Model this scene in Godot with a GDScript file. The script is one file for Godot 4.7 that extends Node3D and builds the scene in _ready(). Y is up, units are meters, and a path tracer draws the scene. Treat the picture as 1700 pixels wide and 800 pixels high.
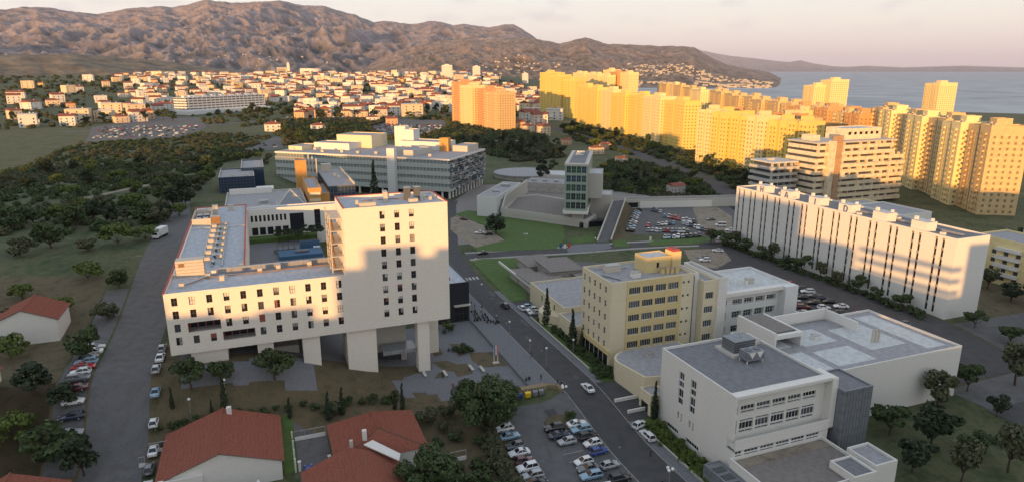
extends Node3D
# A campus and high-rise district between a bay and a mountain ridge, seen from the air at sunset.
# Plan axes: u runs along the street fronts, v runs away up the street; C(u, v, y) turns them into world metres.
const AX := deg_to_rad(-21.0)
var M := {}
var cache := {}
var taken := {}
var O := Vector2.ZERO
var rng := RandomNumberGenerator.new()
var GU := PackedFloat32Array()
var GV := PackedFloat32Array()

func C(u: float, v: float, y := 0.0) -> Vector3:
	return Vector3(u * cos(AX) + v * sin(AX), y, u * sin(AX) - v * cos(AX))

func sst(a: float, b: float, x: float) -> float:
	var t := clampf((x - a) / (b - a), 0.0, 1.0)
	return t * t * (3.0 - 2.0 * t)

# height of the land
func T(u: float, v: float) -> float:
	var p := C(u, v)
	var d := Vector2(p.x, p.z).length()
	var q := p.x / -p.z if p.z < -1.0 else (9.0 if p.x > 0.0 else -9.0)
	var h := 10.7 * sst(34, -12, u) * sst(128, 149, v) + 6.0 * sst(34, 5, u) * sst(165, 235, v)
	h = h * (1.0 - sst(330, 620, v)) - 3.2 * sst(130, 100, v)
	if p.z < 0.0:
		h += 52.0 * sst(1250, 2700, d) * sst(0.1, -0.06, q) - 26.0 * sst(1350, 2000, d) * sst(0.06, 0.2, q)
	return h

func G(u: float, v: float, dy := 0.0) -> Vector3:
	return C(u, v, T(u, v) + dy)

# ---------------------------------------------------------------- meshes
class MB:
	var v := PackedVector3Array()
	var n := PackedVector3Array()
	var c := PackedColorArray()
	var col := Color(1, 1, 1)
	func tri(a: Vector3, b: Vector3, d: Vector3) -> void:
		var m := (b - a).cross(d - a).normalized()
		v.append(a); v.append(d); v.append(b)
		for i in 3:
			n.append(m); c.append(col)
	func quad(a: Vector3, b: Vector3, d: Vector3, e: Vector3) -> void: # counter-clockwise seen from outside
		tri(a, b, d)
		tri(a, d, e)
	func box(x0: float, x1: float, y0: float, y1: float, z0: float, z1: float) -> void:
		var p := Vector3(x0, y0, z0)
		var s := Vector3(x1 - x0, y1 - y0, z1 - z0)
		var X := Vector3(s.x, 0, 0)
		var Y := Vector3(0, s.y, 0)
		var Z := Vector3(0, 0, s.z)
		quad(p + Z, p + X + Z, p + X + Y + Z, p + Y + Z)
		quad(p + X, p, p + Y, p + X + Y)
		quad(p, p + Z, p + Z + Y, p + Y)
		quad(p + X + Z, p + X, p + X + Y, p + X + Y + Z)
		quad(p + Y + Z, p + X + Y + Z, p + X + Y, p + Y)
		quad(p, p + X, p + X + Z, p + Z)
	func tube(a: Vector3, b: Vector3, r0: float, r1: float, k := 8) -> void:
		var w := (b - a).normalized()
		var x := w.cross(Vector3.RIGHT if absf(w.x) < 0.9 else Vector3.UP).normalized()
		var y := w.cross(x)
		for i in k:
			var d0 := x * cos(TAU * i / k) + y * sin(TAU * i / k)
			var d1 := x * cos(TAU * (i + 1) / k) + y * sin(TAU * (i + 1) / k)
			quad(a + d0 * r0, a + d1 * r0, b + d1 * r1, b + d0 * r1)
			tri(b, b + d0 * r1, b + d1 * r1)
			tri(a, a + d1 * r0, a + d0 * r0)
	func ball(p: Vector3, r: Vector3, k := 8) -> void:
		for i in k / 2:
			for j in k:
				var f := func(a: int, b: int) -> Vector3:
					var t := PI * a / (k / 2) - PI / 2
					return p + Vector3(cos(t) * cos(TAU * b / k), sin(t), -cos(t) * sin(TAU * b / k)) * r
				quad(f.call(i, j), f.call(i, j + 1), f.call(i + 1, j + 1), f.call(i + 1, j))
	func prism(poly: PackedVector2Array, y0: float, y1: float, skirt := true) -> void: # poly in (x, z)
		var idx := Geometry2D.triangulate_polygon(poly)
		for i in range(0, idx.size(), 3):
			var a := poly[idx[i]]
			var b := poly[idx[i + 1]]
			var d := poly[idx[i + 2]]
			if (b - a).cross(d - a) > 0:
				var e := b
				b = d
				d = e
			tri(Vector3(a.x, y1, a.y), Vector3(b.x, y1, b.y), Vector3(d.x, y1, d.y))
			if skirt:
				tri(Vector3(a.x, y0, a.y), Vector3(d.x, y0, d.y), Vector3(b.x, y0, b.y))
		if skirt:
			var ccw := not Geometry2D.is_polygon_clockwise(poly)
			for i in poly.size():
				var a := poly[i]
				var b := poly[(i + 1) % poly.size()]
				if ccw:
					quad(Vector3(b.x, y0, b.y), Vector3(a.x, y0, a.y), Vector3(a.x, y1, a.y), Vector3(b.x, y1, b.y))
				else:
					quad(Vector3(a.x, y0, a.y), Vector3(b.x, y0, b.y), Vector3(b.x, y1, b.y), Vector3(a.x, y1, a.y))
	# a wall with real openings: o = lower left corner seen from outside, r = to the right; openings [x, y, w, h, ...]
	func wall(o: Vector3, r: Vector3, w: float, h: float, ops: Array, depth: float) -> void:
		var m := r.cross(Vector3.UP)
		var xs := [0.0, w]
		var ys := [0.0, h]
		for p in ops:
			for k in [p[0], p[0] + p[2]]:
				if not xs.has(k): xs.append(k)
			for k in [p[1], p[1] + p[3]]:
				if not ys.has(k): ys.append(k)
		xs.sort()
		ys.sort()
		for j in ys.size() - 1:
			var yc: float = (ys[j] + ys[j + 1]) / 2
			var row := ops.filter(func(p): return yc > p[1] and yc < p[1] + p[3])
			var run := -1.0
			for i in xs.size():
				var open: bool = i == xs.size() - 1
				if not open:
					var xc: float = (xs[i] + xs[i + 1]) / 2
					for p in row:
						if xc > p[0] and xc < p[0] + p[2]:
							open = true
							break
				if open and run >= 0.0:
					quad(o + r * run + Vector3.UP * ys[j], o + r * xs[i] + Vector3.UP * ys[j], o + r * xs[i] + Vector3.UP * ys[j + 1], o + r * run + Vector3.UP * ys[j + 1])
					run = -1.0
				elif not open and run < 0.0:
					run = xs[i]
		for p in ops:
			var a: Vector3 = o + r * p[0] + Vector3.UP * p[1]
			var b: Vector3 = a + r * p[2]
			var e: Vector3 = b + Vector3.UP * p[3]
			var f: Vector3 = a + Vector3.UP * p[3]
			var k := m * -depth
			quad(a, b, b + k, a + k)
			quad(b, e, e + k, b + k)
			quad(e, f, f + k, e + k)
			quad(f, a, a + k, f + k)
	func done(colored := false) -> ArrayMesh:
		var arr := []
		arr.resize(Mesh.ARRAY_MAX)
		arr[Mesh.ARRAY_VERTEX] = v
		arr[Mesh.ARRAY_NORMAL] = n
		if colored: arr[Mesh.ARRAY_COLOR] = c
		var m := ArrayMesh.new()
		if v.size(): m.add_surface_from_arrays(Mesh.PRIMITIVE_TRIANGLES, arr)
		return m

func boxmesh(s: Vector3) -> ArrayMesh:
	var key := "b%.2f_%.2f_%.2f" % [s.x, s.y, s.z]
	if not cache.has(key):
		var b := MB.new()
		b.box(-s.x / 2, s.x / 2, -s.y / 2, s.y / 2, -s.z / 2, s.z / 2)
		cache[key] = b.done()
	return cache[key]

# ---------------------------------------------------------------- nodes
func numbered(called: String) -> String:
	var k: int = taken.get(called, 0)
	taken[called] = k + 1
	return called if k == 0 else "%s_%03d" % [called, k]

func tag(o: Node, label: String, category: String, group := "") -> void:
	o.set_meta("label", label)
	o.set_meta("category", category)
	if group: o.set_meta("group", group)

func thing(called: String, label: String, category: String, at: Vector3, turn := 0.0, group := "") -> Node3D:
	var o := Node3D.new()
	o.name = numbered(called)
	add_child(o)
	o.position = at
	o.rotation.y = turn
	tag(o, label, category, group)
	return o

func part(parent: Node, called: String, mesh: Mesh, m: Material, at := Vector3.ZERO, turn := 0.0) -> MeshInstance3D:
	var o := MeshInstance3D.new()
	o.name = called
	o.mesh = mesh
	o.material_override = m
	o.position = at
	o.rotation.y = turn
	parent.add_child(o, true)
	return o

func struct(called: String, mesh: Mesh, m: Material, at := Vector3.ZERO) -> MeshInstance3D:
	var o := part(self, numbered(called), mesh, m, at)
	o.set_meta("kind", "structure")
	return o

func copy(o: Node3D, at: Vector3, turn: float, s := 1.0, label := "", group := "") -> Node3D:
	var r: Node3D = o.duplicate()
	var base := String(o.name)
	r.name = numbered(base.trim_suffix(base.right(4)) if base.length() > 4 and base[-4] == "_" and base.right(3).is_valid_int() else base)
	add_child(r)
	r.position = at
	r.rotation.y = turn
	r.scale = Vector3.ONE * s * (Vector3(rng.randf_range(0.85, 1.18), rng.randf_range(0.82, 1.2), rng.randf_range(0.85, 1.18)) if o.has_node("crown") else Vector3.ONE)
	if label: r.set_meta("label", label)
	if group: r.set_meta("group", group)
	return r

# a building: O is the plan point its parts are measured from
func bld(called: String, label: String, u: float, v: float, y := 0.0, turn := 0.0, group := "", category := "building") -> Node3D:
	O = Vector2(u, v) if turn == 0.0 else Vector2.ZERO
	return thing(called, label, category, C(u, v, y), deg_to_rad(21.0 - turn), group)

func bx(root: Node, called: String, m: Material, u0: float, u1: float, v0: float, v1: float, y0: float, y1: float) -> MeshInstance3D:
	return part(root, called, boxmesh(Vector3(u1 - u0, y1 - y0, v1 - v0)), m, Vector3((u0 + u1) / 2 - O.x, (y0 + y1) / 2, -((v0 + v1) / 2 - O.y)))

func grid(x0: float, dx: float, n: int, y0: float, dy: float, m: int, w: float, h: float) -> Array:
	var r := []
	for j in m:
		for i in n:
			r.append([x0 + dx * i - w / 2, y0 + dy * j - h / 2, w, h])
	return r

func window_mesh(w: float, h: float, cols: int, rows: int) -> ArrayMesh:
	var key := "w%.2f_%.2f_%d_%d" % [w, h, cols, rows]
	if not cache.has(key):
		var b := MB.new()
		var t := 0.07
		b.box(-w / 2, w / 2, -h / 2, -h / 2 + t, -0.03, 0.03)
		b.box(-w / 2, w / 2, h / 2 - t, h / 2, -0.03, 0.03)
		for i in cols + 1:
			var x := -w / 2 + t / 2 + (w - t) * i / cols
			b.box(x - t / 2, x + t / 2, -h / 2 + t, h / 2 - t, -0.03, 0.03)
		for j in range(1, rows):
			var y := -h / 2 + h * j / rows
			b.box(-w / 2 + t, w / 2 - t, y - t / 2, y + t / 2, -0.025, 0.025)
		cache[key] = b.done()
	return cache[key]

# walls with openings, roof and parapet. faces f (front), r, b, l hold openings; look: {frame, panes, cols, rows, mass, blinds}
func block(root: Node3D, u0: float, u1: float, v0: float, v1: float, y0: float, y1: float, mw: Material, mr: Material, ops := {}, look := {}, par := 0.6, wall_name := "wall", roof_name := "roof") -> void:
	var b := MB.new()
	var x0 := u0 - O.x
	var x1 := u1 - O.x
	var z0 := -(v0 - O.y)
	var z1 := -(v1 - O.y)
	var depth: float = look.get("depth", 0.28)
	var sides := {"f": [Vector3(x0, y0, z0), Vector3.RIGHT, x1 - x0, 0.0], "r": [Vector3(x1, y0, z0), Vector3.FORWARD, z0 - z1, PI / 2], "b": [Vector3(x1, y0, z1), Vector3.LEFT, x1 - x0, PI], "l": [Vector3(x0, y0, z1), Vector3.BACK, z0 - z1, -PI / 2]}
	var panes: Array = look.get("panes", ["glass"])
	var frames: Material = M[look.get("frame", "white_frame")]
	var mass := MB.new()
	for k in sides:
		var s: Array = sides[k]
		var list: Array = ops.get(k, [])
		b.wall(s[0], s[1], s[2], y1 - y0, list, depth)
		for p in list:
			var mid: Vector3 = s[0] + s[1] * (p[0] + p[2] / 2) + Vector3.UP * (p[1] + p[3] / 2) - s[1].cross(Vector3.UP) * (depth - 0.06)
			if p.size() > 4 and p[4] == 0: continue
			if look.get("mass", false):
				var a: Vector3 = mid - s[1] * p[2] / 2 - Vector3.UP * p[3] / 2 - s[1].cross(Vector3.UP) * 0.05
				mass.quad(a, a + s[1] * p[2], a + s[1] * p[2] + Vector3.UP * p[3], a + Vector3.UP * p[3])
				continue
			var cols: int = p[4] if p.size() > 4 else look.get("cols", 2)
			var rows: int = p[5] if p.size() > 5 else look.get("rows", 1)
			var w := part(root, "window", window_mesh(p[2], p[3], cols, rows), frames, mid, s[3])
			part(w, "pane", boxmesh(Vector3(p[2] - 0.04, p[3] - 0.04, 0.02)), M[panes[rng.randi() % panes.size()]], Vector3(0, 0, -0.035))
			if look.get("blinds", false) and rng.randf() < 0.6:
				var f: float = [0.3, 0.45, 0.45, 0.6, 0.98][rng.randi() % 5]
				var half := rng.randf() < 0.45
				var bl: Material = [M.blind_white, M.blind_grey, M.blind_white, M.blind_red, M.blind_grey][rng.randi() % 5]
				var bw: float = (p[2] - 0.16) * (0.5 if half else 1.0)
				part(w, "blind", boxmesh(Vector3(bw, p[3] * f, 0.015)), bl, Vector3((p[2] - 0.16 - bw) / 2 * (1 if rng.randf() < 0.5 else -1), p[3] * (0.5 - f / 2) - 0.07, -0.012))
	if mass.v.size():
		var mo := part(root, "windows", mass.done(), M[panes[0]])
		mo.set_meta("kind", "stuff")
	# parapet top and inside, underside
	var t := 0.3
	if par > 0.0:
		b.box(x0, x1, y1, y1 + 0.06, z0 - t, z0)
		b.box(x0, x1, y1, y1 + 0.06, z1, z1 + t)
		b.box(x0, x0 + t, y1, y1 + 0.06, z1 + t, z0 - t)
		b.box(x1 - t, x1, y1, y1 + 0.06, z1 + t, z0 - t)
		b.quad(Vector3(x1, y1 - par, z0 - t), Vector3(x0, y1 - par, z0 - t), Vector3(x0, y1, z0 - t), Vector3(x1, y1, z0 - t))
		b.quad(Vector3(x0, y1 - par, z1 + t), Vector3(x1, y1 - par, z1 + t), Vector3(x1, y1, z1 + t), Vector3(x0, y1, z1 + t))
		b.quad(Vector3(x0 + t, y1 - par, z0), Vector3(x0 + t, y1 - par, z1), Vector3(x0 + t, y1, z1), Vector3(x0 + t, y1, z0))
		b.quad(Vector3(x1 - t, y1 - par, z1), Vector3(x1 - t, y1 - par, z0), Vector3(x1 - t, y1, z0), Vector3(x1 - t, y1, z1))
	b.quad(Vector3(x0, y0, z1), Vector3(x1, y0, z1), Vector3(x1, y0, z0), Vector3(x0, y0, z0))
	part(root, wall_name, b.done(), mw)
	var e := t if par > 0.0 else 0.0
	part(root, roof_name, boxmesh(Vector3(x1 - x0 - 2 * e, 0.2, z0 - z1 - 2 * e)), mr, Vector3((x0 + x1) / 2, y1 - par - 0.1 + (0.08 if par <= 0.0 else 0.0), (z0 + z1) / 2))

# floors of solid sills and set-back ribbon windows
func banded(root: Node3D, u0: float, u1: float, v0: float, v1: float, y0: float, n: int, fh: float, sill: float, deep: float, ms: Material, mg: Material, mr: Material, fins := 0.0) -> void:
	for k in n:
		var y := y0 + fh * k
		bx(root, "sill_band", ms, u0, u1, v0, v1, y, y + sill)
		bx(root, "window_band", mg, u0 + deep, u1 - deep, v0 + deep, v1 - deep, y + sill, y + fh)
		if fins > 0.0:
			var b := MB.new()
			var x := u0 + fins / 2
			while x < u1:
				for z in [v0 + deep * 0.5, v1 - deep * 0.5]:
					b.box(x - 0.09 - O.x, x + 0.09 - O.x, y + sill, y + fh, -(z - O.y) - deep * 0.5, -(z - O.y) + deep * 0.5)
				x += fins
			var z2 := v0 + fins / 2
			while z2 < v1:
				for xx in [u0 + deep * 0.5, u1 - deep * 0.5]:
					b.box(xx - O.x - deep * 0.5, xx - O.x + deep * 0.5, y + sill, y + fh, -(z2 - O.y) - 0.09, -(z2 - O.y) + 0.09)
				z2 += fins
			var fo := part(root, "mullions", b.done(), ms)
			fo.set_meta("kind", "stuff")
	bx(root, "roof_edge", ms, u0, u1, v0, v1, y0 + fh * n, y0 + fh * n + 0.5)
	bx(root, "roof", mr, u0 + 0.35, u1 - 0.35, v0 + 0.35, v1 - 0.35, y0 + fh * n + 0.5, y0 + fh * n + 0.54)

# ---------------------------------------------------------------- materials
func lin(r: float, g: float, b: float) -> Color:
	return Color(r, g, b).linear_to_srgb()

func noise_tex(seed_: int, freq: float, oct: int, ramp: Array, size := 256, second := 0.0) -> ImageTexture:
	var n := FastNoiseLite.new()
	n.seed = seed_
	n.frequency = freq
	n.fractal_octaves = oct
	var a := n.get_seamless_image(size, size)
	n.seed = seed_ + 7
	n.frequency = freq * 6.0
	var b := n.get_seamless_image(size, size)
	var im := Image.create(size, size, false, Image.FORMAT_RGB8)
	for y in size:
		for x in size:
			var t := a.get_pixel(x, y).r * (1.0 - second) + b.get_pixel(x, y).r * second
			t = clampf((t - 0.5) * 1.5 + 0.5, 0.0, 0.999) * (ramp.size() - 1)
			var k := int(t)
			im.set_pixel(x, y, (ramp[k] as Color).lerp(ramp[k + 1], t - k))
	im.generate_mipmaps()
	return ImageTexture.create_from_image(im)

func mat(key: String, c: Color, rough := 0.85, tex: Texture2D = null, metres := 8.0, metal := 0.0) -> StandardMaterial3D:
	var m := StandardMaterial3D.new()
	m.albedo_color = c
	m.roughness = rough
	m.metallic = metal
	if tex:
		m.albedo_texture = tex
		m.uv1_triplanar = true
		m.uv1_world_triplanar = true
		m.uv1_scale = Vector3.ONE / metres
	M[key] = m
	return m

func vmat(key: String, rough := 0.9, back := 0.0) -> void:
	var m := StandardMaterial3D.new()
	m.vertex_color_use_as_albedo = true
	m.roughness = rough
	if back > 0.0:
		m.backlight_enabled = true
		m.backlight = Color(back, back, back * 0.6)
	M[key] = m

func materials() -> void:
	var g := func(x: float) -> Color: return Color(x, x, x)
	var stucco := noise_tex(3, 0.02, 4, [g.call(0.86), g.call(0.95), g.call(1.0)], 256, 0.35)
	var stain := noise_tex(5, 0.012, 5, [Color(0.72, 0.7, 0.68), Color(0.9, 0.9, 0.9), g.call(1.0), Color(0.93, 0.94, 0.95)], 256, 0.4)
	var limewash := noise_tex(6, 0.03, 5, [Color(0.93, 0.925, 0.92), Color(0.97, 0.97, 0.967), g.call(1.0)], 256, 0.55)
	var tar := noise_tex(9, 0.015, 5, [g.call(0.80), g.call(0.89), g.call(0.96), g.call(1.0)], 256, 0.5)
	var rooft := noise_tex(12, 0.02, 5, [g.call(0.80), g.call(0.90), g.call(0.97), g.call(1.0)], 256, 0.55)
	var tiles := noise_tex(15, 0.03, 4, [Color(0.5, 0.48, 0.5), Color(0.82, 0.78, 0.78), Color(1, 0.97, 0.95), Color(0.92, 0.86, 0.84)], 256, 0.5)
	mat("dorm", lin(0.82, 0.755, 0.67), 0.8, limewash, 7.0)
	mat("white", lin(0.74, 0.725, 0.69), 0.8, limewash, 6.0)
	mat("white_cool", lin(0.70, 0.71, 0.71), 0.8, limewash, 6.0)
	mat("cream", lin(0.72, 0.64, 0.46), 0.85, limewash, 9.0)
	mat("yellow", lin(0.66, 0.53, 0.27), 0.85, limewash, 9.0)
	mat("ochre", lin(0.62, 0.33, 0.10), 0.85, stucco, 9.0)
	mat("tower_yellow", lin(0.82, 0.615, 0.185), 0.85, limewash, 17.0)
	mat("tower_pale", lin(0.82, 0.68, 0.36), 0.85, limewash, 17.0)
	mat("tower_tan", lin(0.66, 0.48, 0.25), 0.85, stucco, 17.0)
	mat("tower_orange", lin(0.62, 0.36, 0.17), 0.85, stucco, 17.0)
	mat("tower_grey", lin(0.26, 0.23, 0.2), 0.85, stucco, 17.0)
	mat("concrete", lin(0.42, 0.40, 0.37), 0.9, stain, 7.0)
	mat("concrete_pale", lin(0.52, 0.50, 0.46), 0.9, limewash, 6.0)
	mat("panel", lin(0.47, 0.51, 0.49), 0.6, limewash, 6.0)
	mat("brutal", lin(0.78, 0.66, 0.48), 0.9, stain, 8.0)
	mat("strip_brown", lin(0.30, 0.24, 0.19), 0.8)
	mat("brutal_brown", lin(0.46, 0.29, 0.17), 0.9, stain, 8.0)
	mat("roof_grey", lin(0.36, 0.36, 0.38), 0.95, rooft, 9.0)
	mat("roof_blue", lin(0.46, 0.50, 0.56), 0.9, rooft, 10.0)
	mat("roof_pale", lin(0.60, 0.62, 0.63), 0.9, rooft, 11.0)
	mat("roof_brown", lin(0.24, 0.215, 0.20), 0.95, rooft, 8.0)
	mat("roof_dark", lin(0.21, 0.215, 0.235), 0.95, rooft, 10.0)
	mat("red_trim", lin(0.42, 0.07, 0.06), 0.7, stucco, 5.0)
	mat("tile", lin(0.31, 0.108, 0.07), 0.9, tiles, 3.2)
	mat("asphalt", lin(0.072, 0.072, 0.076), 0.9, tar, 14.0)
	mat("asphalt_worn", lin(0.12, 0.118, 0.12), 0.95, tar, 3.0)
	mat("asphalt_pale", lin(0.128, 0.127, 0.13), 0.9, tar, 12.0)
	mat("paving", lin(0.18, 0.184, 0.202), 0.9, rooft, 5.0)
	mat("paving_warm", lin(0.25, 0.23, 0.215), 0.9, rooft, 9.0)
	mat("kerb", lin(0.34, 0.33, 0.31), 0.9, stain, 3.0)
	mat("paint", lin(0.55, 0.55, 0.53), 0.8, rooft, 2.0)
	var lawn := noise_tex(21, 0.02, 5, [lin(0.04, 0.075, 0.016), lin(0.062, 0.118, 0.024), lin(0.075, 0.13, 0.03), lin(0.105, 0.125, 0.045)], 256, 0.5)
	var dry := noise_tex(25, 0.016, 5, [lin(0.045, 0.052, 0.02), lin(0.085, 0.072, 0.038), lin(0.13, 0.095, 0.055), lin(0.062, 0.07, 0.028)], 256, 0.45)
	var land := noise_tex(28, 0.012, 6, [lin(0.02, 0.034, 0.013), lin(0.036, 0.055, 0.018), lin(0.055, 0.075, 0.026), lin(0.095, 0.095, 0.045), lin(0.045, 0.066, 0.022), lin(0.15, 0.13, 0.075)], 512, 0.38)
	mat("lawn", Color.WHITE, 0.95, lawn, 16.0)
	mat("dry", Color.WHITE, 0.95, dry, 18.0)
	mat("land", Color.WHITE, 0.95, land, 120.0)
	mat("bare", lin(0.27, 0.23, 0.18), 0.95, stain, 15.0)
	mat("rubble_wall", lin(0.34, 0.29, 0.18), 0.95, tiles, 2.5)
	mat("glass", lin(0.018, 0.022, 0.028), 0.12)
	mat("glass_mid", lin(0.07, 0.08, 0.09), 0.15)
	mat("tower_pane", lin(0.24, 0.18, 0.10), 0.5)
	mat("glass_pale", lin(0.22, 0.24, 0.26), 0.2)
	mat("glass_blue", lin(0.03, 0.055, 0.1), 0.12)
	mat("glass_green", lin(0.03, 0.075, 0.06), 0.12)
	mat("glass_grey", lin(0.24, 0.28, 0.28), 0.25)
	mat("white_frame", lin(0.6, 0.6, 0.58), 0.6)
	mat("dark_frame", lin(0.09, 0.07, 0.06), 0.6)
	mat("green_frame", lin(0.27, 0.33, 0.285), 0.6)
	mat("blind_white", lin(0.62, 0.60, 0.56), 0.8)
	mat("blind_grey", lin(0.30, 0.29, 0.28), 0.8)
	mat("blind_red", lin(0.32, 0.09, 0.06), 0.8)
	mat("metal", lin(0.42, 0.43, 0.44), 0.45, stain, 3.0, 0.5)
	mat("metal_dark", lin(0.10, 0.11, 0.12), 0.5)
	mat("clad", lin(0.24, 0.26, 0.29), 0.5, stain, 4.0, 0.3)
	mat("black_clad", lin(0.018, 0.02, 0.03), 0.5)
	mat("unit", lin(0.58, 0.54, 0.46), 0.7, stucco, 3.0)
	mat("rust", lin(0.30, 0.17, 0.08), 0.8, stain, 3.0)
	mat("bark", lin(0.09, 0.065, 0.045), 0.95, tiles, 1.5)
	mat("tyre", lin(0.012, 0.012, 0.012), 0.85)
	mat("lamp_globe", lin(0.75, 0.75, 0.74), 0.35)
	mat("tail", lin(0.25, 0.01, 0.01), 0.25)
	mat("headlight", lin(0.6, 0.62, 0.65), 0.15)
	mat("bin_blue", lin(0.015, 0.05, 0.2), 0.5)
	mat("bin_yellow", lin(0.75, 0.5, 0.02), 0.5)
	mat("bin_grey", lin(0.2, 0.21, 0.22), 0.5)
	mat("tarp_blue", lin(0.035, 0.11, 0.21), 0.7)
	mat("cloth_red", lin(0.5, 0.06, 0.06), 0.8)
	mat("cloth_white", lin(0.7, 0.7, 0.68), 0.8)
	mat("wood_deck", lin(0.2, 0.09, 0.045), 0.8, tiles, 2.0)
	mat("letter_blue", lin(0.04, 0.08, 0.22), 0.7)
	vmat("leaf", 0.85, 0.25)
	vmat("vcol", 0.85)
	vmat("rock", 0.95)
	M.rock.albedo_texture = noise_tex(47, 0.03, 5, [g.call(0.45), g.call(0.7), g.call(0.88), g.call(1.0)], 512, 0.45)
	M.rock.uv1_triplanar = true
	M.rock.uv1_world_triplanar = true
	M.rock.uv1_scale = Vector3.ONE / 2600.0
	var paints := {"white": [0.72, 0.73, 0.74], "silver": [0.38, 0.4, 0.42], "grey": [0.13, 0.14, 0.15], "black": [0.015, 0.016, 0.018], "pale_blue": [0.22, 0.36, 0.48], "blue": [0.02, 0.07, 0.3], "red": [0.4, 0.02, 0.02], "maroon": [0.11, 0.02, 0.025], "green": [0.3, 0.46, 0.36], "navy": [0.015, 0.025, 0.06], "beige": [0.5, 0.46, 0.38]}
	for k in paints:
		var pm := mat("car_" + k, lin(paints[k][0], paints[k][1], paints[k][2]), 0.3)
		pm.clearcoat_enabled = true
		pm.clearcoat = 0.6
		pm.clearcoat_roughness = 0.1
	M.sea = mat("sea", lin(0.44, 0.48, 0.51), 0.6, noise_tex(31, 0.01, 5, [g.call(0.82), g.call(0.93), g.call(1.0)], 256, 0.3), 900.0)
	M.sea.metallic_specular = 0.15

# ---------------------------------------------------------------- land, sheets, mountains
var ranges := {}
var clear := []

func axis_lines(fine0: float, fine1: float, step: float, far_: float) -> PackedFloat32Array:
	var r := PackedFloat32Array()
	var x := fine0
	while x <= fine1 + 0.01:
		r.append(x)
		x += step
	var s := step
	x = fine1
	while x < far_:
		s *= 1.16
		x += s
		r.append(x)
	s = step
	x = fine0
	while x > -far_:
		s *= 1.16
		x -= s
		r.insert(0, x)
	return r

func ground() -> void:
	GU = axis_lines(-150, 260, 5.0, 9000)
	GV = axis_lines(60, 420, 5.0, 9000)
	var nu := GU.size()
	var nv := GV.size()
	var P := PackedVector3Array()
	var N := PackedVector3Array()
	for j in nv:
		for i in nu:
			var u := GU[i]
			var v := GV[j]
			P.append(G(u, v))
			var e := 2.0
			var n := Vector3((T(u - e, v) - T(u + e, v)) / (2 * e), 1, -(T(u, v - e) - T(u, v + e)) / (2 * e))
			N.append(n.rotated(Vector3.UP, -AX).normalized())
	var I := PackedInt32Array()
	for j in nv - 1:
		for i in nu - 1:
			var a := j * nu + i
			I.append_array([a, a + nu, a + 1, a + 1, a + nu, a + nu + 1])
	var arr := []
	arr.resize(Mesh.ARRAY_MAX)
	arr[Mesh.ARRAY_VERTEX] = P
	arr[Mesh.ARRAY_NORMAL] = N
	arr[Mesh.ARRAY_INDEX] = I
	var m := ArrayMesh.new()
	m.add_surface_from_arrays(Mesh.PRIMITIVE_TRIANGLES, arr)
	struct("ground", m, M.land)

# a sheet laid on the land: flat list u, v, u, v ...; thick > 0 makes a kerbed slab
func sheet(called: String, flat: Array, dy: float, m: Material, thick := 0.0) -> MeshInstance3D:
	var poly := PackedVector2Array()
	for i in range(0, flat.size(), 2):
		poly.append(Vector2(flat[i], flat[i + 1]))
	var lo := poly[0]
	var hi := poly[0]
	for p in poly:
		lo = lo.min(p)
		hi = hi.max(p)
	if called in ["parking_lot", "road", "lane", "path", "bare_yard", "campus_paving"]: clear.append(poly)
	var b := MB.new()
	var iu := 0
	while iu < GU.size() - 2 and GU[iu + 1] < lo.x: iu += 1
	var iv := 0
	while iv < GV.size() - 2 and GV[iv + 1] < lo.y: iv += 1
	var j := iv
	while j < GV.size() - 1 and GV[j] < hi.y:
		var i := iu
		while i < GU.size() - 1 and GU[i] < hi.x:
			var c00 := Vector2(GU[i], GV[j])
			var c11 := Vector2(GU[i + 1], GV[j + 1])
			for half in [[c00, Vector2(c11.x, c00.y), Vector2(c00.x, c11.y)], [Vector2(c11.x, c00.y), c11, Vector2(c00.x, c11.y)]]:
				for piece in Geometry2D.intersect_polygons(PackedVector2Array(half), poly):
					var A: Vector3 = G(half[0].x, half[0].y)
					var nn: Vector3 = (G(half[1].x, half[1].y) - A).cross(G(half[2].x, half[2].y) - A)
					var idx := Geometry2D.triangulate_polygon(piece)
					for k in range(0, idx.size(), 3):
						var t := []
						for q in 3:
							var p: Vector2 = piece[idx[k + q]]
							var w := C(p.x, p.y)
							w.y = A.y - (nn.x * (w.x - A.x) + nn.z * (w.z - A.z)) / nn.y + dy + thick
							t.append(w)
						if (t[1] - t[0]).cross(t[2] - t[0]).y < 0:
							b.tri(t[0], t[2], t[1])
						else:
							b.tri(t[0], t[1], t[2])
			i += 1
		j += 1
	if thick > 0.0:
		var ccw := not Geometry2D.is_polygon_clockwise(poly)
		for k in poly.size():
			var a := poly[k]
			var e := poly[(k + 1) % poly.size()]
			var n := maxi(1, int(a.distance_to(e) / 5.0))
			for q in n:
				var p0 := a.lerp(e, float(q) / n)
				var p1 := a.lerp(e, float(q + 1) / n)
				if not ccw:
					var s := p0
					p0 = p1
					p1 = s
				b.quad(G(p0.x, p0.y, -0.3), G(p1.x, p1.y, -0.3), G(p1.x, p1.y, dy + thick), G(p0.x, p0.y, dy + thick))
	return struct(called, b.done(), m)

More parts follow.
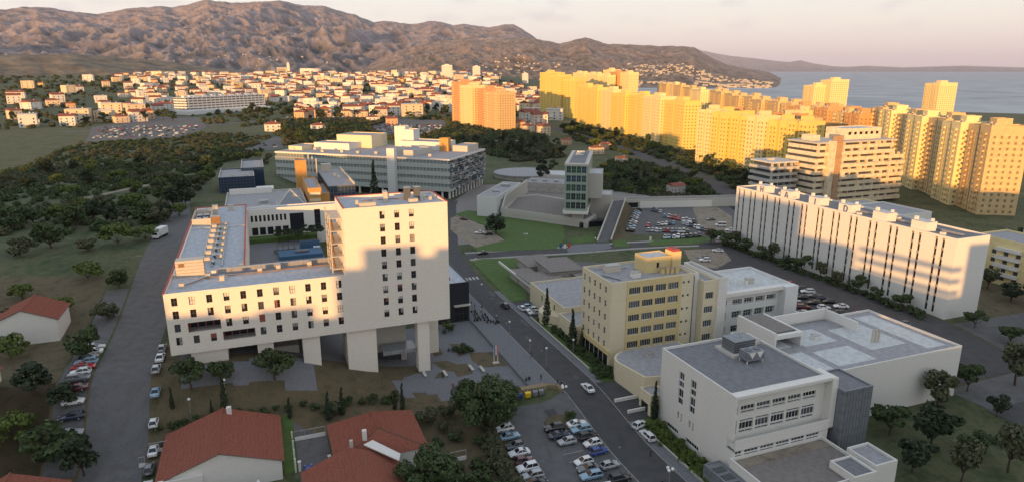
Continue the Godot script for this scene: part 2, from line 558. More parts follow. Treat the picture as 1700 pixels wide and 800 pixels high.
# a strip of even width along a path (flat list)
func strip(flat: Array, w: float) -> Array:
	var l := []
	var r := []
	var n := flat.size() / 2
	for i in n:
		var p := Vector2(flat[2 * i], flat[2 * i + 1])
		var a := Vector2(flat[2 * maxi(i - 1, 0)], flat[2 * maxi(i - 1, 0) + 1])
		var b := Vector2(flat[2 * mini(i + 1, n - 1)], flat[2 * mini(i + 1, n - 1) + 1])
		var d := (b - a).normalized().orthogonal() * w / 2
		l.append_array([p.x + d.x, p.y + d.y])
		r.push_front(p.y - d.y)
		r.push_front(p.x - d.x)
	return l + r

# a range: ridge line [heading, tangent of elevation ...] seen from the town, at radius rr, sloping to its foot at r0
func mountain(called: String, ridge: Array, rr: float, r0: float, amp: float, seed_: int, cols: Array, na: int, nr: int, freq: float, base := -6.0) -> void:
	var n1 := FastNoiseLite.new()
	n1.seed = seed_
	n1.fractal_type = FastNoiseLite.FRACTAL_RIDGED
	n1.fractal_octaves = 5
	n1.frequency = freq
	var n2 := FastNoiseLite.new()
	n2.seed = seed_ + 3
	n2.fractal_octaves = 5
	n2.frequency = freq * 2.2
	var n3 := FastNoiseLite.new()
	n3.seed = seed_ + 9
	n3.fractal_type = FastNoiseLite.FRACTAL_RIDGED
	n3.fractal_octaves = 4
	n3.frequency = freq * 7.0
	var P := PackedVector3Array()
	var K := PackedColorArray()
	var a0: float = ridge[0]
	var a1: float = ridge[-2]
	for i in na + 1:
		var az := lerpf(a0, a1, float(i) / na)
		var k := 0
		while k < ridge.size() - 4 and ridge[k + 2] < az: k += 2
		var f := clampf((az - ridge[k]) / (ridge[k + 2] - ridge[k]), 0.0, 1.0)
		var top := lerpf(ridge[k + 1], ridge[k + 3], f) * rr + 72.0
		top += n3.get_noise_2d(az * rr * 0.7, 77.0) * maxf(top, 0.0) * 0.022
		for j in nr + 1:
			var t := float(j) / nr * 1.25
			var r := r0 + (rr - r0) * t
			var p := Vector3(sin(az) * r, 0, -cos(az) * r)
			# spurs and gullies run down the slope
			var X := az * rr
			var Y := r * 0.8
			var s := n1.get_noise_2d(X, Y)
			var s2 := n2.get_noise_2d(X, r * 0.8)
			var s3 := n3.get_noise_2d(X, r * 0.9)
			var env := sst(0.0, 0.25, t) * sst(1.0, 0.72, t)
			var h := base + (top - base) * (pow(clampf(t, 0, 1), 1.15) if t <= 1.0 else 1.0 - (t - 1.0) * 2.5)
			h += ((s - 0.25) * amp + s2 * amp * 0.4) * env * (top - base)
			h += s3 * (top - base) * 0.042 * sst(0.0, 0.3, t) * sst(1.06, 0.9, t)
			# keep every slope below the sight line of the ridge so that the crest stays the skyline
			h = minf(h, 72.0 + (top - 72.0) * r / rr * 0.985 - 4.0) if t < 0.97 else h
			p.y = h
			P.append(p)
			var g := clampf(0.5 + s2 * 0.9 + s3 * 1.2, 0.0, 1.0)
			var bare := clampf(-0.15 + t * 0.85 + s * 0.5 + s3 * 0.9, 0.0, 1.0)
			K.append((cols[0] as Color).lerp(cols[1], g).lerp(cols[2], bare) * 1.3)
	var I := PackedInt32Array()
	for i in na:
		for j in nr:
			var a := i * (nr + 1) + j
			var b := a + nr + 1
			I.append_array([a, a + 1, b, b, a + 1, b + 1])
	var N := PackedVector3Array()
	N.resize(P.size())
	for k in range(0, I.size(), 3):
		var nn := (P[I[k + 2]] - P[I[k]]).cross(P[I[k + 1]] - P[I[k]])
		for q in 3: N[I[k + q]] += nn
	for k in N.size(): N[k] = N[k].normalized()
	var arr := []
	arr.resize(Mesh.ARRAY_MAX)
	arr[Mesh.ARRAY_VERTEX] = P
	arr[Mesh.ARRAY_NORMAL] = N
	arr[Mesh.ARRAY_COLOR] = K
	arr[Mesh.ARRAY_INDEX] = I
	var m := ArrayMesh.new()
	m.add_surface_from_arrays(Mesh.PRIMITIVE_TRIANGLES, arr)
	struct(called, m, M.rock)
	ranges[called] = [P, na, nr]

func far_land() -> void:
	var b := MB.new()
	b.quad(Vector3(-2500, -14, -1000), Vector3(60000, -14, -1000), Vector3(60000, -14, -70000), Vector3(-2500, -14, -70000))
	struct("sea", b.done(), M.sea)
	var c := func(r: float, g: float, bl: float) -> Color: return Color(r, g, bl)
	mountain("mountains", [-0.7991,0.0729, -0.6862,0.0620, -0.5971,0.0717, -0.5371,0.0653, -0.5003,0.0746, -0.4661,0.0796, -0.4525,0.0779, -0.4384,0.0799, -0.4238,0.0842, -0.4090,0.0885, -0.3969,0.0867, -0.3854,0.0848, -0.3690,0.0861, -0.3461,0.0892, -0.3155,0.0893, -0.3002,0.0859, -0.2806,0.0840, -0.2607,0.0837, -0.2433,0.0786, -0.2207,0.0742, -0.2079,0.0680, -0.1965,0.0641, -0.1797,0.0667, -0.1671,0.0653, -0.1461,0.0630, -0.1291,0.0648, -0.1162,0.0666, -0.0992,0.0659, -0.0847,0.0618, -0.0691,0.0636, -0.0519,0.0603, -0.0329,0.0587, -0.0104,0.0629, 0.0017,0.0629, 0.0156,0.0554, 0.0331,0.0446, 0.0524,0.0304, 0.0744,0.0136, 0.0965,-0.0000], 11000.0, 4600.0, 0.19, 11, [c.call(0.05, 0.06, 0.066), c.call(0.085, 0.088, 0.09), c.call(0.31, 0.265, 0.265)], 760, 170, 0.00028)
	mountain("hills", [-0.2500,-0.0008, -0.2288,0.0066, -0.2056,0.0166, -0.1815,0.0266, -0.1600,0.0334, -0.1385,0.0384, -0.1127,0.0411, -0.0868,0.0420, -0.0712,0.0445, -0.0522,0.0421, -0.0418,0.0404, -0.0244,0.0430, 0.0000,0.0438, 0.0261,0.0446, 0.0479,0.0404, 0.0696,0.0362, 0.0852,0.0403, 0.1058,0.0444, 0.1231,0.0393, 0.1387,0.0351, 0.1557,0.0350, 0.1812,0.0341, 0.2148,0.0322, 0.2479,0.0319, 0.2603,0.0294, 0.2713,0.0228, 0.2857,0.0147, 0.3064,0.0065, 0.3305,0.0016, 0.3480,-0.0008, 0.3606,-0.0032, 0.3686,-0.0072, 0.3767,-0.0119], 7300.0, 3400.0, 0.16, 23, [c.call(0.07, 0.07, 0.052), c.call(0.115, 0.1, 0.076), c.call(0.31, 0.24, 0.2)], 560, 110, 0.0007, -16.0)
	mountain("foothills", [-0.7875,0.0215, -0.7187,0.0179, -0.6398,0.0163, -0.5685,0.0186, -0.5179,0.0140, -0.4742,0.0113, -0.4569,0.0092, -0.4359,0.0054, -0.4143,0.0031, -0.3848,-0.0008, -0.3545,-0.0040, -0.3233,-0.0065], 3900.0, 2500.0, 0.15, 41, [c.call(0.06, 0.065, 0.035), c.call(0.1, 0.09, 0.055), c.call(0.2, 0.16, 0.11)], 140, 40, 0.0009)
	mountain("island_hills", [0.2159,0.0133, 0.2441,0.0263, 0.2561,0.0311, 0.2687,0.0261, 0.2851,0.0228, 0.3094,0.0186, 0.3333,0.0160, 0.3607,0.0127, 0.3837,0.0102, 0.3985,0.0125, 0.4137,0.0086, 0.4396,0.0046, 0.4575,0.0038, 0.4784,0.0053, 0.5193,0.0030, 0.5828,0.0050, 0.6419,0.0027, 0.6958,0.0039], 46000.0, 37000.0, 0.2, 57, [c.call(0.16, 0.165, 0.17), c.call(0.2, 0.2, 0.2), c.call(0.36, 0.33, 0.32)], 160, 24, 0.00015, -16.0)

# ---------------------------------------------------------------- campus buildings
func rooftop(root: Node, u: float, v: float, y: float, w: float, d: float, h: float, m: Material, called := "roof_unit") -> void:
	var o := bx(root, called, m, u - w / 2, u + w / 2, v - d / 2, v + d / 2, y, y + h)
	part(o, "cap", boxmesh(Vector3(w + 0.16, 0.08, d + 0.16)), M.metal, Vector3(0, h / 2 + 0.04, 0))

func pipe(root: Node, called: String, m: Material, u0: float, v0: float, u1: float, v1: float, y: float, r := 0.12) -> void:
	var b := MB.new()
	b.tube(Vector3(u0 - O.x, y, -(v0 - O.y)), Vector3(u1 - O.x, y, -(v1 - O.y)), r, r, 6)
	part(root, called, b.done(), m)

func dormitory() -> void:
	var d := bld("dormitory", "white slab dormitory on tall legs with a block tower and courtyard wings", -21.0, 147.2)
	var look := {"frame": "dark_frame", "panes": ["glass", "glass", "glass_mid", "glass"], "blinds": true, "cols": 2, "rows": 2, "depth": 0.3}
	var rows := [25.1, 22.2, 19.25, 16.3]
	var f := []
	for k in 11:
		for j in 4:
			if j == 2 and (k == 1 or k == 2) or j == 3 and (k == 3 or k == 4): continue
			f.append([1.9 + 3.36 * k - 0.58, rows[j] - 13.3 - 0.9, 1.16, 1.8])
	block(d, -21.0, 16.4, 147.2, 162.0, 13.3, 27.0, M.dorm, M.roof_blue, {"f": f.filter(func(p): return true) + [[3.9, 4.7, 6.4, 2.2, 0], [10.5, 1.9, 6.5, 2.1, 0]]}, look, 0.5, "front_wing_wall", "front_wing_roof")
	# loggias: dark red boxes set behind the two long openings
	for q in [[-17.1, -10.7, 18.0, 20.2], [-10.5, -4.0, 15.2, 17.3]]:
		bx(d, "loggia_ceiling", M.red_trim, q[0] - 0.2, q[1] + 0.2, 147.51, 150.4, q[3], q[3] + 0.15)
		bx(d, "loggia_floor", M.concrete, q[0] - 0.2, q[1] + 0.2, 147.51, 150.4, q[2] - 0.15, q[2])
		bx(d, "loggia_side", M.red_trim, q[0] - 0.2, q[0], 147.51, 150.4, q[2], q[3])
		bx(d, "loggia_side", M.red_trim, q[1], q[1] + 0.2, 147.51, 150.4, q[2], q[3])
		bx(d, "loggia_back", M.red_trim, q[0], q[1], 150.2, 150.4, q[2], q[3])
		for k in 4: bx(d, "loggia_door", M.glass, q[0] + 0.25 + 1.55 * k, q[0] + 1.55 + 1.55 * k, 150.12, 150.2, q[2], q[3] - 0.25)
		bx(d, "loggia_rail", M.metal_dark, q[0], q[1], 147.6, 147.64, q[2] + 0.85, q[2] + 0.93)
	var t := []
	for j in 9:
		for k in 3: t.append([8.6 + 3.36 * k - 0.58, 40.2 - 2.94 * j - 13.3 - 0.9, 1.16, 1.8])
	block(d, 16.4, 40.3, 147.2, 162.4, 13.3, 42.2, M.dorm, M.roof_blue, {"f": t}, look, 0.5, "tower_wall", "tower_roof")
	block(d, -20.6, -5.2, 162.0, 241.0, 6.0, 27.0, M.dorm, M.roof_blue, {"r": grid(6, 5.2, 14, 17.5, -4, 1, 1.2, 1.8)}, look, 0.35, "side_wing_wall", "side_wing_roof")
	var b := []
	for k in 9: b.append([1.0 + 1.32 * k, 8.6, 0.75, 2.2, 1, 3])
	for k in 5: b.append([1.1 + 2.45 * k, 4.0, 1.9, 2.7, 1, 1])
	b.append([13.4, 4.6, 4.6, 6.2, 1, 1])
	b.append([21.5, 4.6, 2.0, 7.0, 1, 4])
	block(d, -5.2, 42.0, 232.5, 237.0, 14.0, 27.0, M.white, M.roof_blue, {"f": b}, {"panes": ["glass"], "frame": "dark_frame", "depth": 0.5}, 0.4, "rear_wing_wall", "rear_wing_roof")
	# legs
	for p in [[-17.3, -10.0, 148.0, 153.0], [-3.9, -0.5, 148.0, 152.0], [5.7, 9.5, 148.0, 152.5], [15.6, 22.4, 148.0, 157.0], [32.3, 35.2, 148.0, 151.0], [25.0, 29.0, 157.0, 161.5], [36.5, 40.0, 158.0, 161.5], [-18.0, -12.0, 156.0, 161.0], [1.0, 5.0, 157.0, 161.0]]:
		bx(d, "leg", M.dorm, p[0], p[1], p[2], p[3], T(p[1], p[2]) - 3.0, 13.3)
	# base wall and entrance hall under the slab
	block(d, 22.6, 31.0, 156.0, 161.5, -0.5, 13.3, M.concrete_pale, M.roof_grey, {"f": [[1.0, 0.8, 6.0, 3.0, 4, 1]]}, {"panes": ["glass_mid"], "frame": "dark_frame"}, 0.0, "stair_wall", "stair_top")
	bx(d, "canopy", M.glass_pale, 24.0, 32.2, 149.5, 154.5, 5.6, 6.0)
	bx(d, "canopy_edge", M.metal, 24.0, 32.2, 149.3, 149.5, 5.1, 6.0)
	bx(d, "landing", M.concrete_pale, -9.5, 5.0, 153.0, 161.0, 6.0, 9.6)
	# copings
	for s in [[-21.05, -20.75, 147.1, 241.0, 27.06, 27.3], [-5.55, -5.15, 162.5, 241.0, 27.06, 27.3], [-20.7, -5.2, 240.7, 241.1, 27.06, 27.3], [16.35, 16.75, 147.1, 162.5, 42.27, 42.42], [16.8, 40.3, 162.1, 162.5, 42.27, 42.42], [40.0, 40.4, 147.1, 162.0, 42.27, 42.42]]:
		bx(d, "coping", M.red_trim, s[0], s[1], s[2], s[3], s[4], s[5])
	bx(d, "roof_joint", M.roof_pale, -20.2, -5.6, 209.5, 210.3, 26.66, 26.95)
	bx(d, "roof_beam", M.metal, -11.5, 16.0, 161.2, 161.9, 26.5, 27.6)
	bx(d, "roof_gutter", M.roof_dark, -13.5, 16.0, 159.6, 160.6, 26.5, 26.62)
	# lift house on the corner of the roof
	var ph := bx(d, "lift_house", M.unit, -19.6, -13.8, 160.2, 163.2, 26.4, 30.4)
	for k in 5: part(ph, "cladding_strip", boxmesh(Vector3(5.86, 0.06, 3.06)), M.rust, Vector3(0, -1.6 + 0.75 * k, 0))
	part(ph, "hatch", boxmesh(Vector3(1.2, 0.9, 0.06)), M.rust, Vector3(-1.7, 1.0, 1.53))
	for p in [[-17.9, 152.4], [-10.0, 155.3], [-2.0, 158.6], [2.1, 159.6], [9.2, 160.0], [-6.0, 163.3], [-13.0, 158.0], [14.5, 158.5]]:
		rooftop(d, p[0], p[1], 26.5, 1.0, 1.0, 1.1, M.unit, "roof_cowl")
	pipe(d, "conduit", M.rust, -14.0, 157.4, 15.0, 158.2, 26.8)
	pipe(d, "conduit", M.rust, -18.0, 152.4, -14.0, 157.0, 26.8)
	for k in 7:
		rooftop(d, -13.9, 172.0 + 6.2 * k, 26.65, 1.3, 1.2, 1.2, M.unit, "roof_cowl")
		rooftop(d, -11.2, 174.5 + 6.2 * k, 26.65, 1.2, 1.3, 1.0, M.unit, "roof_cowl")
		rooftop(d, -12.5, 169.5 + 6.4 * k, 26.65, 0.7, 2.4, 0.7, M.metal_dark, "air_handler")
	for s in [-14.9, -12.6, -10.4]: pipe(d, "duct", M.metal, s, 166.0, s, 216.0, 26.95, 0.18)
	# fenced plant yard and hatch at the far end of the side wing
	for s in [[-20.2, -15.0, 214.0, 214.25], [-20.2, -15.0, 228.0, 228.25], [-20.2, -19.95, 214.25, 228.0], [-15.25, -15.0, 214.25, 228.0]]:
		bx(d, "screen", M.unit, s[0], s[1], s[2], s[3], 26.65, 28.8)
	for k in 4: rooftop(d, -18.6 + (k % 2) * 2.0, 217.5 + 5.5 * (k / 2), 26.65, 1.3, 2.6, 1.6, M.metal_dark, "chiller")
	rooftop(d, -13.6, 214.5, 26.65, 2.4, 2.2, 2.6, M.rust, "roof_hatch")
	rooftop(d, -14.4, 229.0, 26.65, 1.6, 1.6, 3.2, M.unit, "roof_cowl")
	rooftop(d, -10.0, 235.0, 26.65, 1.6, 1.4, 1.8, M.unit, "roof_cowl")
	# tower roof
	rooftop(d, 22.2, 149.6, 41.7, 3.6, 1.2, 1.2, M.unit)
	rooftop(d, 27.2, 154.6, 41.7, 0.8, 2.2, 2.6, M.unit, "vent_stack")
	rooftop(d, 20.2, 152.0, 41.7, 0.6, 0.6, 1.4, M.unit, "vent_stack")
	for k in 2: rooftop(d, 32.6 + 2.4 * k, 155.5, 41.7, 1.4, 1.4, 3.0, M.metal_dark, "chimney")
	rooftop(d, 33.2, 151.6, 41.7, 2.0, 1.4, 1.0, M.unit)
	for k in 4: rooftop(d, 35.5 + 1.1 * k, 153.0 + (k % 2) * 1.8, 41.7, 0.6, 0.6, 0.9, M.unit, "roof_cowl")
	pipe(d, "conduit", M.rust, 22.0, 156.5, 38.0, 156.5, 42.0)
	# fire stair on the side of the tower
	for k in 5:
		bx(d, "stair_landing", M.unit, 13.6, 16.38, 150.5, 160.0, 27.6 + 2.95 * k, 27.75 + 2.95 * k)
		bx(d, "stair_rail", M.rust, 13.6, 13.66, 150.5, 160.0, 28.45 + 2.95 * k, 28.6 + 2.95 * k)
		if k < 4:
			var s := MB.new()
			s.tube(Vector3(35.4, 27.75 + 2.95 * k, -4.5), Vector3(35.4, 30.6 + 2.95 * k, -11.0), 0.25, 0.25, 4)
			part(d, "stair_flight", s.done(), M.rust)
	for p in [[13.7, 150.6], [13.7, 155.2], [13.7, 159.9]]: bx(d, "stair_post", M.unit, p[0] - 0.1, p[0] + 0.1, p[1] - 0.1, p[1] + 0.1, 26.6, 40.6)
	# courtyard deck
	var cd := bx(d, "courtyard_deck", M.paving, -5.2, 16.4, 162.0, 232.5, 12.0, 16.6)
	part(cd, "planting_strip", boxmesh(Vector3(21.5, 1.4, 5.0)), M.lawn, Vector3(0, 2.9, -32.5))
	var hall := bld("auditorium", "black windowless auditorium box behind the dormitory tower", 41.0, 177.0)
	block(hall, 41.0, 54.4, 177.0, 214.0, -0.5, 12.0, M.black_clad, M.roof_blue, {"f": [[9.0, 0.7, 3.9, 4.4, 3, 2]]}, {"panes": ["glass"], "frame": "dark_frame"}, 0.3)
	bx(hall, "door_canopy", M.unit, 49.6, 54.6, 175.6, 176.98, 5.1, 5.35)
	bx(hall, "roof_duct", M.red_trim, 43.0, 50.0, 181.5, 182.6, 11.7, 12.5)
	# blue event stage and seating in the courtyard
	var st := thing("event_stage", "blue covered event platform in the dormitory courtyard", "stage", C(10.0, 208.0, 16.6), deg_to_rad(21))
	O = Vector2(10, 208)
	bx(st, "platform", M.tarp_blue, 3.2, 16.0, 203.5, 211.0, 0.0, 1.1)
	bx(st, "backdrop", M.tarp_blue, 10.0, 16.0, 214.0, 214.3, 0.0, 2.6)
	bx(st, "counter", M.cloth_white, 13.8, 15.8, 211.8, 212.8, 0.0, 1.2)
	bx(st, "dark_riser", M.metal_dark, 8.0, 12.0, 206.2, 208.2, 1.1, 1.7)
	var fr := MB.new()
	for k in 9:
		for q in 2: fr.tube(Vector3(-7.0 + 1.7 * k, 0, -4.0 - 4.0 * q), Vector3(-7.0 + 1.7 * k, 2.4, -4.0 - 4.0 * q), 0.06, 0.06, 5)
	for q in 2: fr.tube(Vector3(-7.0, 2.4, -4.0 - 4.0 * q), Vector3(6.6, 2.4, -4.0 - 4.0 * q), 0.06, 0.06, 5)
	part(st, "scaffold", fr.done(), M.metal_dark)
	for k in 22:
		var cu := 2.2 + 0.62 * (k % 11)
		var cv := 211.6 + 1.1 * (k / 11)
		var ch := thing("folding_chair", "black folding chair set out beside the blue courtyard stage", "chair", C(cu, cv, 16.6), deg_to_rad(21), "chairs in the dormitory courtyard")
		part(ch, "seat", boxmesh(Vector3(0.45, 0.06, 0.45)), M.metal_dark, Vector3(0, 0.45, 0))
		part(ch, "backrest", boxmesh(Vector3(0.45, 0.45, 0.05)), M.metal_dark, Vector3(0, 0.75, -0.2))
		for q in 4: part(ch, "leg", boxmesh(Vector3(0.04, 0.45, 0.04)), M.metal_dark, Vector3(0.19 if q % 2 else -0.19, 0.22, 0.19 if q / 2 else -0.19))

func behind_dormitory() -> void:
	# low hall with a pyramid skylight
	var h := bld("gallery_hall", "low flat-roofed hall with a glass pyramid skylight behind the dormitory", -13.0, 250.0)
	block(h, -13.0, 15.5, 241.4, 288.0, 8.0, 24.0, M.concrete_pale, M.roof_grey, {}, {}, 0.5)
	bx(h, "roof_wall", M.white, -12.0, 4.0, 284.0, 285.0, 23.5, 25.7)
	bx(h, "link_roof", M.roof_grey, -5.0, 15.5, 237.1, 241.3, 22.0, 23.9)
	var p := MB.new()
	var a := [Vector3(18.0, 23.5, -3.0), Vector3(28.0, 23.5, -3.0), Vector3(28.0, 23.5, -13.0), Vector3(18.0, 23.5, -13.0)]
	for k in 4: p.tri(a[k], a[(k + 1) % 4], Vector3(23.0, 28.6, -8.0))
	var sk := part(h, "skylight", p.done(), M.glass_pale)
	var q := MB.new()
	for k in 4:
		q.tube(a[k], Vector3(23.0, 28.7, -8.0), 0.16, 0.16, 5)
		q.tube(a[k], a[(k + 1) % 4], 0.16, 0.16, 5)
	part(sk, "skylight_frame", q.done(), M.white_frame)
	rooftop(h, 0.5, 262.0, 23.5, 3.0, 2.4, 1.0, M.metal)
	rooftop(h, 1.0, 252.0, 23.5, 3.0, 1.6, 0.8, M.metal)
	rooftop(h, 12.0, 244.0, 23.5, 4.0, 2.4, 1.4, M.cream, "roof_dormer")
	# dark blue clad box
	var c := bld("blue_clad_hall", "dark blue metal-clad box hall with grey roof beside scrubland", -18.0, 330.0)
	block(c, -18.0, -2.6, 330.0, 360.0, 6.0, 24.0, M.glass_blue, M.roof_grey, {}, {}, 0.5)
	for k in 12: bx(c, "cladding_seam", M.metal_dark, -18.06, -2.54, 329.94, 360.06, 7.0 + 1.4 * k, 7.08 + 1.4 * k)
	for k in 11: bx(c, "cladding_rib", M.metal_dark, -17.3 + 1.4 * k, -17.22 + 1.4 * k, 329.88, 330.0, 6.0, 23.4)
	block(c, -8.5, 2.0, 352.0, 385.0, 6.0, 25.0, M.glass_blue, M.roof_grey, {}, {}, 0.5, "annex_wall", "annex_roof")
	rooftop(c, -12.0, 334.0, 23.5, 1.8, 1.2, 0.9, M.unit)
	rooftop(c, -6.0, 336.0, 23.5, 1.2, 1.2, 0.9, M.unit)
	var pav := bld("white_pavilion", "small white roofed pavilion beside the blue hall", -2.0, 318.0)
	bx(pav, "canopy_roof", M.white, -2.0, 5.4, 316.0, 324.0, 19.2, 20.0)
	for k in 4: bx(pav, "column", M.white, -1.6 + 2.1 * k, -1.3 + 2.1 * k, 316.3, 316.6, 12.0, 19.2)
	bx(pav, "inner_wall", M.red_trim, -1.0, 4.6, 319.0, 323.0, 12.0, 19.2)
	# orange stair tower with its dark glass block
	var g := bld("orange_stair_tower", "bright orange stair tower with a dark glass office block attached", 15.0, 291.0)
	block(g, 14.6, 19.0, 296.0, 304.0, 14.0, 34.5, M.ochre, M.roof_grey, {}, {}, 0.4, "tower_wall", "tower_roof")
	block(g, 16.6, 21.6, 262.0, 291.0, 14.0, 28.0, M.ochre, M.roof_grey, {}, {}, 0.4, "stair_wall", "stair_roof")
	for k in 5: bx(g, "stair_sill", M.cream, 17.0, 21.2, 261.6, 261.98, 15.6 + 2.4 * k, 16.7 + 2.4 * k)
	block(g, 22.0, 25.0, 266.0, 290.0, 14.0, 25.0, M.ochre, M.roof_grey, {}, {}, 0.3, "pier_wall", "pier_roof")
	banded(g, 25.0, 35.5, 270.0, 318.0, 14.0, 5, 2.5, 0.35, 0.15, M.metal_dark, M.glass_blue, M.roof_grey, 1.4)
	rooftop(g, 28.5, 312.0, 27.0, 4.2, 4.0, 3.4, M.unit)
	rooftop(g, 30.5, 296.0, 27.0, 1.0, 1.0, 1.2, M.unit, "roof_cowl")
	rooftop(g, 31.5, 290.0, 27.0, 1.0, 1.0, 1.2, M.unit, "roof_cowl")
	for k in 3: bx(g, "mast", M.unit, 20.0 + 1.6 * k, 20.5 + 1.6 * k, 300.0, 300.5, 28.0, 36.5 - k)
	bx(g, "slope_rail", M.unit, 35.1, 35.5, 270.0, 318.0, 27.1, 28.2)

func faculty() -> void:
	var f := bld("faculty_building", "long pale grey faculty building with louvred end wall and lit roof volumes", 101.0, 362.0, 0.0, 40.0)
	var L := -119.0
	# four storeys of pale panels and ribbon glass
	for k in 4:
		var y := 4.2 + 4.45 * k
		bx(f, "panel_band", M.panel, L, 0.0, 0.0, 56.0, y, y + 2.5)
		bx(f, "window_band", M.glass_grey, L + 0.5, -0.5, 0.5, 55.5, y + 2.5, y + 4.45)
		var b := MB.new()
		var x := L + 1.0
		while x < 0.0:
			b.box(x - 0.12, x + 0.12, y + 2.5, y + 4.45, -0.5, 0.02)
			x += 2.2
		var mo := part(f, "mullions", b.done(), M.panel)
		mo.set_meta("kind", "stuff")
		var js := MB.new()
		x = L + 2.2
		while x < -1.0:
			js.box(x - 0.05, x + 0.05, y, y + 2.5, 0.0, 0.04)
			x += 2.2
		var jo := part(f, "panel_joints", js.done(), M.metal)
		jo.set_meta("kind", "stuff")
	bx(f, "roof_edge", M.white, L, 0.0, 0.0, 56.0, 22.0, 22.9)
	bx(f, "roof", M.roof_grey, L + 0.5, -0.5, 0.5, 55.5, 22.9, 22.94)
	bx(f, "ground_floor", M.glass, L + 3, -3, 3, 53, -0.5, 4.2)
	for k in 15: bx(f, "column", M.white, L + 4 + 7.8 * k, L + 4.9 + 7.8 * k, 0.6, 1.6, -0.5, 4.2)
	for k in 12: bx(f, "column", M.white, -1.5, -0.6, 1.0 + 4.6 * k, 1.9 + 4.6 * k, -0.5, 4.2)
	# louvred end wall: panels at many depths and tones
	var tones := [M.metal, M.glass_blue, M.metal_dark, M.clad, M.glass_mid, M.clad, M.glass_blue]
	for row in 14:
		var v := 0.6
		while v < 55.0:
			var w := rng.randf_range(1.6, 4.2)
			if rng.randf() < 0.82:
				bx(f, "louvre", tones[rng.randi() % tones.size()], 0.02, rng.randf_range(0.25, 0.7), v, minf(v + w, 55.6), 4.6 + 1.28 * row, 5.45 + 1.28 * row)
			v += w + 0.3
	# free-standing lift shaft in front
	bx(f, "lift_shaft", M.white_cool, -38.5, -33.5, -3.0, 0.0, 0.0, 28.0)
	# volumes on the roof
	var vol := func(u0: float, u1: float, v0: float, v1: float, y: float, m: Material) -> void:
		block(f, u0, u1, v0, v1, 22.94, y, m, M.roof_grey, {}, {}, 0.35, "roof_volume", "volume_roof")
	vol.call(-104.0, -78.0, 20.0, 34.0, 27.0, M.white)
	vol.call(-96.0, -70.0, 34.0, 54.0, 31.0, M.cream)
	vol.call(-62.0, -54.0, 50.0, 56.0, 36.0, M.white)
	vol.call(-54.0, -46.0, 46.0, 55.0, 34.5, M.white_cool)
	vol.call(-52.0, -20.0, 38.0, 54.0, 28.0, M.white_cool)
	vol.call(-22.0, -16.0, 34.0, 38.0, 31.0, M.ochre)
	vol.call(-44.0, -24.0, 8.0, 28.0, 26.0, M.concrete_pale)
	vol.call(-14.0, -4.0, 36.0, 54.0, 26.5, M.concrete_pale)
	vol.call(-116.0, -106.0, 10.0, 26.0, 25.4, M.cream)
	for k in 9: rooftop(f, -112.0 + 12.0 * k, 6.0 + rng.randf() * 10.0, 22.94, 2.0, 2.0, 1.4, M.unit)
	# sheds and decks on the far side of its yard
	var s := bld("workshop_sheds", "flat grey workshop sheds between the faculty building and the round pavilion", 150.0, 372.0, 0.0, 37.0)
	block(s, 0.0, 34.0, 0.0, 22.0, -0.5, 5.5, M.concrete, M.roof_grey, {}, {}, 0.4)
	block(s, 6.0, 26.0, 24.0, 44.0, -0.5, 7.0, M.concrete_pale, M.roof_pale, {}, {}, 0.4, "rear_wall", "rear_roof")
	for k in 4: rooftop(s, 5.0 + 7.0 * k, 8.0, 5.1, 2.6, 2.0, 1.2, M.metal)
	var pd := thing("round_pavilion", "low round concrete pavilion with a shallow disc roof", "building", C(172.0, 425.0, 0.0), 0.0)
	var b2 := MB.new()
	var ring := PackedVector2Array()
	for k in 28: ring.append(Vector2(cos(TAU * k / 28) * 21.0, sin(TAU * k / 28) * 21.0))
	b2.prism(ring, 2.6, 3.3)
	part(pd, "disc_roof", b2.done(), M.roof_grey)
	var b3 := MB.new()
	var ring2 := PackedVector2Array()
	for k in 28: ring2.append(ring[k] * 0.975)
	b3.prism(ring2, -0.5, 2.6)
	part(pd, "drum_wall", b3.done(), M.concrete)

func flat_poly(list: Array, o: Vector2) -> PackedVector2Array:
	var r := PackedVector2Array()
	for k in range(0, list.size(), 2): r.append(Vector2(list[k] - o.x, -(list[k + 1] - o.y)))
	return r

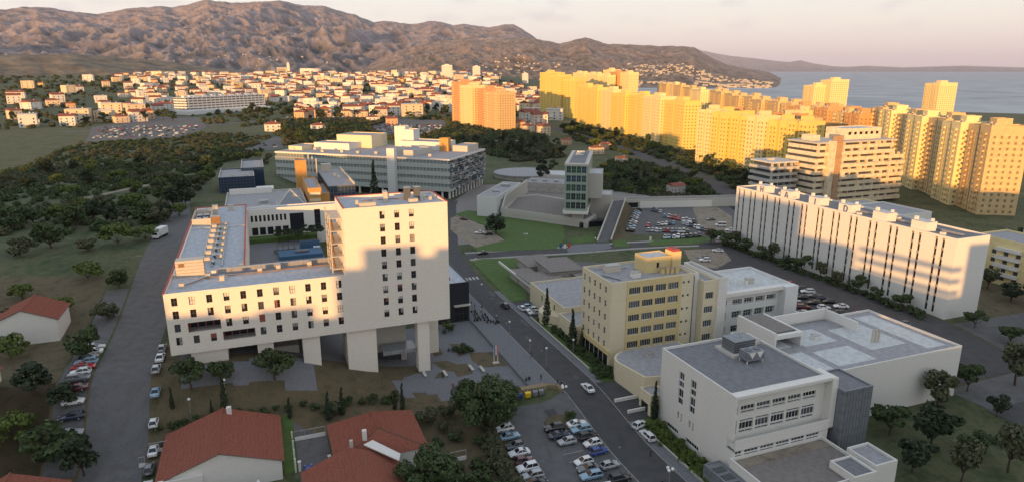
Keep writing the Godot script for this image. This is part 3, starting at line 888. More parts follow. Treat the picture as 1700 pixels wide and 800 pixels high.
func library() -> void:
	var w := bld("lecture_hall", "pale blue-grey box hall with a long flat roof beside the lawn", 101.5, 314.0, 0.0, 37.0)
	block(w, 0.0, 10.5, 0.0, 46.0, -0.5, 10.3, M.white_cool, M.roof_grey, {"r": grid(8, 3.2, 11, 7.4, -3.2, 2, 2.2, 1.4)}, {"mass": true, "panes": ["glass_mid"]}, 0.4)
	rooftop(w, 5.0, 16.0, 9.9, 3.2, 2.0, 0.8, M.metal)
	rooftop(w, 5.0, 34.0, 9.9, 4.2, 3.0, 1.2, M.metal)
	var l := bld("library_podium", "walled library terrace with brown paving and sloping parapets", 112.0, 308.0)
	var poly := [112.4, 307.8, 141.5, 270.0, 152.0, 280.0, 158.0, 318.0, 146.0, 342.0, 131.0, 338.0]
	var b := MB.new()
	b.prism(flat_poly(poly, O), -0.5, 3.4)
	part(l, "podium", b.done(), M.concrete_pale)
	var t := MB.new()
	t.prism(flat_poly([114.5, 307.5, 141.2, 272.6, 150.4, 281.0, 156.2, 317.6, 145.2, 340.0, 133.0, 337.0], O), 3.4, 3.5)
	part(l, "terrace_floor", t.done(), M.roof_brown)
	# parapets: front wall that sinks to the right, and a tall fin climbing away
	var pw := MB.new()
	var edge := func(u0: float, v0: float, h0: float, u1: float, v1: float, h1: float, th: float) -> void:
		var p0 := Vector3(u0 - O.x, 0, -(v0 - O.y))
		var p1 := Vector3(u1 - O.x, 0, -(v1 - O.y))
		var s := (p1 - p0).normalized().cross(Vector3.UP) * th / 2
		var y0 := Vector3.UP * 2.0
		pw.quad(p0 + s + y0, p1 + s + y0, p1 + s + Vector3.UP * h1, p0 + s + Vector3.UP * h0)
		pw.quad(p1 - s + y0, p0 - s + y0, p0 - s + Vector3.UP * h0, p1 - s + Vector3.UP * h1)
		pw.quad(p0 + s + Vector3.UP * h0, p1 + s + Vector3.UP * h1, p1 - s + Vector3.UP * h1, p0 - s + Vector3.UP * h0)
		pw.quad(p1 + s + y0, p1 - s + y0, p1 - s + Vector3.UP * h1, p1 + s + Vector3.UP * h1)
		pw.quad(p0 - s + y0, p0 + s + y0, p0 + s + Vector3.UP * h0, p0 - s + Vector3.UP * h0)
	edge.call(112.2, 308.2, 4.6, 141.7, 269.8, 4.0, 0.5)
	edge.call(113.0, 308.4, 4.6, 118.0, 317.0, 9.0, 0.9)
	edge.call(118.0, 317.0, 9.0, 146.0, 356.0, 9.6, 0.9)
	part(l, "parapet", pw.done(), M.concrete_pale)
	# entrance voids under the terrace corner
	bx(l, "entrance_recess", M.glass, 139.0, 152.0, 271.5, 275.0, -0.4, 2.6)
	var g := bld("glass_tower", "narrow green-framed glass tower block raised over the library terrace", 132.0, 275.5, 0.0, 30.0)
	var ops := []
	for j in 5:
		for i in 4: ops.append([0.75 + 2.35 * i, 1.0 + 4.2 * j, 2.05, 3.1])
	block(g, 0.0, 10.6, 0.0, 52.0, 8.0, 30.0, M.green_frame, M.roof_grey, {"f": ops, "r": grid(4, 4.0, 12, 3.0, 4.2, 5, 2.6, 1.5)}, {"panes": ["glass_green", "glass_green", "glass_blue", "glass"], "frame": "green_frame", "cols": 2, "rows": 2, "depth": 0.35}, 0.7)
	bx(g, "roof_rim", M.concrete_pale, -0.25, 10.85, -0.25, 52.2, 29.2, 30.15)
	bx(g, "roof_well", M.roof_dark, 1.6, 9.0, 3.0, 50.0, 30.15, 30.3)
	for k in 3: rooftop(g, 5.0, 26.0 + 8.0 * k, 30.3, 4.0, 3.0, 0.8, M.metal)
	bx(g, "base_slab", M.white, -0.6, 11.2, -0.6, 53.0, 6.6, 7.98)
	bx(g, "core", M.concrete_pale, 3.4, 8.8, 4.0, 12.0, 3.5, 6.6)
	bx(g, "core", M.concrete_pale, 3.4, 8.8, 36.0, 46.0, -0.5, 6.6)
	block(g, 10.6, 17.0, 12.0, 30.0, 12.0, 24.0, M.concrete_pale, M.roof_pale, {}, {}, 0.3, "lift_wall", "lift_roof")
	block(g, 11.0, 22.0, 22.0, 36.0, -0.5, 12.0, M.concrete_pale, M.roof_pale, {}, {}, 0.3, "rear_wall", "rear_roof")
	# ramp that climbs beside the car park
	var r := thing("access_ramp", "grey ramp climbing past the glass tower with an ivy-covered bank", "ramp", C(135.0, 244.0, 0.0), deg_to_rad(21))
	O = Vector2(135, 244)
	var rb := MB.new()
	var q := func(u: float, v: float, y: float) -> Vector3: return Vector3(u - O.x, y, -(v - O.y))
	rb.quad(q.call(132.8, 244.0, 0.15), q.call(139.0, 243.0, 0.15), q.call(172.6, 288.5, 8.0), q.call(164.4, 287.0, 8.0))
	rb.quad(q.call(139.0, 243.0, -0.4), q.call(172.6, 288.5, -0.4), q.call(172.6, 288.5, 8.0), q.call(139.0, 243.0, 0.15))
	rb.quad(q.call(164.4, 287.0, -0.4), q.call(132.8, 244.0, -0.4), q.call(132.8, 244.0, 0.15), q.call(164.4, 287.0, 8.0))
	rb.quad(q.call(172.6, 288.5, -0.4), q.call(164.4, 287.0, -0.4), q.call(164.4, 287.0, 8.0), q.call(172.6, 288.5, 8.0))
	part(r, "deck", rb.done(), M.asphalt_pale)
	var rw := MB.new()
	for s in [[132.8, 244.0, 164.4, 287.0], [139.0, 243.0, 172.6, 288.5]]:
		var a: Vector3 = q.call(s[0], s[1], 0.15)
		var e: Vector3 = q.call(s[2], s[3], 8.0)
		var n := (e - a).cross(Vector3.UP).normalized() * 0.25
		rw.quad(a + n, e + n, e + n + Vector3.UP, a + n + Vector3.UP)
		rw.quad(e - n, a - n, a - n + Vector3.UP, e - n + Vector3.UP)
		rw.quad(a + n + Vector3.UP, e + n + Vector3.UP, e - n + Vector3.UP, a - n + Vector3.UP)
	part(r, "kerb_wall", rw.done(), M.concrete_pale)
	var iv := MB.new()
	iv.quad(q.call(139.4, 243.2, 0.1), q.call(150.5, 247.0, 0.1), q.call(184.0, 299.0, 0.1), q.call(172.8, 288.8, 7.4))
	part(r, "planted_bank", iv.done(), M.dry)
	# long retaining wall and store rooms behind the car park
	var lw := bld("car_park_store", "long low concrete store range behind the car park", 172.0, 306.0, 0.0, 15.0)
	block(lw, 0.0, 76.0, 0.0, 8.0, -0.5, 4.6, M.concrete_pale, M.paving_warm, {"f": [[8.0, 0.8, 9.0, 2.8, 3, 1], [30.0, 1.6, 8.0, 1.2, 4, 1]]}, {"panes": ["glass"], "frame": "dark_frame"}, 0.3)
	bx(lw, "white_panel", M.white, 18.0, 58.0, -0.25, -0.02, 0.0, 3.6)

func street_buildings() -> void:
	# yellow office block
	var y := bld("yellow_office_block", "yellow and cream office block with a rooftop house and ribbon windows", 77.0, 133.5)
	var f := []
	for j in 5:
		for i in 4:
			if j < 4 or i >= 0: f.append([5.1 + 3.72 * i, 18.6 - 3.55 * j, 3.15, 1.75, 6, 1])
	for j in 5:
		for i in 2: f.append([20.6 + 1.5 * i, 19.6 - 3.55 * j, 0.65, 0.75, 1, 1])
	for i in 4: f.append([6.0 + 3.9 * i, 1.6, 1.5, 1.5, 2, 1])
	var l := []
	for j in 5:
		for i in 5: l.append([1.0 + 2.83 * i - 0.5 + 0.3, 18.9 - 3.55 * j, 0.95, 1.7, 1, 2])
	block(y, 77.0, 100.8, 133.5, 148.8, -0.3, 22.1, M.cream, M.roof_grey, {"f": f.map(func(p): return [p[0], p[1] + 0.3, p[2], p[3], p[4], p[5]]), "l": l.map(func(p): return [p[0], p[1] + 0.3, p[2], p[3], p[4], p[5]])}, {"panes": ["glass", "glass", "glass_mid"], "frame": "white_frame", "depth": 0.22}, 0.5)
	# raised yellow field round the ribbon windows, made of strips between the rows
	for j in 6:
		var y1 := 21.9 if j == 0 else 18.5 - 3.55 * (j - 1)
		var y0 := maxf(20.45 - 3.55 * j, 4.2)
		if y1 > y0: bx(y, "yellow_spandrel", M.yellow, 81.4, 97.2, 133.36, 133.49, y0, y1)
	for i in 5: bx(y, "yellow_pier", M.yellow, 81.4 if i == 0 else 81.4 + 3.72 * i - 0.02, 82.0 if i == 0 else (97.2 if i == 4 else 81.95 + 3.72 * i + 0.15), 133.37, 133.48, 4.2, 21.8)
	bx(y, "overhang_soffit", M.yellow, 76.6, 77.0, 133.3, 148.8, 3.4, 4.6)
	for k in 6: bx(y, "ground_pane", M.glass, 76.9, 76.99, 134.2 + 2.4 * k, 136.2 + 2.4 * k, 0.2, 3.2)
	block(y, 90.0, 97.5, 139.0, 144.5, 21.5, 25.6, M.yellow, M.roof_pale, {"f": [[3.2, 1.2, 0.8, 1.5, 1, 1]]}, {"panes": ["glass"], "frame": "dark_frame"}, 0.2, "roof_house_wall", "roof_house_roof")
	block(y, 97.6, 100.2, 138.5, 142.0, 21.5, 26.6, M.yellow, M.roof_grey, {}, {}, 0.3, "chimney_wall", "chimney_top")
	bx(y, "flue_hood", M.red_trim, 97.9, 99.9, 138.8, 141.7, 26.6, 27.2)
	for k in 4: rooftop(y, 94.0 + 1.2 * k, 137.4 - 0.3 * k, 21.6, 0.8, 0.8, 1.4 + 0.3 * (k % 2), M.yellow, "vent_box")
	rooftop(y, 83.0, 144.0, 21.6, 4.0, 2.4, 1.7, M.unit)
	rooftop(y, 86.0, 137.3, 21.6, 2.2, 1.6, 1.4, M.white)
	pipe(y, "conduit", M.metal_dark, 78.5, 141.0, 81.0, 136.0, 21.8)
	pipe(y, "conduit", M.metal, 79.0, 146.5, 88.0, 145.0, 21.8)
	bx(y, "drain_pipe", M.dark_frame, 100.86, 101.0, 133.3, 133.45, 0.0, 21.5)
	# pale stair core between the yellow block and the white block
	var s := bld("stair_core", "narrow pale stair core joining the yellow and white office blocks", 101.2, 133.0)
	block(s, 101.2, 103.2, 134.6, 148.0, -0.3, 21.6, M.white, M.roof_grey, {}, {}, 0.4, "side_wall", "side_roof")
	block(s, 103.2, 107.4, 132.2, 146.0, -0.3, 20.0, M.cream, M.roof_grey, {"f": [[0.7, 15.4, 2.4, 1.8, 4, 1], [0.5, 11.6, 2.7, 1.8, 4, 1], [0.5, 7.8, 2.7, 1.8, 4, 1], [0.5, 4.0, 2.7, 1.8, 4, 1]]}, {"panes": ["glass", "glass_mid"], "frame": "white_frame"}, 0.5, "stair_wall", "stair_roof")
	block(s, 107.4, 110.0, 131.6, 147.0, -0.3, 20.6, M.white, M.roof_grey, {}, {}, 0.5, "fin_wall", "fin_roof")
	# white office block
	var w := bld("white_office_block", "white office block with pale blue roof and rows of grouped windows", 110.0, 133.0)
	var wf := []
	for j in 3:
		for i in 5:
			if not (j == 2 and i > 3): wf.append([0.4 + 3.75 * i, 11.9 - 4.0 * j, 3.2 if i else 1.9, 1.5 if j == 0 else 2.1, 4 if i else 2, 2])
	block(w, 110.0, 133.5, 134.0, 150.5, -0.3, 15.6, M.white_cool, M.roof_pale, {"f": wf}, {"panes": ["glass", "glass", "glass_green", "glass_mid"], "frame": "white_frame", "depth": 0.9}, 0.6)
	bx(w, "end_wing_wall", M.white_cool, 129.6, 133.9, 131.6, 133.98, -0.3, 15.5)
	bx(w, "roof_hood", M.white, 110.0, 129.6, 132.4, 133.98, 14.6, 15.6)
	for k in 7: bx(w, "roof_pier", M.white, 112.2 + 1.5 * k, 112.8 + 1.5 * k, 146.5 - 1.5 * k, 146.9 - 1.5 * k, 15.0, 16.4)
	bx(w, "roof_upstand", M.white, 111.0, 117.5, 148.6, 149.0, 15.0, 16.2)
	rooftop(w, 124.0, 139.5, 15.0, 2.0, 1.6, 1.3, M.unit)
	# near white block
	var n := bld("near_white_block", "white three-storey block with grey roof, chillers and deep window bands", 77.4, 89.0, 0.0)
	var nf := []
	var lf := []
	for i in 6:
		var u := 0.4 + 3.72 * i
		var ww := 1.5 if i == 0 else 3.2
		if i: u -= 1.6
		nf.append([u, 14.45, ww, 0.95, 2 if i == 0 else 4, 1])
		nf.append([u, 13.85, ww, 0.45, 1 if i == 0 else 2, 1])
		nf.append([u, 12.05, ww, 0.45, 1 if i == 0 else 2, 1])
		nf.append([u, 10.45, ww, 1.5, 2 if i == 0 else 4, 1])
		nf.append([u, 9.8, ww, 0.5, 1 if i == 0 else 2, 1])
		lf.append([u, 6.75, ww, 0.6, 2 if i == 0 else 4, 1])
		lf.append([u, 6.25, ww, 0.35, 1 if i == 0 else 2, 1])
	var nl := []
	for q in [[6.6, 1], [10.6, 1]]:
		for yy in [[14.2, 1.7], [12.6, 1.35], [10.3, 1.9], [8.7, 1.5]]: nl.append([q[0], yy[0], 1.7, yy[1], 2, 1])
		nl.append([q[0] + 0.2, 5.2, 0.5, 1.7, 1, 1])
		nl.append([q[0] + 1.4, 5.0, 0.4, 1.9, 1, 1])
	for q in [2.6, 9.6]: nl.append([q + 0.6, 1.6, 4.2, 1.0, 5, 1])
	block(n, 77.4, 100.2, 89.0, 111.5, -4.0, 14.3, M.white, M.roof_dark, {"f": nf, "l": nl}, {"panes": ["glass", "glass", "glass_mid"], "frame": "white_frame", "depth": 0.3}, 0.45)
	block(n, 77.4, 100.2, 87.05, 88.98, -4.0, 3.48, M.white, M.roof_dark, {"f": lf}, {"panes": ["glass", "glass", "glass_mid"], "frame": "white_frame", "depth": 0.2}, 0.0, "lower_front_wall", "lower_front_top")
	# hood, end fin and balcony ledge that frame the long front
	bx(n, "roof_hood", M.white, 77.4, 101.4, 87.5, 88.98, 13.75, 14.35)
	bx(n, "end_fin", M.white, 100.22, 101.6, 87.2, 92.0, 3.6, 14.2)
	bx(n, "front_fin", M.white, 77.4, 77.75, 87.5, 88.98, 5.62, 13.73)
	bx(n, "balcony_ledge", M.white, 77.76, 100.2, 87.3, 88.98, 3.7, 4.0)
	bx(n, "balcony_front", M.white, 77.76, 100.2, 87.0, 87.28, 3.5, 5.6)
	var c := bx(n, "chiller", M.metal_dark, 89.6, 95.0, 103.4, 107.4, 14.4, 16.8)
	part(c, "casing_top", boxmesh(Vector3(5.5, 0.12, 4.1)), M.clad, Vector3(0, 1.26, 0))
	for k in 4: part(c, "louvre", boxmesh(Vector3(5.46, 0.06, 4.06)), M.metal, Vector3(0, -0.8 + 0.5 * k, 0))
	bx(n, "skid", M.concrete_pale, 88.6, 96.0, 102.2, 108.4, 13.86, 14.4)
	var c2 := bx(n, "condenser", M.clad, 89.4, 93.6, 98.9, 101.6, 14.5, 16.4)
	for k in 2:
		var cone := MB.new()
		cone.tri(Vector3(-1.9 + 1.95 * k, 0.9, 1.37), Vector3(-0.95 + 1.95 * k, -0.5, 1.37), Vector3(-0.05 + 1.95 * k, 0.9, 1.37))
		part(c2, "drip_panel", cone.done(), M.white)
		var fan := MB.new()
		fan.tube(Vector3(-1.0 + 2.0 * k, 0.95, 0), Vector3(-1.0 + 2.0 * k, 1.08, 0), 0.75, 0.75, 16)
		part(c2, "fan", fan.done(), M.metal_dark)
	for p in [[89.5, 99.1], [93.4, 99.1], [89.5, 101.4], [93.4, 101.4]]: bx(n, "stand_leg", M.white, p[0] - 0.08, p[0] + 0.08, p[1] - 0.08, p[1] + 0.08, 13.86, 14.5)
	var dk := MB.new()
	dk.tube(Vector3(17.5, 15.0, -15.5), Vector3(21.0, 14.8, -17.0), 0.55, 0.55, 10)
	part(n, "duct", dk.done(), M.concrete)
	# low podium in front
	block(n, 76.6, 98.6, 74.0, 86.96, -4.0, 2.4, M.white, M.roof_brown, {}, {}, 0.5, "podium_wall", "podium_roof")
	bx(n, "tan_screed", M.bare, 77.2, 98.2, 84.2, 86.6, 1.9, 1.95)
	block(n, 92.0, 97.0, 73.0, 78.6, 2.0, 3.4, M.white, M.roof_dark, {}, {}, 0.3, "light_well_wall", "light_well_roof")
	block(n, 98.7, 104.0, 74.5, 81.0, -4.0, 3.2, M.white, M.roof_grey, {}, {}, 0.4, "side_annex_wall", "side_annex_roof")
	block(n, 72.8, 76.5, 80.0, 89.4, -4.0, 0.6, M.clad, M.roof_dark, {}, {}, 0.1, "ramp_shed_wall", "ramp_shed_roof")
	for k in 3: bx(n, "shed_rooflight", M.glass_mid, 73.4, 75.6, 81.4 + 2.4 * k, 82.9 + 2.4 * k, 0.52, 0.62)
	# metal-clad stair at the end
	block(n, 101.7, 109.0, 85.5, 94.0, -4.0, 12.0, M.clad, M.roof_dark, {}, {}, 0.3, "clad_stair_wall", "clad_stair_roof")
	for k in 9: bx(n, "clad_seam", M.metal_dark, 102.4 + 0.8 * k, 102.44 + 0.8 * k, 85.46, 85.5, -3.8, 11.9)
	# broad low block to the right
	var r := bld("flat_roofed_block", "broad white block with patched pale roof and a hollow roof frame", 106.0, 96.0)
	block(r, 104.5, 150.0, 96.5, 122.5, -4.0, 9.6, M.white, M.roof_grey, {}, {}, 0.5)
	for p in [[106.0, 113.0, 98.0, 108.0], [115.0, 126.0, 99.0, 107.0], [116.0, 126.0, 110.0, 118.0], [129.0, 140.0, 103.0, 116.0], [142.0, 148.0, 99.0, 120.0], [106.5, 113.0, 111.0, 116.0]]:
		bx(r, "roof_patch", M.roof_pale, p[0], p[1], p[2], p[3], 9.12, 9.16)
	bx(r, "frame_wall", M.white, 107.6, 108.2, 111.0, 124.0, 9.0, 13.2)
	bx(r, "frame_wall", M.white, 115.4, 116.0, 111.0, 124.0, 9.0, 12.6)
	bx(r, "frame_roof", M.roof_brown, 108.2, 115.4, 113.0, 124.0, 12.0, 12.5)
	bx(r, "frame_beam", M.white, 108.2, 115.4, 111.0, 112.0, 11.6, 12.6)
	bx(r, "roof_screen", M.white, 116.0, 134.0, 121.8, 122.3, 9.65, 12.2)
	bx(r, "roof_screen", M.white, 134.0, 134.5, 112.0, 122.3, 9.65, 12.0)
	for k in 3: bx(r, "roof_post", M.unit, 132.5 + 1.0 * k, 132.9 + 1.0 * k, 106.0, 106.4, 9.2, 12.4)
	rooftop(r, 122.0, 113.0, 9.16, 1.6, 1.6, 1.0, M.white)
	# round-ended low building by the street
	var q := bld("round_ended_annex", "low cream annex with a rounded end and grey roof by the street", 84.0, 124.0)
	var poly := [96.0, 131.6, 78.5, 131.6]
	for k in 9:
		var a := PI / 2 + PI * 0.55 * k / 8.0
		poly.append_array([79.8 + 4.6 * cos(a), 126.4 + 4.8 * sin(a)])
	poly.append_array([77.0, 117.0, 84.0, 115.4, 96.0, 115.4])
	var b := MB.new()
	b.prism(flat_poly(poly, O), -4.0, 5.0)
	part(q, "curved_wall", b.done(), M.cream)
	var inner := []
	for k in range(0, poly.size(), 2): inner.append_array([86.0 + (poly[k] - 86.0) * 0.95, 123.5 + (poly[k + 1] - 123.5) * 0.95])
	var b2 := MB.new()
	b2.prism(flat_poly(inner, O), 5.0, 5.1)
	part(q, "roof", b2.done(), M.roof_grey)
	rooftop(q, 84.0, 126.0, 5.1, 1.6, 1.2, 0.9, M.concrete_pale)
	block(q, 75.6, 80.0, 112.0, 116.6, -4.0, 3.0, M.cream, M.roof_grey, {"f": [[0.6, 0.9, 3.2, 3.6, 2, 1]], "l": [[0.6, 0.9, 3.0, 3.6, 2, 1]]}, {"panes": ["glass"], "frame": "dark_frame"}, 0.3, "porch_wall", "porch_roof")
	for k in 3: bx(q, "window_pane", M.glass, 77.5 + 1.6 * k, 78.6 + 1.6 * k, 115.28, 115.38, 0.5, 2.6)
	# cream halls further up the street
	var h := bld("cream_street_hall", "cream low hall with broad grey roofs and curved base wall up the street", 76.0, 150.0)
	block(h, 77.6, 96.0, 160.5, 186.0, -0.3, 6.4, M.cream, M.roof_grey, {"l": [[14.5, 3.6, 1.0, 1.8, 1, 1], [18.0, 3.6, 1.0, 1.8, 1, 1], [9.0, 3.6, 1.0, 1.8, 1, 1]]}, {"panes": ["glass"], "frame": "dark_frame"}, 0.4)
	block(h, 75.8, 90.0, 149.5, 160.4, -0.3, 5.2, M.cream, M.roof_grey, {}, {}, 0.4, "lower_wall", "lower_roof")
	bx(h, "roof_seam", M.roof_pale, 78.0, 95.6, 173.0, 173.25, 6.02, 6.08)
	var cw := MB.new()
	var pl := [77.58, 174.0]
	for k in 7: pl.append_array([77.58 - 4.6 * sin(PI * (k + 0.5) / 7.0), 174.0 - 13.0 * (k + 0.5) / 7.0])
	pl.append_array([77.58, 161.0])
	cw.prism(flat_poly(pl, O), -0.3, 3.4)
	part(h, "curved_base", cw.done(), M.cream)
	# weathered slab-roofed sheds by the lawn
	var ru := bld("slab_roofed_sheds", "weathered sheds with tilted concrete slab roofs beside the lawn", 84.0, 196.0)
	for e in [[80.5, 93.0, 189.0, 204.0, 3.4], [91.0, 103.0, 199.0, 213.0, 4.6], [88.0, 98.0, 212.0, 224.0, 3.2], [99.0, 108.0, 190.0, 200.0, 3.0], [80.4, 87.5, 204.2, 211.5, 2.6]]:
		block(ru, e[0], e[1], e[2], e[3], -0.3, e[4] - 0.35, M.concrete, M.roof_brown, {}, {}, 0.0, "shed_wall", "shed_ceiling")
		var o := bx(ru, "slab_roof", M.roof_brown, e[0] - 0.6, e[1] + 0.6, e[2] - 0.6, e[3] + 0.6, e[4], e[4] + 0.3)
		o.rotation.x = rng.randf_range(-0.05, 0.05)
		o.rotation.z = rng.randf_range(-0.04, 0.04)
	bx(ru, "white_gutter", M.white, 79.8, 80.3, 188.5, 222.0, 2.6, 3.4)

func lettered_block() -> void:
	var b := bld("lettered_slab_block", "long white slab block with narrow window strips and lettered roof boxes", 187.0, 128.0)
	var l := []
	for v in [221.1, 218.3, 214.2, 211.6, 207.0, 204.8, 200.4, 198.0, 193.0, 190.4, 186.4, 184.2, 178.6, 176.6, 171.8, 169.3, 164.3, 162.0, 156.6, 154.2, 148.9, 146.6, 141.0, 138.6, 133.2, 131.0]:
		for j in 8:
			var hh := 2.1
			l.append([223.0 - v - 0.4, 1.4 + 2.86 * j, 0.8, hh])
	block(b, 187.0, 201.0, 127.0, 223.0, -0.3, 24.6, M.white, M.roof_dark, {"l": l}, {"mass": true, "panes": ["glass"], "depth": 0.22}, 0.5)
	# tan spandrels between the windows of each strip
	for v in [221.1, 218.3, 214.2, 211.6, 207.0, 204.8, 200.4, 198.0, 193.0, 190.4, 186.4, 184.2, 178.6, 176.6, 171.8, 169.3, 164.3, 162.0, 156.6, 154.2, 148.9, 146.6, 141.0, 138.6, 133.2, 131.0]:
		for j in 8: bx(b, "spandrel", M.strip_brown, 186.96, 186.99, v - 0.38, v + 0.38, 3.22 + 2.86 * j, 3.94 + 2.86 * j)
	var names := ["H", "A", "J", "D", "", ""]
	var at := [209.2, 195.8, 181.6, 168.0, 154.0, 140.0]
	var font := SystemFont.new()
	font.font_names = PackedStringArray(["Droid Sans"])
	font.font_weight = 700
	for k in 6:
		var o := bx(b, "roof_house", M.white, 187.6, 192.0, at[k] - 2.6, at[k] + 2.6, 24.15, 27.1)
		part(o, "chimney", boxmesh(Vector3(0.9, 1.1, 0.9)), M.white, Vector3(-1.2, 2.2, -1.8))
		part(o, "chimney", boxmesh(Vector3(0.7, 0.8, 0.7)), M.white, Vector3(1.4, 2.0, 1.6))
		part(o, "roof_cap", boxmesh(Vector3(4.5, 0.1, 5.3)), M.roof_pale, Vector3(0, 1.52, 0))
		if names[k] != "":
			var t := TextMesh.new()
			t.text = names[k]
			t.font = font
			t.font_size = 96
			t.pixel_size = 0.034
			t.depth = 0.05
			part(o, "letter", t, M.letter_blue, Vector3(-2.24, 0, 0.4), -PI / 2)
	for k in 9: rooftop(b, 189.0 + (k % 3) * 3.0, 133.0 + 10.0 * k, 24.15, 1.2, 1.2, 1.0, M.white, "roof_cowl")
	bx(b, "roof_pipe_row", M.metal, 193.5, 194.0, 130.0, 175.0, 24.3, 24.8)

func brutalist() -> void:
	var b := bld("terraced_concrete_block", "terraced concrete apartment block of stacked sills with a brown lift shaft", 258.0, 277.0)
	# lower wing
	for k in 6: 
		var y := 3.0 + 3.4 * k
		bx(b, "sill_band", M.concrete_pale, 256.0 - 0.8 * (k % 2), 274.0, 279.0 - 1.0 * (k % 2), 296.0, y, y + 1.5)
		bx(b, "window_band", M.glass_mid, 257.6, 273.0, 281.0, 295.0, y + 1.5, y + 3.4)
		for q in 4: bx(b, "pier", M.concrete_pale, 257.0 + 4.4 * q, 257.5 + 4.4 * q, 279.6, 281.0, y + 1.5, y + 3.4)
	bx(b, "base_wall", M.concrete, 258.0, 273.0, 281.0, 295.0, -0.3, 3.0)
	bx(b, "wing_roof", M.roof_pale, 256.0, 274.0, 279.0, 296.0, 23.4, 24.2)
	rooftop(b, 262.0, 287.0, 24.2, 3.0, 2.4, 1.2, M.unit)
	# main slab
	for k in 10:
		var y := 1.2 + 3.3 * k
		var st := 0.0 if k < 8 else 3.0
		bx(b, "sill_band", M.brutal, 275.0 + st * 0.3, 340.0 - st * 3.0, 268.0 + (0.9 if k % 2 else 0.0), 290.0, y, y + 2.0)
		bx(b, "window_band", M.glass_mid, 275.8 + st * 0.3, 339.0 - st * 3.0, 270.2, 289.0, y + 2.0, y + 3.3)
		for q in 11:
			if st > 0.0 and q > 8: continue
			var u := 276.6 + 5.9 * q
			if (q + k) % 3 != 1: bx(b, "balcony_pier", M.brutal, u, u + 0.5, 268.6, 270.2, y + 2.0, y + 3.3)
			elif q % 2: bx(b, "infill_wall", M.brutal, u, u + 3.4, 269.3, 270.18, y + 2.0, y + 3.3)
	bx(b, "roof_slab", M.concrete_pale, 275.0, 332.0, 268.0, 290.0, 34.2, 35.0)
	bx(b, "lift_shaft", M.brutal_brown, 285.0, 288.6, 264.5, 268.0, 0.0, 38.6)
	bx(b, "lift_shaft", M.brutal, 282.2, 284.98, 265.2, 268.0, 0.0, 35.8)
	block(b, 300.0, 326.0, 274.0, 288.0, 35.0, 41.0, M.brutal, M.roof_pale, {"f": grid(3, 4.0, 6, 3.4, 2, 1, 2.2, 1.6)}, {"mass": true}, 0.3, "penthouse_wall", "penthouse_roof")
	block(b, 279.0, 284.0, 276.0, 284.0, 35.0, 38.0, M.brutal, M.roof_pale, {}, {}, 0.3, "stair_head_wall", "stair_head_roof")

func corrugated(root: Node, called: String, a: Vector3, b: Vector3, c: Vector3, d: Vector3, m: Material, pitch := 0.3) -> void:
	# a pan-tiled slope: a-b along the eave, d-c along the ridge
	var k := maxi(2, int(a.distance_to(b) / pitch))
	var w := MB.new()
	var n := (b - a).cross(d - a).normalized() * 0.06
	var rows := maxi(1, int(a.distance_to(d) / 0.75))
	for j in rows:
		var a1 := a.lerp(d, float(j) / rows) + n * 0.7
		var b1 := b.lerp(c, float(j) / rows) + n * 0.7
		var d1 := a.lerp(d, float(j + 1) / rows)
		var c1 := b.lerp(c, float(j + 1) / rows)
		for i in k:
			for h in 2:
				var f0 := (i + 0.5 * h) / k
				var f1 := (i + 0.5 * (h + 1)) / k
				var l0 := n * (0.0 if h == 0 else 1.0)
				var l1 := n * (1.0 if h == 0 else 0.0)
				w.quad(a1.lerp(b1, f0) + l0, a1.lerp(b1, f1) + l1, d1.lerp(c1, f1) + l1, d1.lerp(c1, f0) + l0)
		w.quad(a1 - n * 1.2, b1 - n * 1.2, b1 + n * 0.6, a1 + n * 0.6)
	part(root, called, w.done(), m)

func gable_house(called: String, label: String, u0: float, u1: float, v0: float, v1: float, eave: float, ridge: float, over := 0.5, hip_back := false, hip_front := false) -> Node3D:
	var y := -3.4
	var r := bld(called, label, (u0 + u1) / 2, v0, 0.0, 0.0, "red-roofed houses at the foot of the slope", "house")
	var hw := (u1 - u0) / 2
	var D := v1 - v0
	var b := MB.new()
	b.box(-hw, hw, y, eave, -D, 0)
	if not hip_front: b.tri(Vector3(-hw, eave, 0), Vector3(hw, eave, 0), Vector3(0, ridge - 0.15, 0))
	if not hip_back: b.tri(Vector3(hw, eave, -D), Vector3(-hw, eave, -D), Vector3(0, ridge - 0.15, -D))
	part(r, "wall", b.done(), M.white)
	var e := hw + over
	var ey := eave - over * (ridge - eave) / hw
	var rb := Vector3(0, ridge, -D - over + (4.0 if hip_back else 0.0))
	var rf := Vector3(0, ridge, over * 0.6 - (4.5 if hip_front else 0.0))
	corrugated(r, "roof_slope", Vector3(e, ey, over * 0.6), Vector3(e, ey, -D - over), rb, rf, M.tile)
	corrugated(r, "roof_slope", Vector3(-e, ey, -D - over), Vector3(-e, ey, over * 0.6), rf, rb, M.tile)
	if hip_front:
		var hf := MB.new()
		hf.tri(Vector3(-e, ey, over * 0.6), Vector3(e, ey, over * 0.6), rf)
		part(r, "roof_hip", hf.done(), M.tile)
	if hip_back:
		var h := MB.new()
		h.tri(Vector3(e, ey, -D - over), Vector3(-e, ey, -D - over), rb)
		part(r, "roof_hip", h.done(), M.tile)
	var cap := MB.new()
	cap.tube(rf + Vector3(0, 0.06, 0), rb + Vector3(0, 0.06, 0), 0.16, 0.16, 6)
	part(r, "ridge_tiles", cap.done(), M.tile)
	var f := MB.new()
	f.tube(Vector3(-e, ey, over * 0.6), rf, 0.09, 0.09, 4)
	f.tube(Vector3(e, ey, over * 0.6), rf, 0.09, 0.09, 4)
	f.tube(Vector3(e, ey, over * 0.6), Vector3(e, ey, -D - over), 0.09, 0.09, 4)
	part(r, "gutter", f.done(), M.dark_frame)
	return r

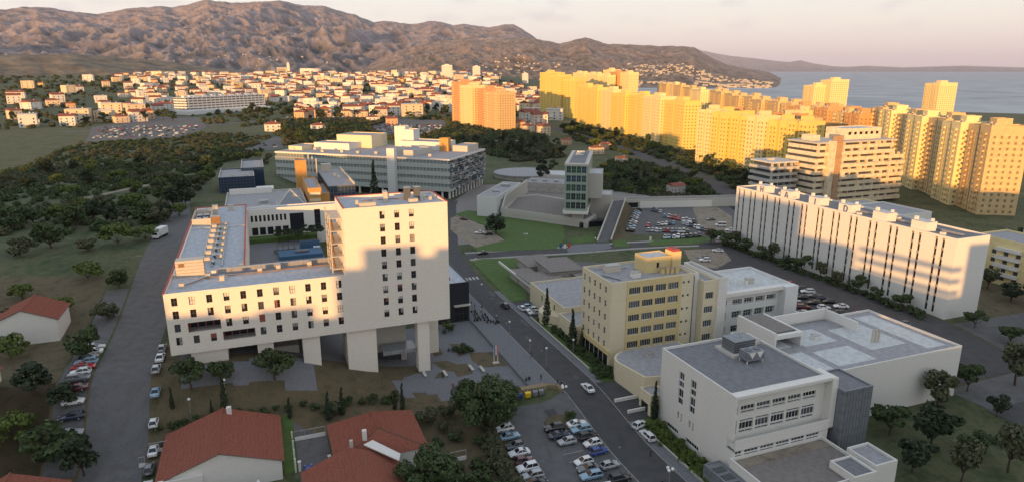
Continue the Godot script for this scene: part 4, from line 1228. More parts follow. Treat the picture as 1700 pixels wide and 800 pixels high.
func near_houses() -> void:
	var a := gable_house("red_roofed_house", "white house with one broad red tiled roof and a columned porch", -21.4, -1.0, 116.0, 133.0, 2.6, 6.2)
	O = Vector2(-11.2, 116)
	bx(a, "gable_projection", M.white, -21.4, -14.2, 115.2, 115.98, -3.4, 3.0)
	for p in [[-11.5, -1.0, 0.9, 1.0], [-8.0, -1.2, 1.0, 0.8]]:
		var w := part(a, "window", window_mesh(p[2], p[3], 2, 1), M.white_frame, Vector3(p[0] + 11.2, p[1], 0.04))
		part(w, "pane", boxmesh(Vector3(p[2] - 0.05, p[3] - 0.05, 0.02)), M.glass, Vector3(0, 0, -0.02))
	bx(a, "air_conditioner", M.white, -8.6, -7.7, 115.6, 115.98, -1.6, -0.9)
	bx(a, "porch_floor", M.wood_deck, -0.98, 1.6, 116.5, 128.0, -3.6, -3.0)
	for k in 4: bx(a, "porch_column", M.white, 1.2, 1.5, 117.0 + 3.4 * k, 117.3 + 3.4 * k, -3.0, 1.6)
	bx(a, "porch_wall", M.white, 1.55, 1.75, 116.5, 128.0, -3.6, -2.3)
	bx(a, "chimney", M.white, -10.4, -9.5, 131.0, 131.9, 5.0, 7.2)
	var b := gable_house("red_roofed_house", "house with a weathered red hipped roof beside the blue parked car", 8.6, 25.0, 111.0, 125.5, 2.6, 5.8, 0.5, true, true)
	O = Vector2(16.8, 111)
	bx(b, "chimney", M.white, 13.6, 14.4, 113.6, 114.4, 4.6, 6.6)
	bx(b, "chimney", M.concrete_pale, 11.0, 11.6, 112.0, 112.6, 3.6, 6.0)
	var c := gable_house("red_roofed_house", "house with a patched red gable roof and white verge in front of the hipped one", 2.6, 18.6, 92.0, 110.4, 2.5, 5.5)
	O = Vector2(10.3, 92)
	var vg := MB.new()
	var vq := [Vector3(13.2 - 10.3, 4.9, -(111.9 - 92.0)), Vector3(18.6 - 10.3, 3.7, -(106.3 - 92.0)), Vector3(19.3 - 10.3, 3.7, -(108.4 - 92.0)), Vector3(15.0 - 10.3, 4.9, -(112.9 - 92.0))]
	vg.quad(vq[0], vq[1], vq[2], vq[3])
	for k in 4: vg.quad(vq[k] - Vector3(0, 0.2, 0), vq[(k + 1) % 4] - Vector3(0, 0.2, 0), vq[(k + 1) % 4], vq[k])
	part(c, "white_flashing", vg.done(), M.white)
	bx(c, "aerial", M.metal, 12.4, 12.46, 105.0, 105.06, 4.8, 7.4)
	var d := gable_house("red_roofed_house", "low house with a small red roof in front of the white gable", -17.0, -5.0, 100.0, 110.5, 0.2, 2.6)
	d.position.y = 0.0
	var e := gable_house("red_roofed_house", "white house with red roof beyond the lane beside the dark parked car", -52.0, -36.0, 108.0, 122.0, 2.8, 6.0)
	e.position.y = 0.0
	for k in 7:
		var lu: float = [-62.0, -84.0, -66.0, -90.0, -60.0, -112.0, -86.0][k]
		var lv: float = [112.0, 122.0, 142.0, 156.0, 172.0, 138.0, 190.0][k]
		var hz := gable_house("lane_house", "red-roofed house among gardens beyond the lane, " + ["with trees behind it", "on the upper slope", "beside the parked rank", "by the grove", "opposite the side wing", "at the garden edge", "highest on the slope"][k], lu, lu + 13.0, lv, lv + 11.0, 3.2, 6.0)
		hz.position.y = T(lu + 6.0, lv) + 2.4
	# white hall and flats beyond the right-hand blocks
	var wh := bld("corner_hall", "low white hall with grey roof beyond the flat-roofed block", 152.0, 62.0)
	block(wh, 160.0, 205.0, 62.0, 78.0, -4.0, 6.5, M.white, M.roof_grey, {"l": grid(3, 3.0, 4, 7.0, 1, 1, 1.6, 1.6)}, {"mass": true}, 0.5)
	for k in 3: rooftop(wh, 168.0 + 12.0 * k, 70.0, 6.0, 3.0, 2.0, 1.4, M.metal)
	for k in 5:
		var fu: float = [214.0, 236.0, 226.0, 250.0, 292.0][k]
		var fv: float = [96.0, 132.0, 176.0, 206.0, 150.0][k]
		var fb := bld("low_flats", "low cream flats with balconies beyond the lettered block, " + ["by the corner hall", "by the bend", "in the second row", "under the concrete block", "farthest out"][k], fu, fv, 0.0, 0.0, "flats beyond the lettered block")
		block(fb, fu, fu + 16.0, fv, fv + 22.0, -1.0, 13.0 + 2.9 * (k % 3), M.tower_pale if k % 2 else M.white, M.roof_grey, {"l": grid(3, 4.0, 5, 3.4, 2.9, 4, 1.6, 1.5), "f": grid(3, 5.0, 3, 3.4, 2.9, 4, 1.8, 1.5)}, {"mass": true, "panes": ["glass_mid"]}, 0.5)
		for q in 4: bx(fb, "balcony", M.white, fu - 1.2, fu, fv + 6.0, fv + 14.0, 3.4 + 2.9 * q, 4.5 + 2.9 * q)

# ---------------------------------------------------------------- the high-rise district, the hillside town and the blocks behind the viewer
func high_rise(called: String, label: String, group: String, u: float, v: float, w: float, d: float, h: float, m: Material, turn := 0.0) -> Node3D:
	var g := T(u, v)
	var r := bld(called, label, u, v, g, turn if turn != 0.0 else 0.001, group)
	var fl := int((h - 2.0) / 2.9)
	# two slabs either side of a deep recessed stair slot
	for half in 2:
		var a := 0.0 if half == 0 else d * 0.5 + 1.2
		var e := d * 0.5 - 1.2 if half == 0 else d
		var lo := []
		var fo := []
		for j in fl:
			var y := 3.0 + 2.9 * j
			var x := 1.6
			while x < e - a - 1.2:
				lo.append([x, y, 1.1, 1.35])
				x += 3.1
			x = 1.6
			while x < w - 1.2 and half == 0:
				fo.append([x, y, 1.2, 1.35])
				x += 3.3
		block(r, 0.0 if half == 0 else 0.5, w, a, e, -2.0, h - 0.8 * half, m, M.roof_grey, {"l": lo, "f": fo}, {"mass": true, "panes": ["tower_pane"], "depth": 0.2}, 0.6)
	# stacked balconies either side of the slot
	var ba := MB.new()
	for j in fl:
		for q in [d * 0.2, d * 0.8]:
			ba.box(-0.95, 0.0, 2.6 + 2.9 * j, 3.6 + 2.9 * j, -q - 1.5, -q + 1.5)
	var bo := part(r, "balconies", ba.done(), [m, M.tower_pale, m][rng.randi() % 3])
	bo.set_meta("kind", "stuff")
	bx(r, "stair_slot", m, 3.4, w - 1.0, d * 0.5 - 1.2, d * 0.5 + 1.2, -2.0, h - 1.2)
	block(r, w * 0.3, w * 0.7, d * 0.3, d * 0.6, h - 0.5, h + 3.0, m, M.roof_grey, {}, {}, 0.2, "lift_house_wall", "lift_house_roof")
	for k in 3: bx(r, "roof_box", M.unit, w * 0.15 + k * 1.4, w * 0.15 + k * 1.4 + 0.9, d * 0.12 + k * d * 0.3, d * 0.12 + k * d * 0.3 + 1.0, h - 0.6, h + 0.7 + 0.4 * (k % 2))
	return r

func tower_row(group: String, label: String, a: Array, b: Array, n: int, w: float, h0: float, h1: float, mats: Array, jag := 2.0) -> void:
	var p := Vector2(a[0], a[1])
	var q := Vector2(b[0], b[1])
	var dir := (q - p) / n
	for k in n:
		var s := p + dir * k
		var turn := rad_to_deg(atan2(-dir.x, -dir.y))
		var off := dir.orthogonal().normalized() * (jag if k % 2 else 0.0)
		var words: String = ["plain front", "set-back front"][k % 2]
		high_rise("apartment_tower", label + ", " + words + (", row end" if k == 0 or k == n - 1 else ""), group, s.x + dir.x * 0.97 + off.x, s.y + dir.y * 0.97 + off.y, w, dir.length() - 1.3, lerpf(h0, h1, (k + 0.5) / n) + rng.randf_range(-1.2, 1.2), M[mats[k % mats.size()]], turn if absf(turn) > 0.01 else 0.01)

func district() -> void:
	tower_row("golden slab towers along the avenue", "golden yellow slab tower in the row along the avenue", [412.0, 827.0], [369.0, 519.0], 7, 17.0, 53.0, 43.5, ["tower_yellow", "tower_yellow", "tower_pale"], 3.0)
	tower_row("golden towers by the bend", "tall golden tower in the farthest row before the hills", [444.0, 1030.0], [458.0, 925.0], 3, 20.0, 71.0, 58.0, ["tower_yellow"], 3.0)
	tower_row("golden towers by the tree belt", "golden tower in the front row above the dark tree belt", [322.0, 437.0], [331.0, 330.0], 6, 16.0, 42.0, 40.0, ["tower_pale", "tower_yellow", "tower_yellow"], 2.5)
	tower_row("orange towers by the hillside town", "orange and cream tower standing alone before the hillside town", [256.0, 900.0], [274.0, 745.0], 4, 22.0, 58.0, 44.0, ["tower_orange", "tower_pale", "tower_orange", "tower_tan"], 4.0)
	tower_row("tan slabs towards the bay", "tan slab tower in the long row before the bay", [880.2, 1351.4], [611.0, 818.4], 6, 18.0, 46.0, 45.0, ["tower_tan", "tower_tan", "tower_pale"], 3.0)
	tower_row("tan slabs towards the bay", "tan slab tower in the stepped row below the bay", [604.1, 795.4], [463.3, 504.4], 7, 18.0, 45.0, 43.0, ["tower_tan"], 3.0)
	tower_row("tan slabs towards the bay", "tan slab tower behind the terraced concrete block", [452.9, 491.2], [419.6, 369.3], 6, 18.0, 43.0, 41.0, ["tower_tan", "tower_orange"], 3.0)
	tower_row("tan slabs towards the bay", "brown slab tower beyond the long lettered block", [429.7, 372.5], [341.9, 224.6], 7, 18.0, 46.0, 44.0, ["tower_tan", "tower_pale"], 3.0)
	tower_row("pale towers behind the golden row", "pale pinkish tower rising behind the golden row", [679.3, 1247.0], [664.9, 1117.1], 3, 20.0, 74.0, 66.0, ["tower_pale", "tower_orange"], 4.0)
	tower_row("pale towers behind the golden row", "pale low tower seen over the golden row", [659.2, 1347.4], [644.3, 1163.5], 5, 18.0, 68.0, 62.0, ["tower_pale"], 3.0)
	for p in [[791.9, 792.0, 50.0, "twin tower with tan sides against the bay"], [808.0, 775.5, 58.0, "taller twin tower against the bay"], [920.8, 688.9, 54.0, "tower standing alone by the water"]]:
		high_rise("apartment_tower", "pale " + p[3], "towers against the bay", p[0], p[1], 28.0, 30.0, p[2], M.tower_pale, 14.0)
	# mixed lower blocks between the rows
	for p in [[440.2, 465.9, 35.0], [440.5, 432.4, 37.0], [464.3, 422.8, 39.0], [428.2, 436.7, 39.0], [449.6, 427.9, 41.0], [462.6, 407.8, 38.0], [437.7, 539.1, 33.0], [437.4, 498.8, 31.0], [412.4, 428.2, 34.0], [404.4, 405.0, 32.0], [440.3, 410.1, 36.0], [432.3, 387.9, 33.0], [436.7, 359.4, 32.0], [454.6, 335.0, 30.0], [462.5, 306.1, 28.0]]:
		high_rise("apartment_block", "mixed tan mid-height block wedged between the tower rows", "mid-height blocks between the towers", p[0], p[1], 26.0, 24.0, p[2], [M.tower_tan, M.tower_orange, M.tower_pale, M.brutal][rng.randi() % 4], 5.0)
	# long pale office range before the town
	var o := bld("office_range", "long white office range with stepped balconies before the hillside town", -102.0, 1225.8, 0.0, -44.0)
	banded(o, 0.0, 172.0, 0.0, 30.0, 6.0, 5, 4.2, 2.4, 1.2, M.white_cool, M.glass_mid, M.roof_pale, 9.0)
	bx(o, "podium", M.white_cool, -4.0, 176.0, -8.0, 30.0, 0.0, 6.0)
	for k in 9: rooftop(o, 10.0 + 19.0 * k, 15.0, 27.6, 8.0, 6.0, 3.0, M.white)
	# hilltop landmarks
	var ch := bld("hill_tower", "slim white tower with hall rising above the hillside town", 158.1, 3270.8, 0.0, 5.0)
	ch.position.y = T(158.1, 3270.8)
	bx(ch, "shaft", M.white, 0.0, 12.0, 0.0, 12.0, -4.0, 44.0)
	bx(ch, "belfry", M.white, 1.5, 10.5, 1.5, 10.5, 44.0, 52.0)
	bx(ch, "hall", M.cream, -44.0, -2.0, 0.0, 24.0, -4.0, 30.0)
	bx(ch, "hall_window_row", M.glass_mid, -42.0, -6.0, -0.3, 0.0, 12.0, 17.0)
	bx(ch, "hall_window_row", M.glass_mid, -42.0, -6.0, -0.3, 0.0, 21.0, 25.0)
	var cy := thing("round_hall", "broad white drum-shaped hall on the hilltop", "building", G(258.4, 3232.4), 0.0)
	var b := MB.new()
	var ring := PackedVector2Array()
	for k in 24: ring.append(Vector2(cos(TAU * k / 24) * 48.0, sin(TAU * k / 24) * 34.0))
	b.prism(ring, -4.0, 26.0)
	part(cy, "drum", b.done(), M.white)
	hill_block(612.5, 2258.6, 34.0, 44.0, "pale slab tower on the far hillside")
	hill_block(710.9, 2220.8, 24.0, 40.0, "pale tower with grey side on the far hillside")
	hill_block(920.5, 2288.2, 20.0, 34.0, "slim tower at the end of the hillside town")
	houses()
	coast_town()

func hill_block(u: float, v: float, w: float, h: float, label: String) -> void:
	high_rise("apartment_tower", label, "towers on the far hillside", u, v, w, w * 0.7, h, M.white, 10.0)

func house_proto(label: String, w: float, d: float, h: float, mw: Material, mr: Material, hip: bool, pitch := 0.27) -> Node3D:
	var r := thing("hillside_house", label, "house", Vector3.ZERO, 0.0, "houses of the hillside town")
	var b := MB.new()
	b.wall(Vector3(-w / 2, -3.0, d / 2), Vector3.RIGHT, w, h + 3.0, grid(2.2, (w - 4.4) / 2, 3, 4.6, 3.0, int(h / 3.2), 1.3, 1.5), 0.2)
	b.wall(Vector3(w / 2, -3.0, d / 2), Vector3.FORWARD, d, h + 3.0, [], 0.2)
	b.wall(Vector3(-w / 2, -3.0, -d / 2), Vector3.BACK, d, h + 3.0, grid(2.2, (d - 4.4), 2, 4.6, 3.0, int(h / 3.2), 1.3, 1.5), 0.2)
	b.wall(Vector3(w / 2, -3.0, -d / 2), Vector3.LEFT, w, h + 3.0, [], 0.2)
	part(r, "wall", b.done(), mw)
	var g := MB.new()
	g.box(-w / 2 + 0.2, w / 2 - 0.2, 0, h - 0.5, -d / 2 + 0.2, d / 2 - 0.2)
	var wo := part(r, "windows", g.done(), M.glass_mid)
	wo.set_meta("kind", "stuff")
	var t := MB.new()
	var e := 0.6
	var rh := d * pitch
	var x := w / 2 + e
	var z := d / 2 + e
	var k := z * 0.9 if hip else 0.0
	var A := Vector3(-x + k, h + rh, 0)
	var B := Vector3(x - k, h + rh, 0)
	t.quad(Vector3(-x, h - 0.1, z), Vector3(x, h - 0.1, z), B, A)
	t.quad(Vector3(x, h - 0.1, -z), Vector3(-x, h - 0.1, -z), A, B)
	t.tri(Vector3(x, h - 0.1, z), Vector3(x, h - 0.1, -z), B)
	t.tri(Vector3(-x, h - 0.1, -z), Vector3(-x, h - 0.1, z), A)
	t.quad(Vector3(-x, h - 0.1, -z), Vector3(x, h - 0.1, -z), Vector3(x, h - 0.1, z), Vector3(-x, h - 0.1, z))
	var ro := part(r, "roof", t.done(), mr)
	part(ro, "chimney", boxmesh(Vector3(0.9, 2.4, 0.9)), mw, Vector3(w * 0.22, h + rh * 0.7, d * 0.12))
	bx_local(r, "balcony", mw, Vector3(w * 0.5, 0.9, 1.3), Vector3(-w * 0.12, 3.4, d / 2 + 0.6))
	return r

func bx_local(root: Node, called: String, m: Material, s: Vector3, at: Vector3) -> void:
	part(root, called, boxmesh(s), m, at)

func houses() -> void:
	mat("wall_white", lin(0.72, 0.69, 0.64), 0.85)
	mat("wall_cream", lin(0.68, 0.56, 0.4), 0.85)
	mat("wall_peach", lin(0.62, 0.4, 0.26), 0.85)
	mat("wall_yellow", lin(0.7, 0.48, 0.18), 0.85)
	mat("wall_grey", lin(0.42, 0.4, 0.38), 0.85)
	var kinds := [["white flat-roofed apartment house", 17.0, 14.0, 12.0, "wall_white", true], ["cream flat-roofed apartment house", 20.0, 14.0, 13.5, "wall_cream", true], ["white two-storey house under an orange hipped roof", 14.0, 12.0, 7.0, "wall_white", true], ["tall white house under an orange gable roof", 15.0, 13.0, 10.5, "wall_white", false], ["cream house under an orange hipped roof", 16.0, 12.0, 8.0, "wall_cream", true], ["tall cream house under an orange gable roof", 13.0, 12.0, 11.0, "wall_cream", false], ["peach house under an orange gable roof", 14.0, 12.0, 8.5, "wall_peach", false], ["yellow house under an orange hipped roof", 13.0, 11.0, 9.0, "wall_yellow", true], ["grey unplastered house under an orange gable roof", 14.0, 12.0, 9.0, "wall_grey", false], ["long white terrace under an orange gable roof", 26.0, 13.0, 10.0, "wall_white", false]]
	var protos := []
	for k in kinds: protos.append(house_proto(k[0] + " on the far hillside", k[1], k[2], k[3], M[k[4]], M.tile if not k[0].contains("flat") else M.roof_pale, k[5], 0.02 if k[0].contains("flat") else 0.21))
	var used := []
	var first := {}
	var tries := 0
	var made := 0
	while made < 290 and tries < 12000:
		tries += 1
		var az := deg_to_rad(rng.randf_range(-23.0, 4.5))
		if made % 6 == 0: az = deg_to_rad(rng.randf_range(-37.0, -22.0))
		var d := 1060.0 + 1550.0 * pow(rng.randf(), 1.6)
		if az > deg_to_rad(-1.0): d = rng.randf_range(900.0, 2000.0)
		var x := sin(az) * d
		var z := -cos(az) * d
		var u := x * cos(AX) + z * sin(AX)
		var v := x * sin(AX) - z * cos(AX)
		if az > deg_to_rad(-26.5) and az < deg_to_rad(-17.5) and d < 1480.0: continue
		if az > deg_to_rad(-8.0) and az < deg_to_rad(1.0) and d < 1150.0: continue
		var ok := true
		for p in used:
			if p.distance_to(Vector2(u, v)) < 23.0:
				ok = false
				break
		if not ok: continue
		used.append(Vector2(u, v))
		var k: int = [0, 0, 1, 1, 2, 3, 3, 4, 5, 6, 7, 8, 9][rng.randi() % 13]
		var turn := az * -1.0 + rng.randf_range(-0.5, 0.5) + (PI / 2 if rng.randf() < 0.2 else 0.0)
		if not first.has(k):
			first[k] = true
			protos[k].position = G(u, v)
			protos[k].rotation.y = turn
		else:
			copy(protos[k], G(u, v), turn, rng.randf_range(1.05, 1.55))
		made += 1
	# the many smaller roofs and walls further back in the town
	for kind in 4:
		var am := ArrayMesh.new()
		var src: Node3D = protos[[0, 2, 4, 3][kind]]
		for nm in ["wall", "roof", "windows"]:
			var pn: MeshInstance3D = src.get_node(nm)
			am.add_surface_from_arrays(Mesh.PRIMITIVE_TRIANGLES, pn.mesh.surface_get_arrays(0))
			am.surface_set_material(am.get_surface_count() - 1, pn.material_override)
		var mm := MultiMesh.new()
		mm.transform_format = MultiMesh.TRANSFORM_3D
		mm.mesh = am
		var list := []
		for q in 220:
			var az := deg_to_rad(rng.randf_range(-30.0, 5.0))
			var d := rng.randf_range(1250.0, 2750.0) if az < deg_to_rad(-1.0) else rng.randf_range(1200.0, 2100.0)
			if az > deg_to_rad(-27.5) and az < deg_to_rad(-17.5) and d < 1500.0: continue
			var x := sin(az) * d
			var z := -cos(az) * d
			var u := x * cos(AX) + z * sin(AX)
			var v := x * sin(AX) - z * cos(AX)
			var ok := true
			for p in used:
				if p.distance_to(Vector2(u, v)) < 19.0:
					ok = false
					break
			if not ok: continue
			used.append(Vector2(u, v))
			list.append(Transform3D(Basis(Vector3.UP, -az + rng.randf_range(-0.6, 0.6)).scaled(Vector3.ONE * rng.randf_range(0.9, 1.4)), G(u, v)))
		mm.instance_count = list.size()
		for q in list.size(): mm.set_instance_transform(q, list[q])
		var o := MultiMeshInstance3D.new()
		o.name = ["back_town_flats", "back_town_houses", "back_town_cottages", "back_town_terraces"][kind]
		o.multimesh = mm
		add_child(o)
		tag(o, ["crowd of small white flats", "crowd of small white houses with orange roofs", "crowd of small cream houses with orange roofs", "crowd of small tall-fronted houses with orange roofs"][kind] + " filling the hillside town", "houses")
		o.set_meta("kind", "stuff")
	# villas among the trees nearer the campus
	for p in [[19.5, 862.6, 2, 1.25, "large white villa with a red roof alone in the scrub"], [71.0, 840.0, 2, 1.1, "low villa with a dark red roof behind the faculty building"], [157.0, 959.9, 2, 1.1, "small white villa with an orange roof above the faculty roof"], [173.5, 907.9, 6, 1.0, "small villa with a red roof above the faculty roof"], [301.6, 769.2, 6, 1.2, "peach villa beside the avenue below the town"], [304.2, 693.5, 5, 1.0, "white villa with balconies beside the avenue"], [307.8, 749.1, 4, 0.9, "low peach villa between two others beside the avenue"], [232.0, 330.3, 8, 0.6, "small grey house in the scrub beyond the car park"], [268.4, 457.1, 8, 0.55, "low house with a reddish roof behind the glass tower"], [287.9, 599.3, 6, 0.6, "small orange house under the golden towers"], [281.1, 523.2, 4, 0.7, "small cream house among orange-lit trees"], [304.2, 548.8, 6, 0.6, "tiny peach house among orange-lit trees"]]:
		var c := copy(protos[p[2]], G(p[0], p[1]), rng.randf_range(0.2, 0.6), p[3], p[4], "villas among the trees")
		c.name = numbered("villa")

func coast_town() -> void:
	var mm := MultiMesh.new()
	mm.transform_format = MultiMesh.TRANSFORM_3D
	mm.mesh = boxmesh(Vector3(16, 10, 14))
	var list := []
	for r in [["hills", 0.60, 0.98, 1, 30, 900], ["hills", 0.3, 0.6, 8, 40, 130], ["mountains", 0.15, 0.72, 8, 30, 140], ["foothills", 0.2, 1.0, 1, 12, 40]]:
		var P: PackedVector3Array = ranges[r[0]][0]
		var na: int = ranges[r[0]][1]
		var nr: int = ranges[r[0]][2]
		var n := FastNoiseLite.new()
		n.seed = 4
		n.frequency = 0.0016
		for k in r[5]:
			var i := int(rng.randf_range(r[1], r[2]) * na)
			var j := rng.randi_range(r[3], r[4])
			var p := P[i * (nr + 1) + j]
			if n.get_noise_2d(p.x, p.z) < 0.02: continue
			var q := P[(i + 1) * (nr + 1) + j + 1]
			p = p.lerp(q, rng.randf())
			list.append(Transform3D(Basis(Vector3.UP, rng.randf() * PI).scaled(Vector3.ONE * rng.randf_range(0.5, 1.1)), p + Vector3(0, 2, 0)))
	mm.instance_count = list.size()
	for k in list.size(): mm.set_instance_transform(k, list[k])
	var o := MultiMeshInstance3D.new()
	o.name = "coastal_settlement"
	o.multimesh = mm
	o.material_override = M.wall_grey
	add_child(o)
	tag(o, "scattered pale houses of the distant coastal villages below the hills", "houses")
	o.set_meta("kind", "stuff")

# blocks of flats behind the viewpoint, whose long shadows lie over the campus
func western_blocks() -> void:
	var sky_line := [[-460, -330, 60], [-330, -230, 61], [-230, -161, 59], [-161, -112.5, 43], [-112.5, -105, 37.2], [-105, -99, 35.5], [-99, -90, 36.2], [-90, -86.2, 32.7], [-86.2, -81.4, 43.6], [-81.4, -71.5, 48.1], [-71.5, -68.7, 44.8], [-68.7, -60, 46.5], [-60, -35, 41.5], [-35, -5, 40.6], [-5, 19, 42.8], [19, 35.4, 30.0], [35.4, 62, 21.5], [62, 150, 36]]
	var k := 0
	for s: Array in sky_line:
		k += 1
		var vv := -40.0
		var uu: float = (s[0] + 0.656 * vv) / 0.755
		var wide: float = s[1] - s[0] - 0.02
		var r := bld("western_apartment_block", "block of flats behind the viewpoint, %d metres tall, in the western row" % int(s[2]), uu, vv, 0.0, 41.0, "apartment blocks behind the viewpoint")
		block(r, 0.0, wide, -14.0, 0.0, -4.0, s[2], M.white, M.roof_grey, {}, {}, 0.4)
		if wide > 9.0:
			for j in 8: bx(r, "window_row", M.glass_mid, 1.0, wide - 1.0, 0.0, 0.06, 4.0 + 3.6 * j, 5.6 + 3.6 * j)

# ---------------------------------------------------------------- streets, lawns, paving
func grounds() -> void:
	# the slope below the dormitory
	sheet("grass_slope", [-60, 126, 8, 126, 30, 118, 41, 118, 46, 124, 54, 131, 54, 147, 40, 160, -24, 162, -24, 147, -60, 150], 0.03, M.dry)
	sheet("road", strip([65.75, 40, 65.75, 206, 66.5, 225, 70, 256, 82, 300, 95, 345, 100, 358], 8.6), 0.04, M.asphalt)
	sheet("road", strip([73.5,243.8, 95.2,241.2, 117.8,237.5, 142.2,235.4, 163.5,231.5, 181.7,226.7, 198.6,231.7], 8.0), 0.05, M.asphalt)
	sheet("pavement", strip([74.4,243.4, 95.2,241.2, 117.8,237.5, 142.2,235.4, 163.5,231.5, 180.5,227.2], 12.4), 0.035, M.kerb)
	sheet("campus_paving", [72, 262, 84, 262, 101, 312, 113, 309, 150, 345, 176, 330, 196, 306, 215, 330, 175, 395, 130, 402, 104, 360, 90, 345], 0.03, M.paving_warm)
	sheet("parking_lot", [40.6, 50, 61.4, 50, 61.4, 128.6, 60.2, 126.2, 58, 124.6, 54, 123.6, 48, 124.2, 44, 121], 0.035, M.asphalt_pale)
	sheet("pavement", [54.2, 128.8, 61.4, 128.8, 61.4, 214, 54.6, 214, 54.6, 178, 54.2, 178], 0.0, M.paving, 0.13)
	sheet("plaza", [33.5, 131.5, 54.1, 131.5, 54.1, 176.9, 33.5, 176.9], 0.05, M.paving)
	sheet("undercroft_paving", [-20, 150, 33.4, 152, 33.4, 176.9, -20, 176.9], 0.06, M.paving)
	for p in [[43.9,162.1, 47.1,160.9, 47.5,155.2, 44.3,153.2], [47.3,154.5, 53.9,152.8, 54.0,143.7, 47.6,145.0, 46.5,150.0], [39.1,162.6, 40.9,162.4, 40.6,156.2, 38.0,155.5], [36.8,152.4, 40.5,151.9, 42.2,148.9, 44.7,148.4, 44.3,142.6, 40.4,142.0, 40.2,145.3, 38.3,146.3], [40.9,138.4, 49.6,135.7, 50.6,133.4, 48.8,130.2, 42.0,132.8], [34.9,153.2, 36.6,152.8, 35.6,148.6, 33.8,149.0], [36.7,146.1, 37.9,145.7, 37.1,142.5, 35.0,143.1]]:
		sheet("flower_bed", p, 0.09, M.dry)
	sheet("path", [-19.4,146.3, -15.1,146.1, -15.2,147.3, -6.0,147.1, -5.8,148.3, 4.5,150.1, 7.7,149.5, 7.6,139.3, 1.0,139.4, 1.0,141.8, -6.0,141.6, -6.3,140.9, -9.2,141.1, -9.4,141.7, -19.3,141.9], 0.09, M.paving)
	sheet("path", [24.8,144.0, 27.5,143.8, 27.9,145.3, 30.9,146.9, 33.8,147.5, 33.7,143.4, 36.7,143.0, 37.6,146.5, 40.6,145.5, 39.2,137.7, 37.4,134.5, 31.4,135.6, 31.2,136.9, 28.0,137.6, 28.5,135.0, 25.5,135.8], 0.09, M.paving)
	sheet("traffic_island", [52.4,117.1, 54.5,118.5, 58.6,118.3, 59.0,116.2, 56.5,113.4, 52.3,113.4], 0.0, M.dry, 0.18)
	sheet("pavement", [70.1, 50, 72.4, 50, 72.4, 111.8, 70.1, 111.8], 0.0, M.paving, 0.13)
	sheet("forecourt", [70.1, 112, 77.2, 112, 77.2, 127, 70.1, 127], 0.05, M.asphalt)
	sheet("pavement", [70.1, 127.2, 71.8, 127.2, 71.8, 199, 70.1, 199], 0.0, M.paving, 0.13)
	sheet("lawn", [71.9, 127.4, 76.9, 127.4, 76.9, 160, 72.6, 172, 71.9, 172], 0.06, M.lawn)
	sheet("lawn", [72.5, 74, 76.4, 74, 76.4, 111.5, 72.5, 111.5], 0.06, M.lawn)
	sheet("side_yard", [71.9, 172.2, 77.4, 172.2, 77.4, 190, 71.9, 190], 0.05, M.asphalt)
	sheet("lawn", [73.9,236.3, 78.7,238.1, 94.4,233.9, 83.9,205.0, 76.8,187.5, 71.4,187.1, 72.8,212.2], 0.0, M.lawn, 0.15)
	sheet("lawn", [91.7,321.9, 100.8,328.1, 106.9,322.5, 115.6,309.6, 133.0,278.4, 123.5,255.8, 111.7,240.9, 80.3,248.9, 81.1,254.7, 97.9,262.3, 98.2,294.5], 0.0, M.lawn, 0.15)
	sheet("bare_yard", [87.2,313.0, 92.0,318.7, 97.8,293.3, 97.4,262.5, 81.8,255.4, 80.3,265.7, 80.5,289.4], 0.07, M.bare)
	sheet("pavement", [115.9,239.3, 122.9,245.0, 132.2,243.5, 137.5,241.5, 134.6,234.1, 129.4,233.1, 114.6,233.8], 0.08, M.paving)
	sheet("lawn", [122.4,254.0, 139.1,259.4, 134.7,247.0, 124.5,245.4], 0.09, M.lawn)
	sheet("lawn", [140.0,245.0, 147.0,244.6, 142.6,233.1, 136.4,234.5], 0.0, M.lawn, 0.15)
	sheet("lawn", [152.5,235.8, 158.7,238.9, 184.6,234.7, 181.1,229.2, 169.5,227.0, 151.7,231.8], 0.0, M.lawn, 0.15)
	sheet("parking_lot", [147, 255, 180, 242, 190, 224, 206, 224, 242, 292, 236, 303, 189, 305], 0.05, M.asphalt_pale)
	sheet("bare_yard", [216.5,292.1, 232.3,294.9, 221.5,265.9, 189.4,226.0, 181.7,226.7, 195.7,258.5], 0.08, M.bare)
	sheet("yard", [160.8,221.0, 177.7,217.6, 169.3,201.4, 156.6,194.2, 151.1,201.4], 0.06, M.bare)
	sheet("parking_lot", [136, 100, 186, 100, 186, 226, 172, 226, 150, 190, 136, 160], 0.05, M.asphalt)
	sheet("yard", [100, 151, 150, 151, 150, 190, 136, 205, 108, 225, 100, 200], 0.04, M.asphalt_pale)
	sheet("road", strip([374.3,1059.2, 360.1,825.4, 344.4,685.8, 318.0,523.4, 292.8,412.8, 276.9,350.1, 249.5,297.5, 232.1,258.8, 234.4,208.7], 15.0), 0.05, M.asphalt)
	sheet("lane", [-36, 60, -25.5, 60, -25, 150, -25, 262, -31, 330, -40, 330, -36, 262], 0.05, M.asphalt_pale)
	sheet("parking_lot", [-42, 128, -36.5, 128, -36.5, 200, -42, 200], 0.06, M.asphalt_pale)
	sheet("garden", [-120, 96, -42.5, 96, -42.5, 210, -120, 230], 0.03, M.dry)
	sheet("yard", [151, 60, 240, 60, 240, 122, 187, 124, 186.5, 100, 151, 99], 0.05, M.asphalt_pale)
	sheet("lawn", [203, 124, 260, 100, 262, 240, 203, 226], 0.04, M.dry)
	sheet("road", strip([150, 84, 200, 84, 300, 100], 9.0), 0.09, M.asphalt)
	sheet("driveway", [1.9, 96, 8.0, 96, 8.0, 126, 1.9, 132], 0.06, M.asphalt_pale)
	sheet("lawn", [-0.6, 117, 1.7, 117, 1.8, 134, -0.6, 134], 0.06, M.lawn)
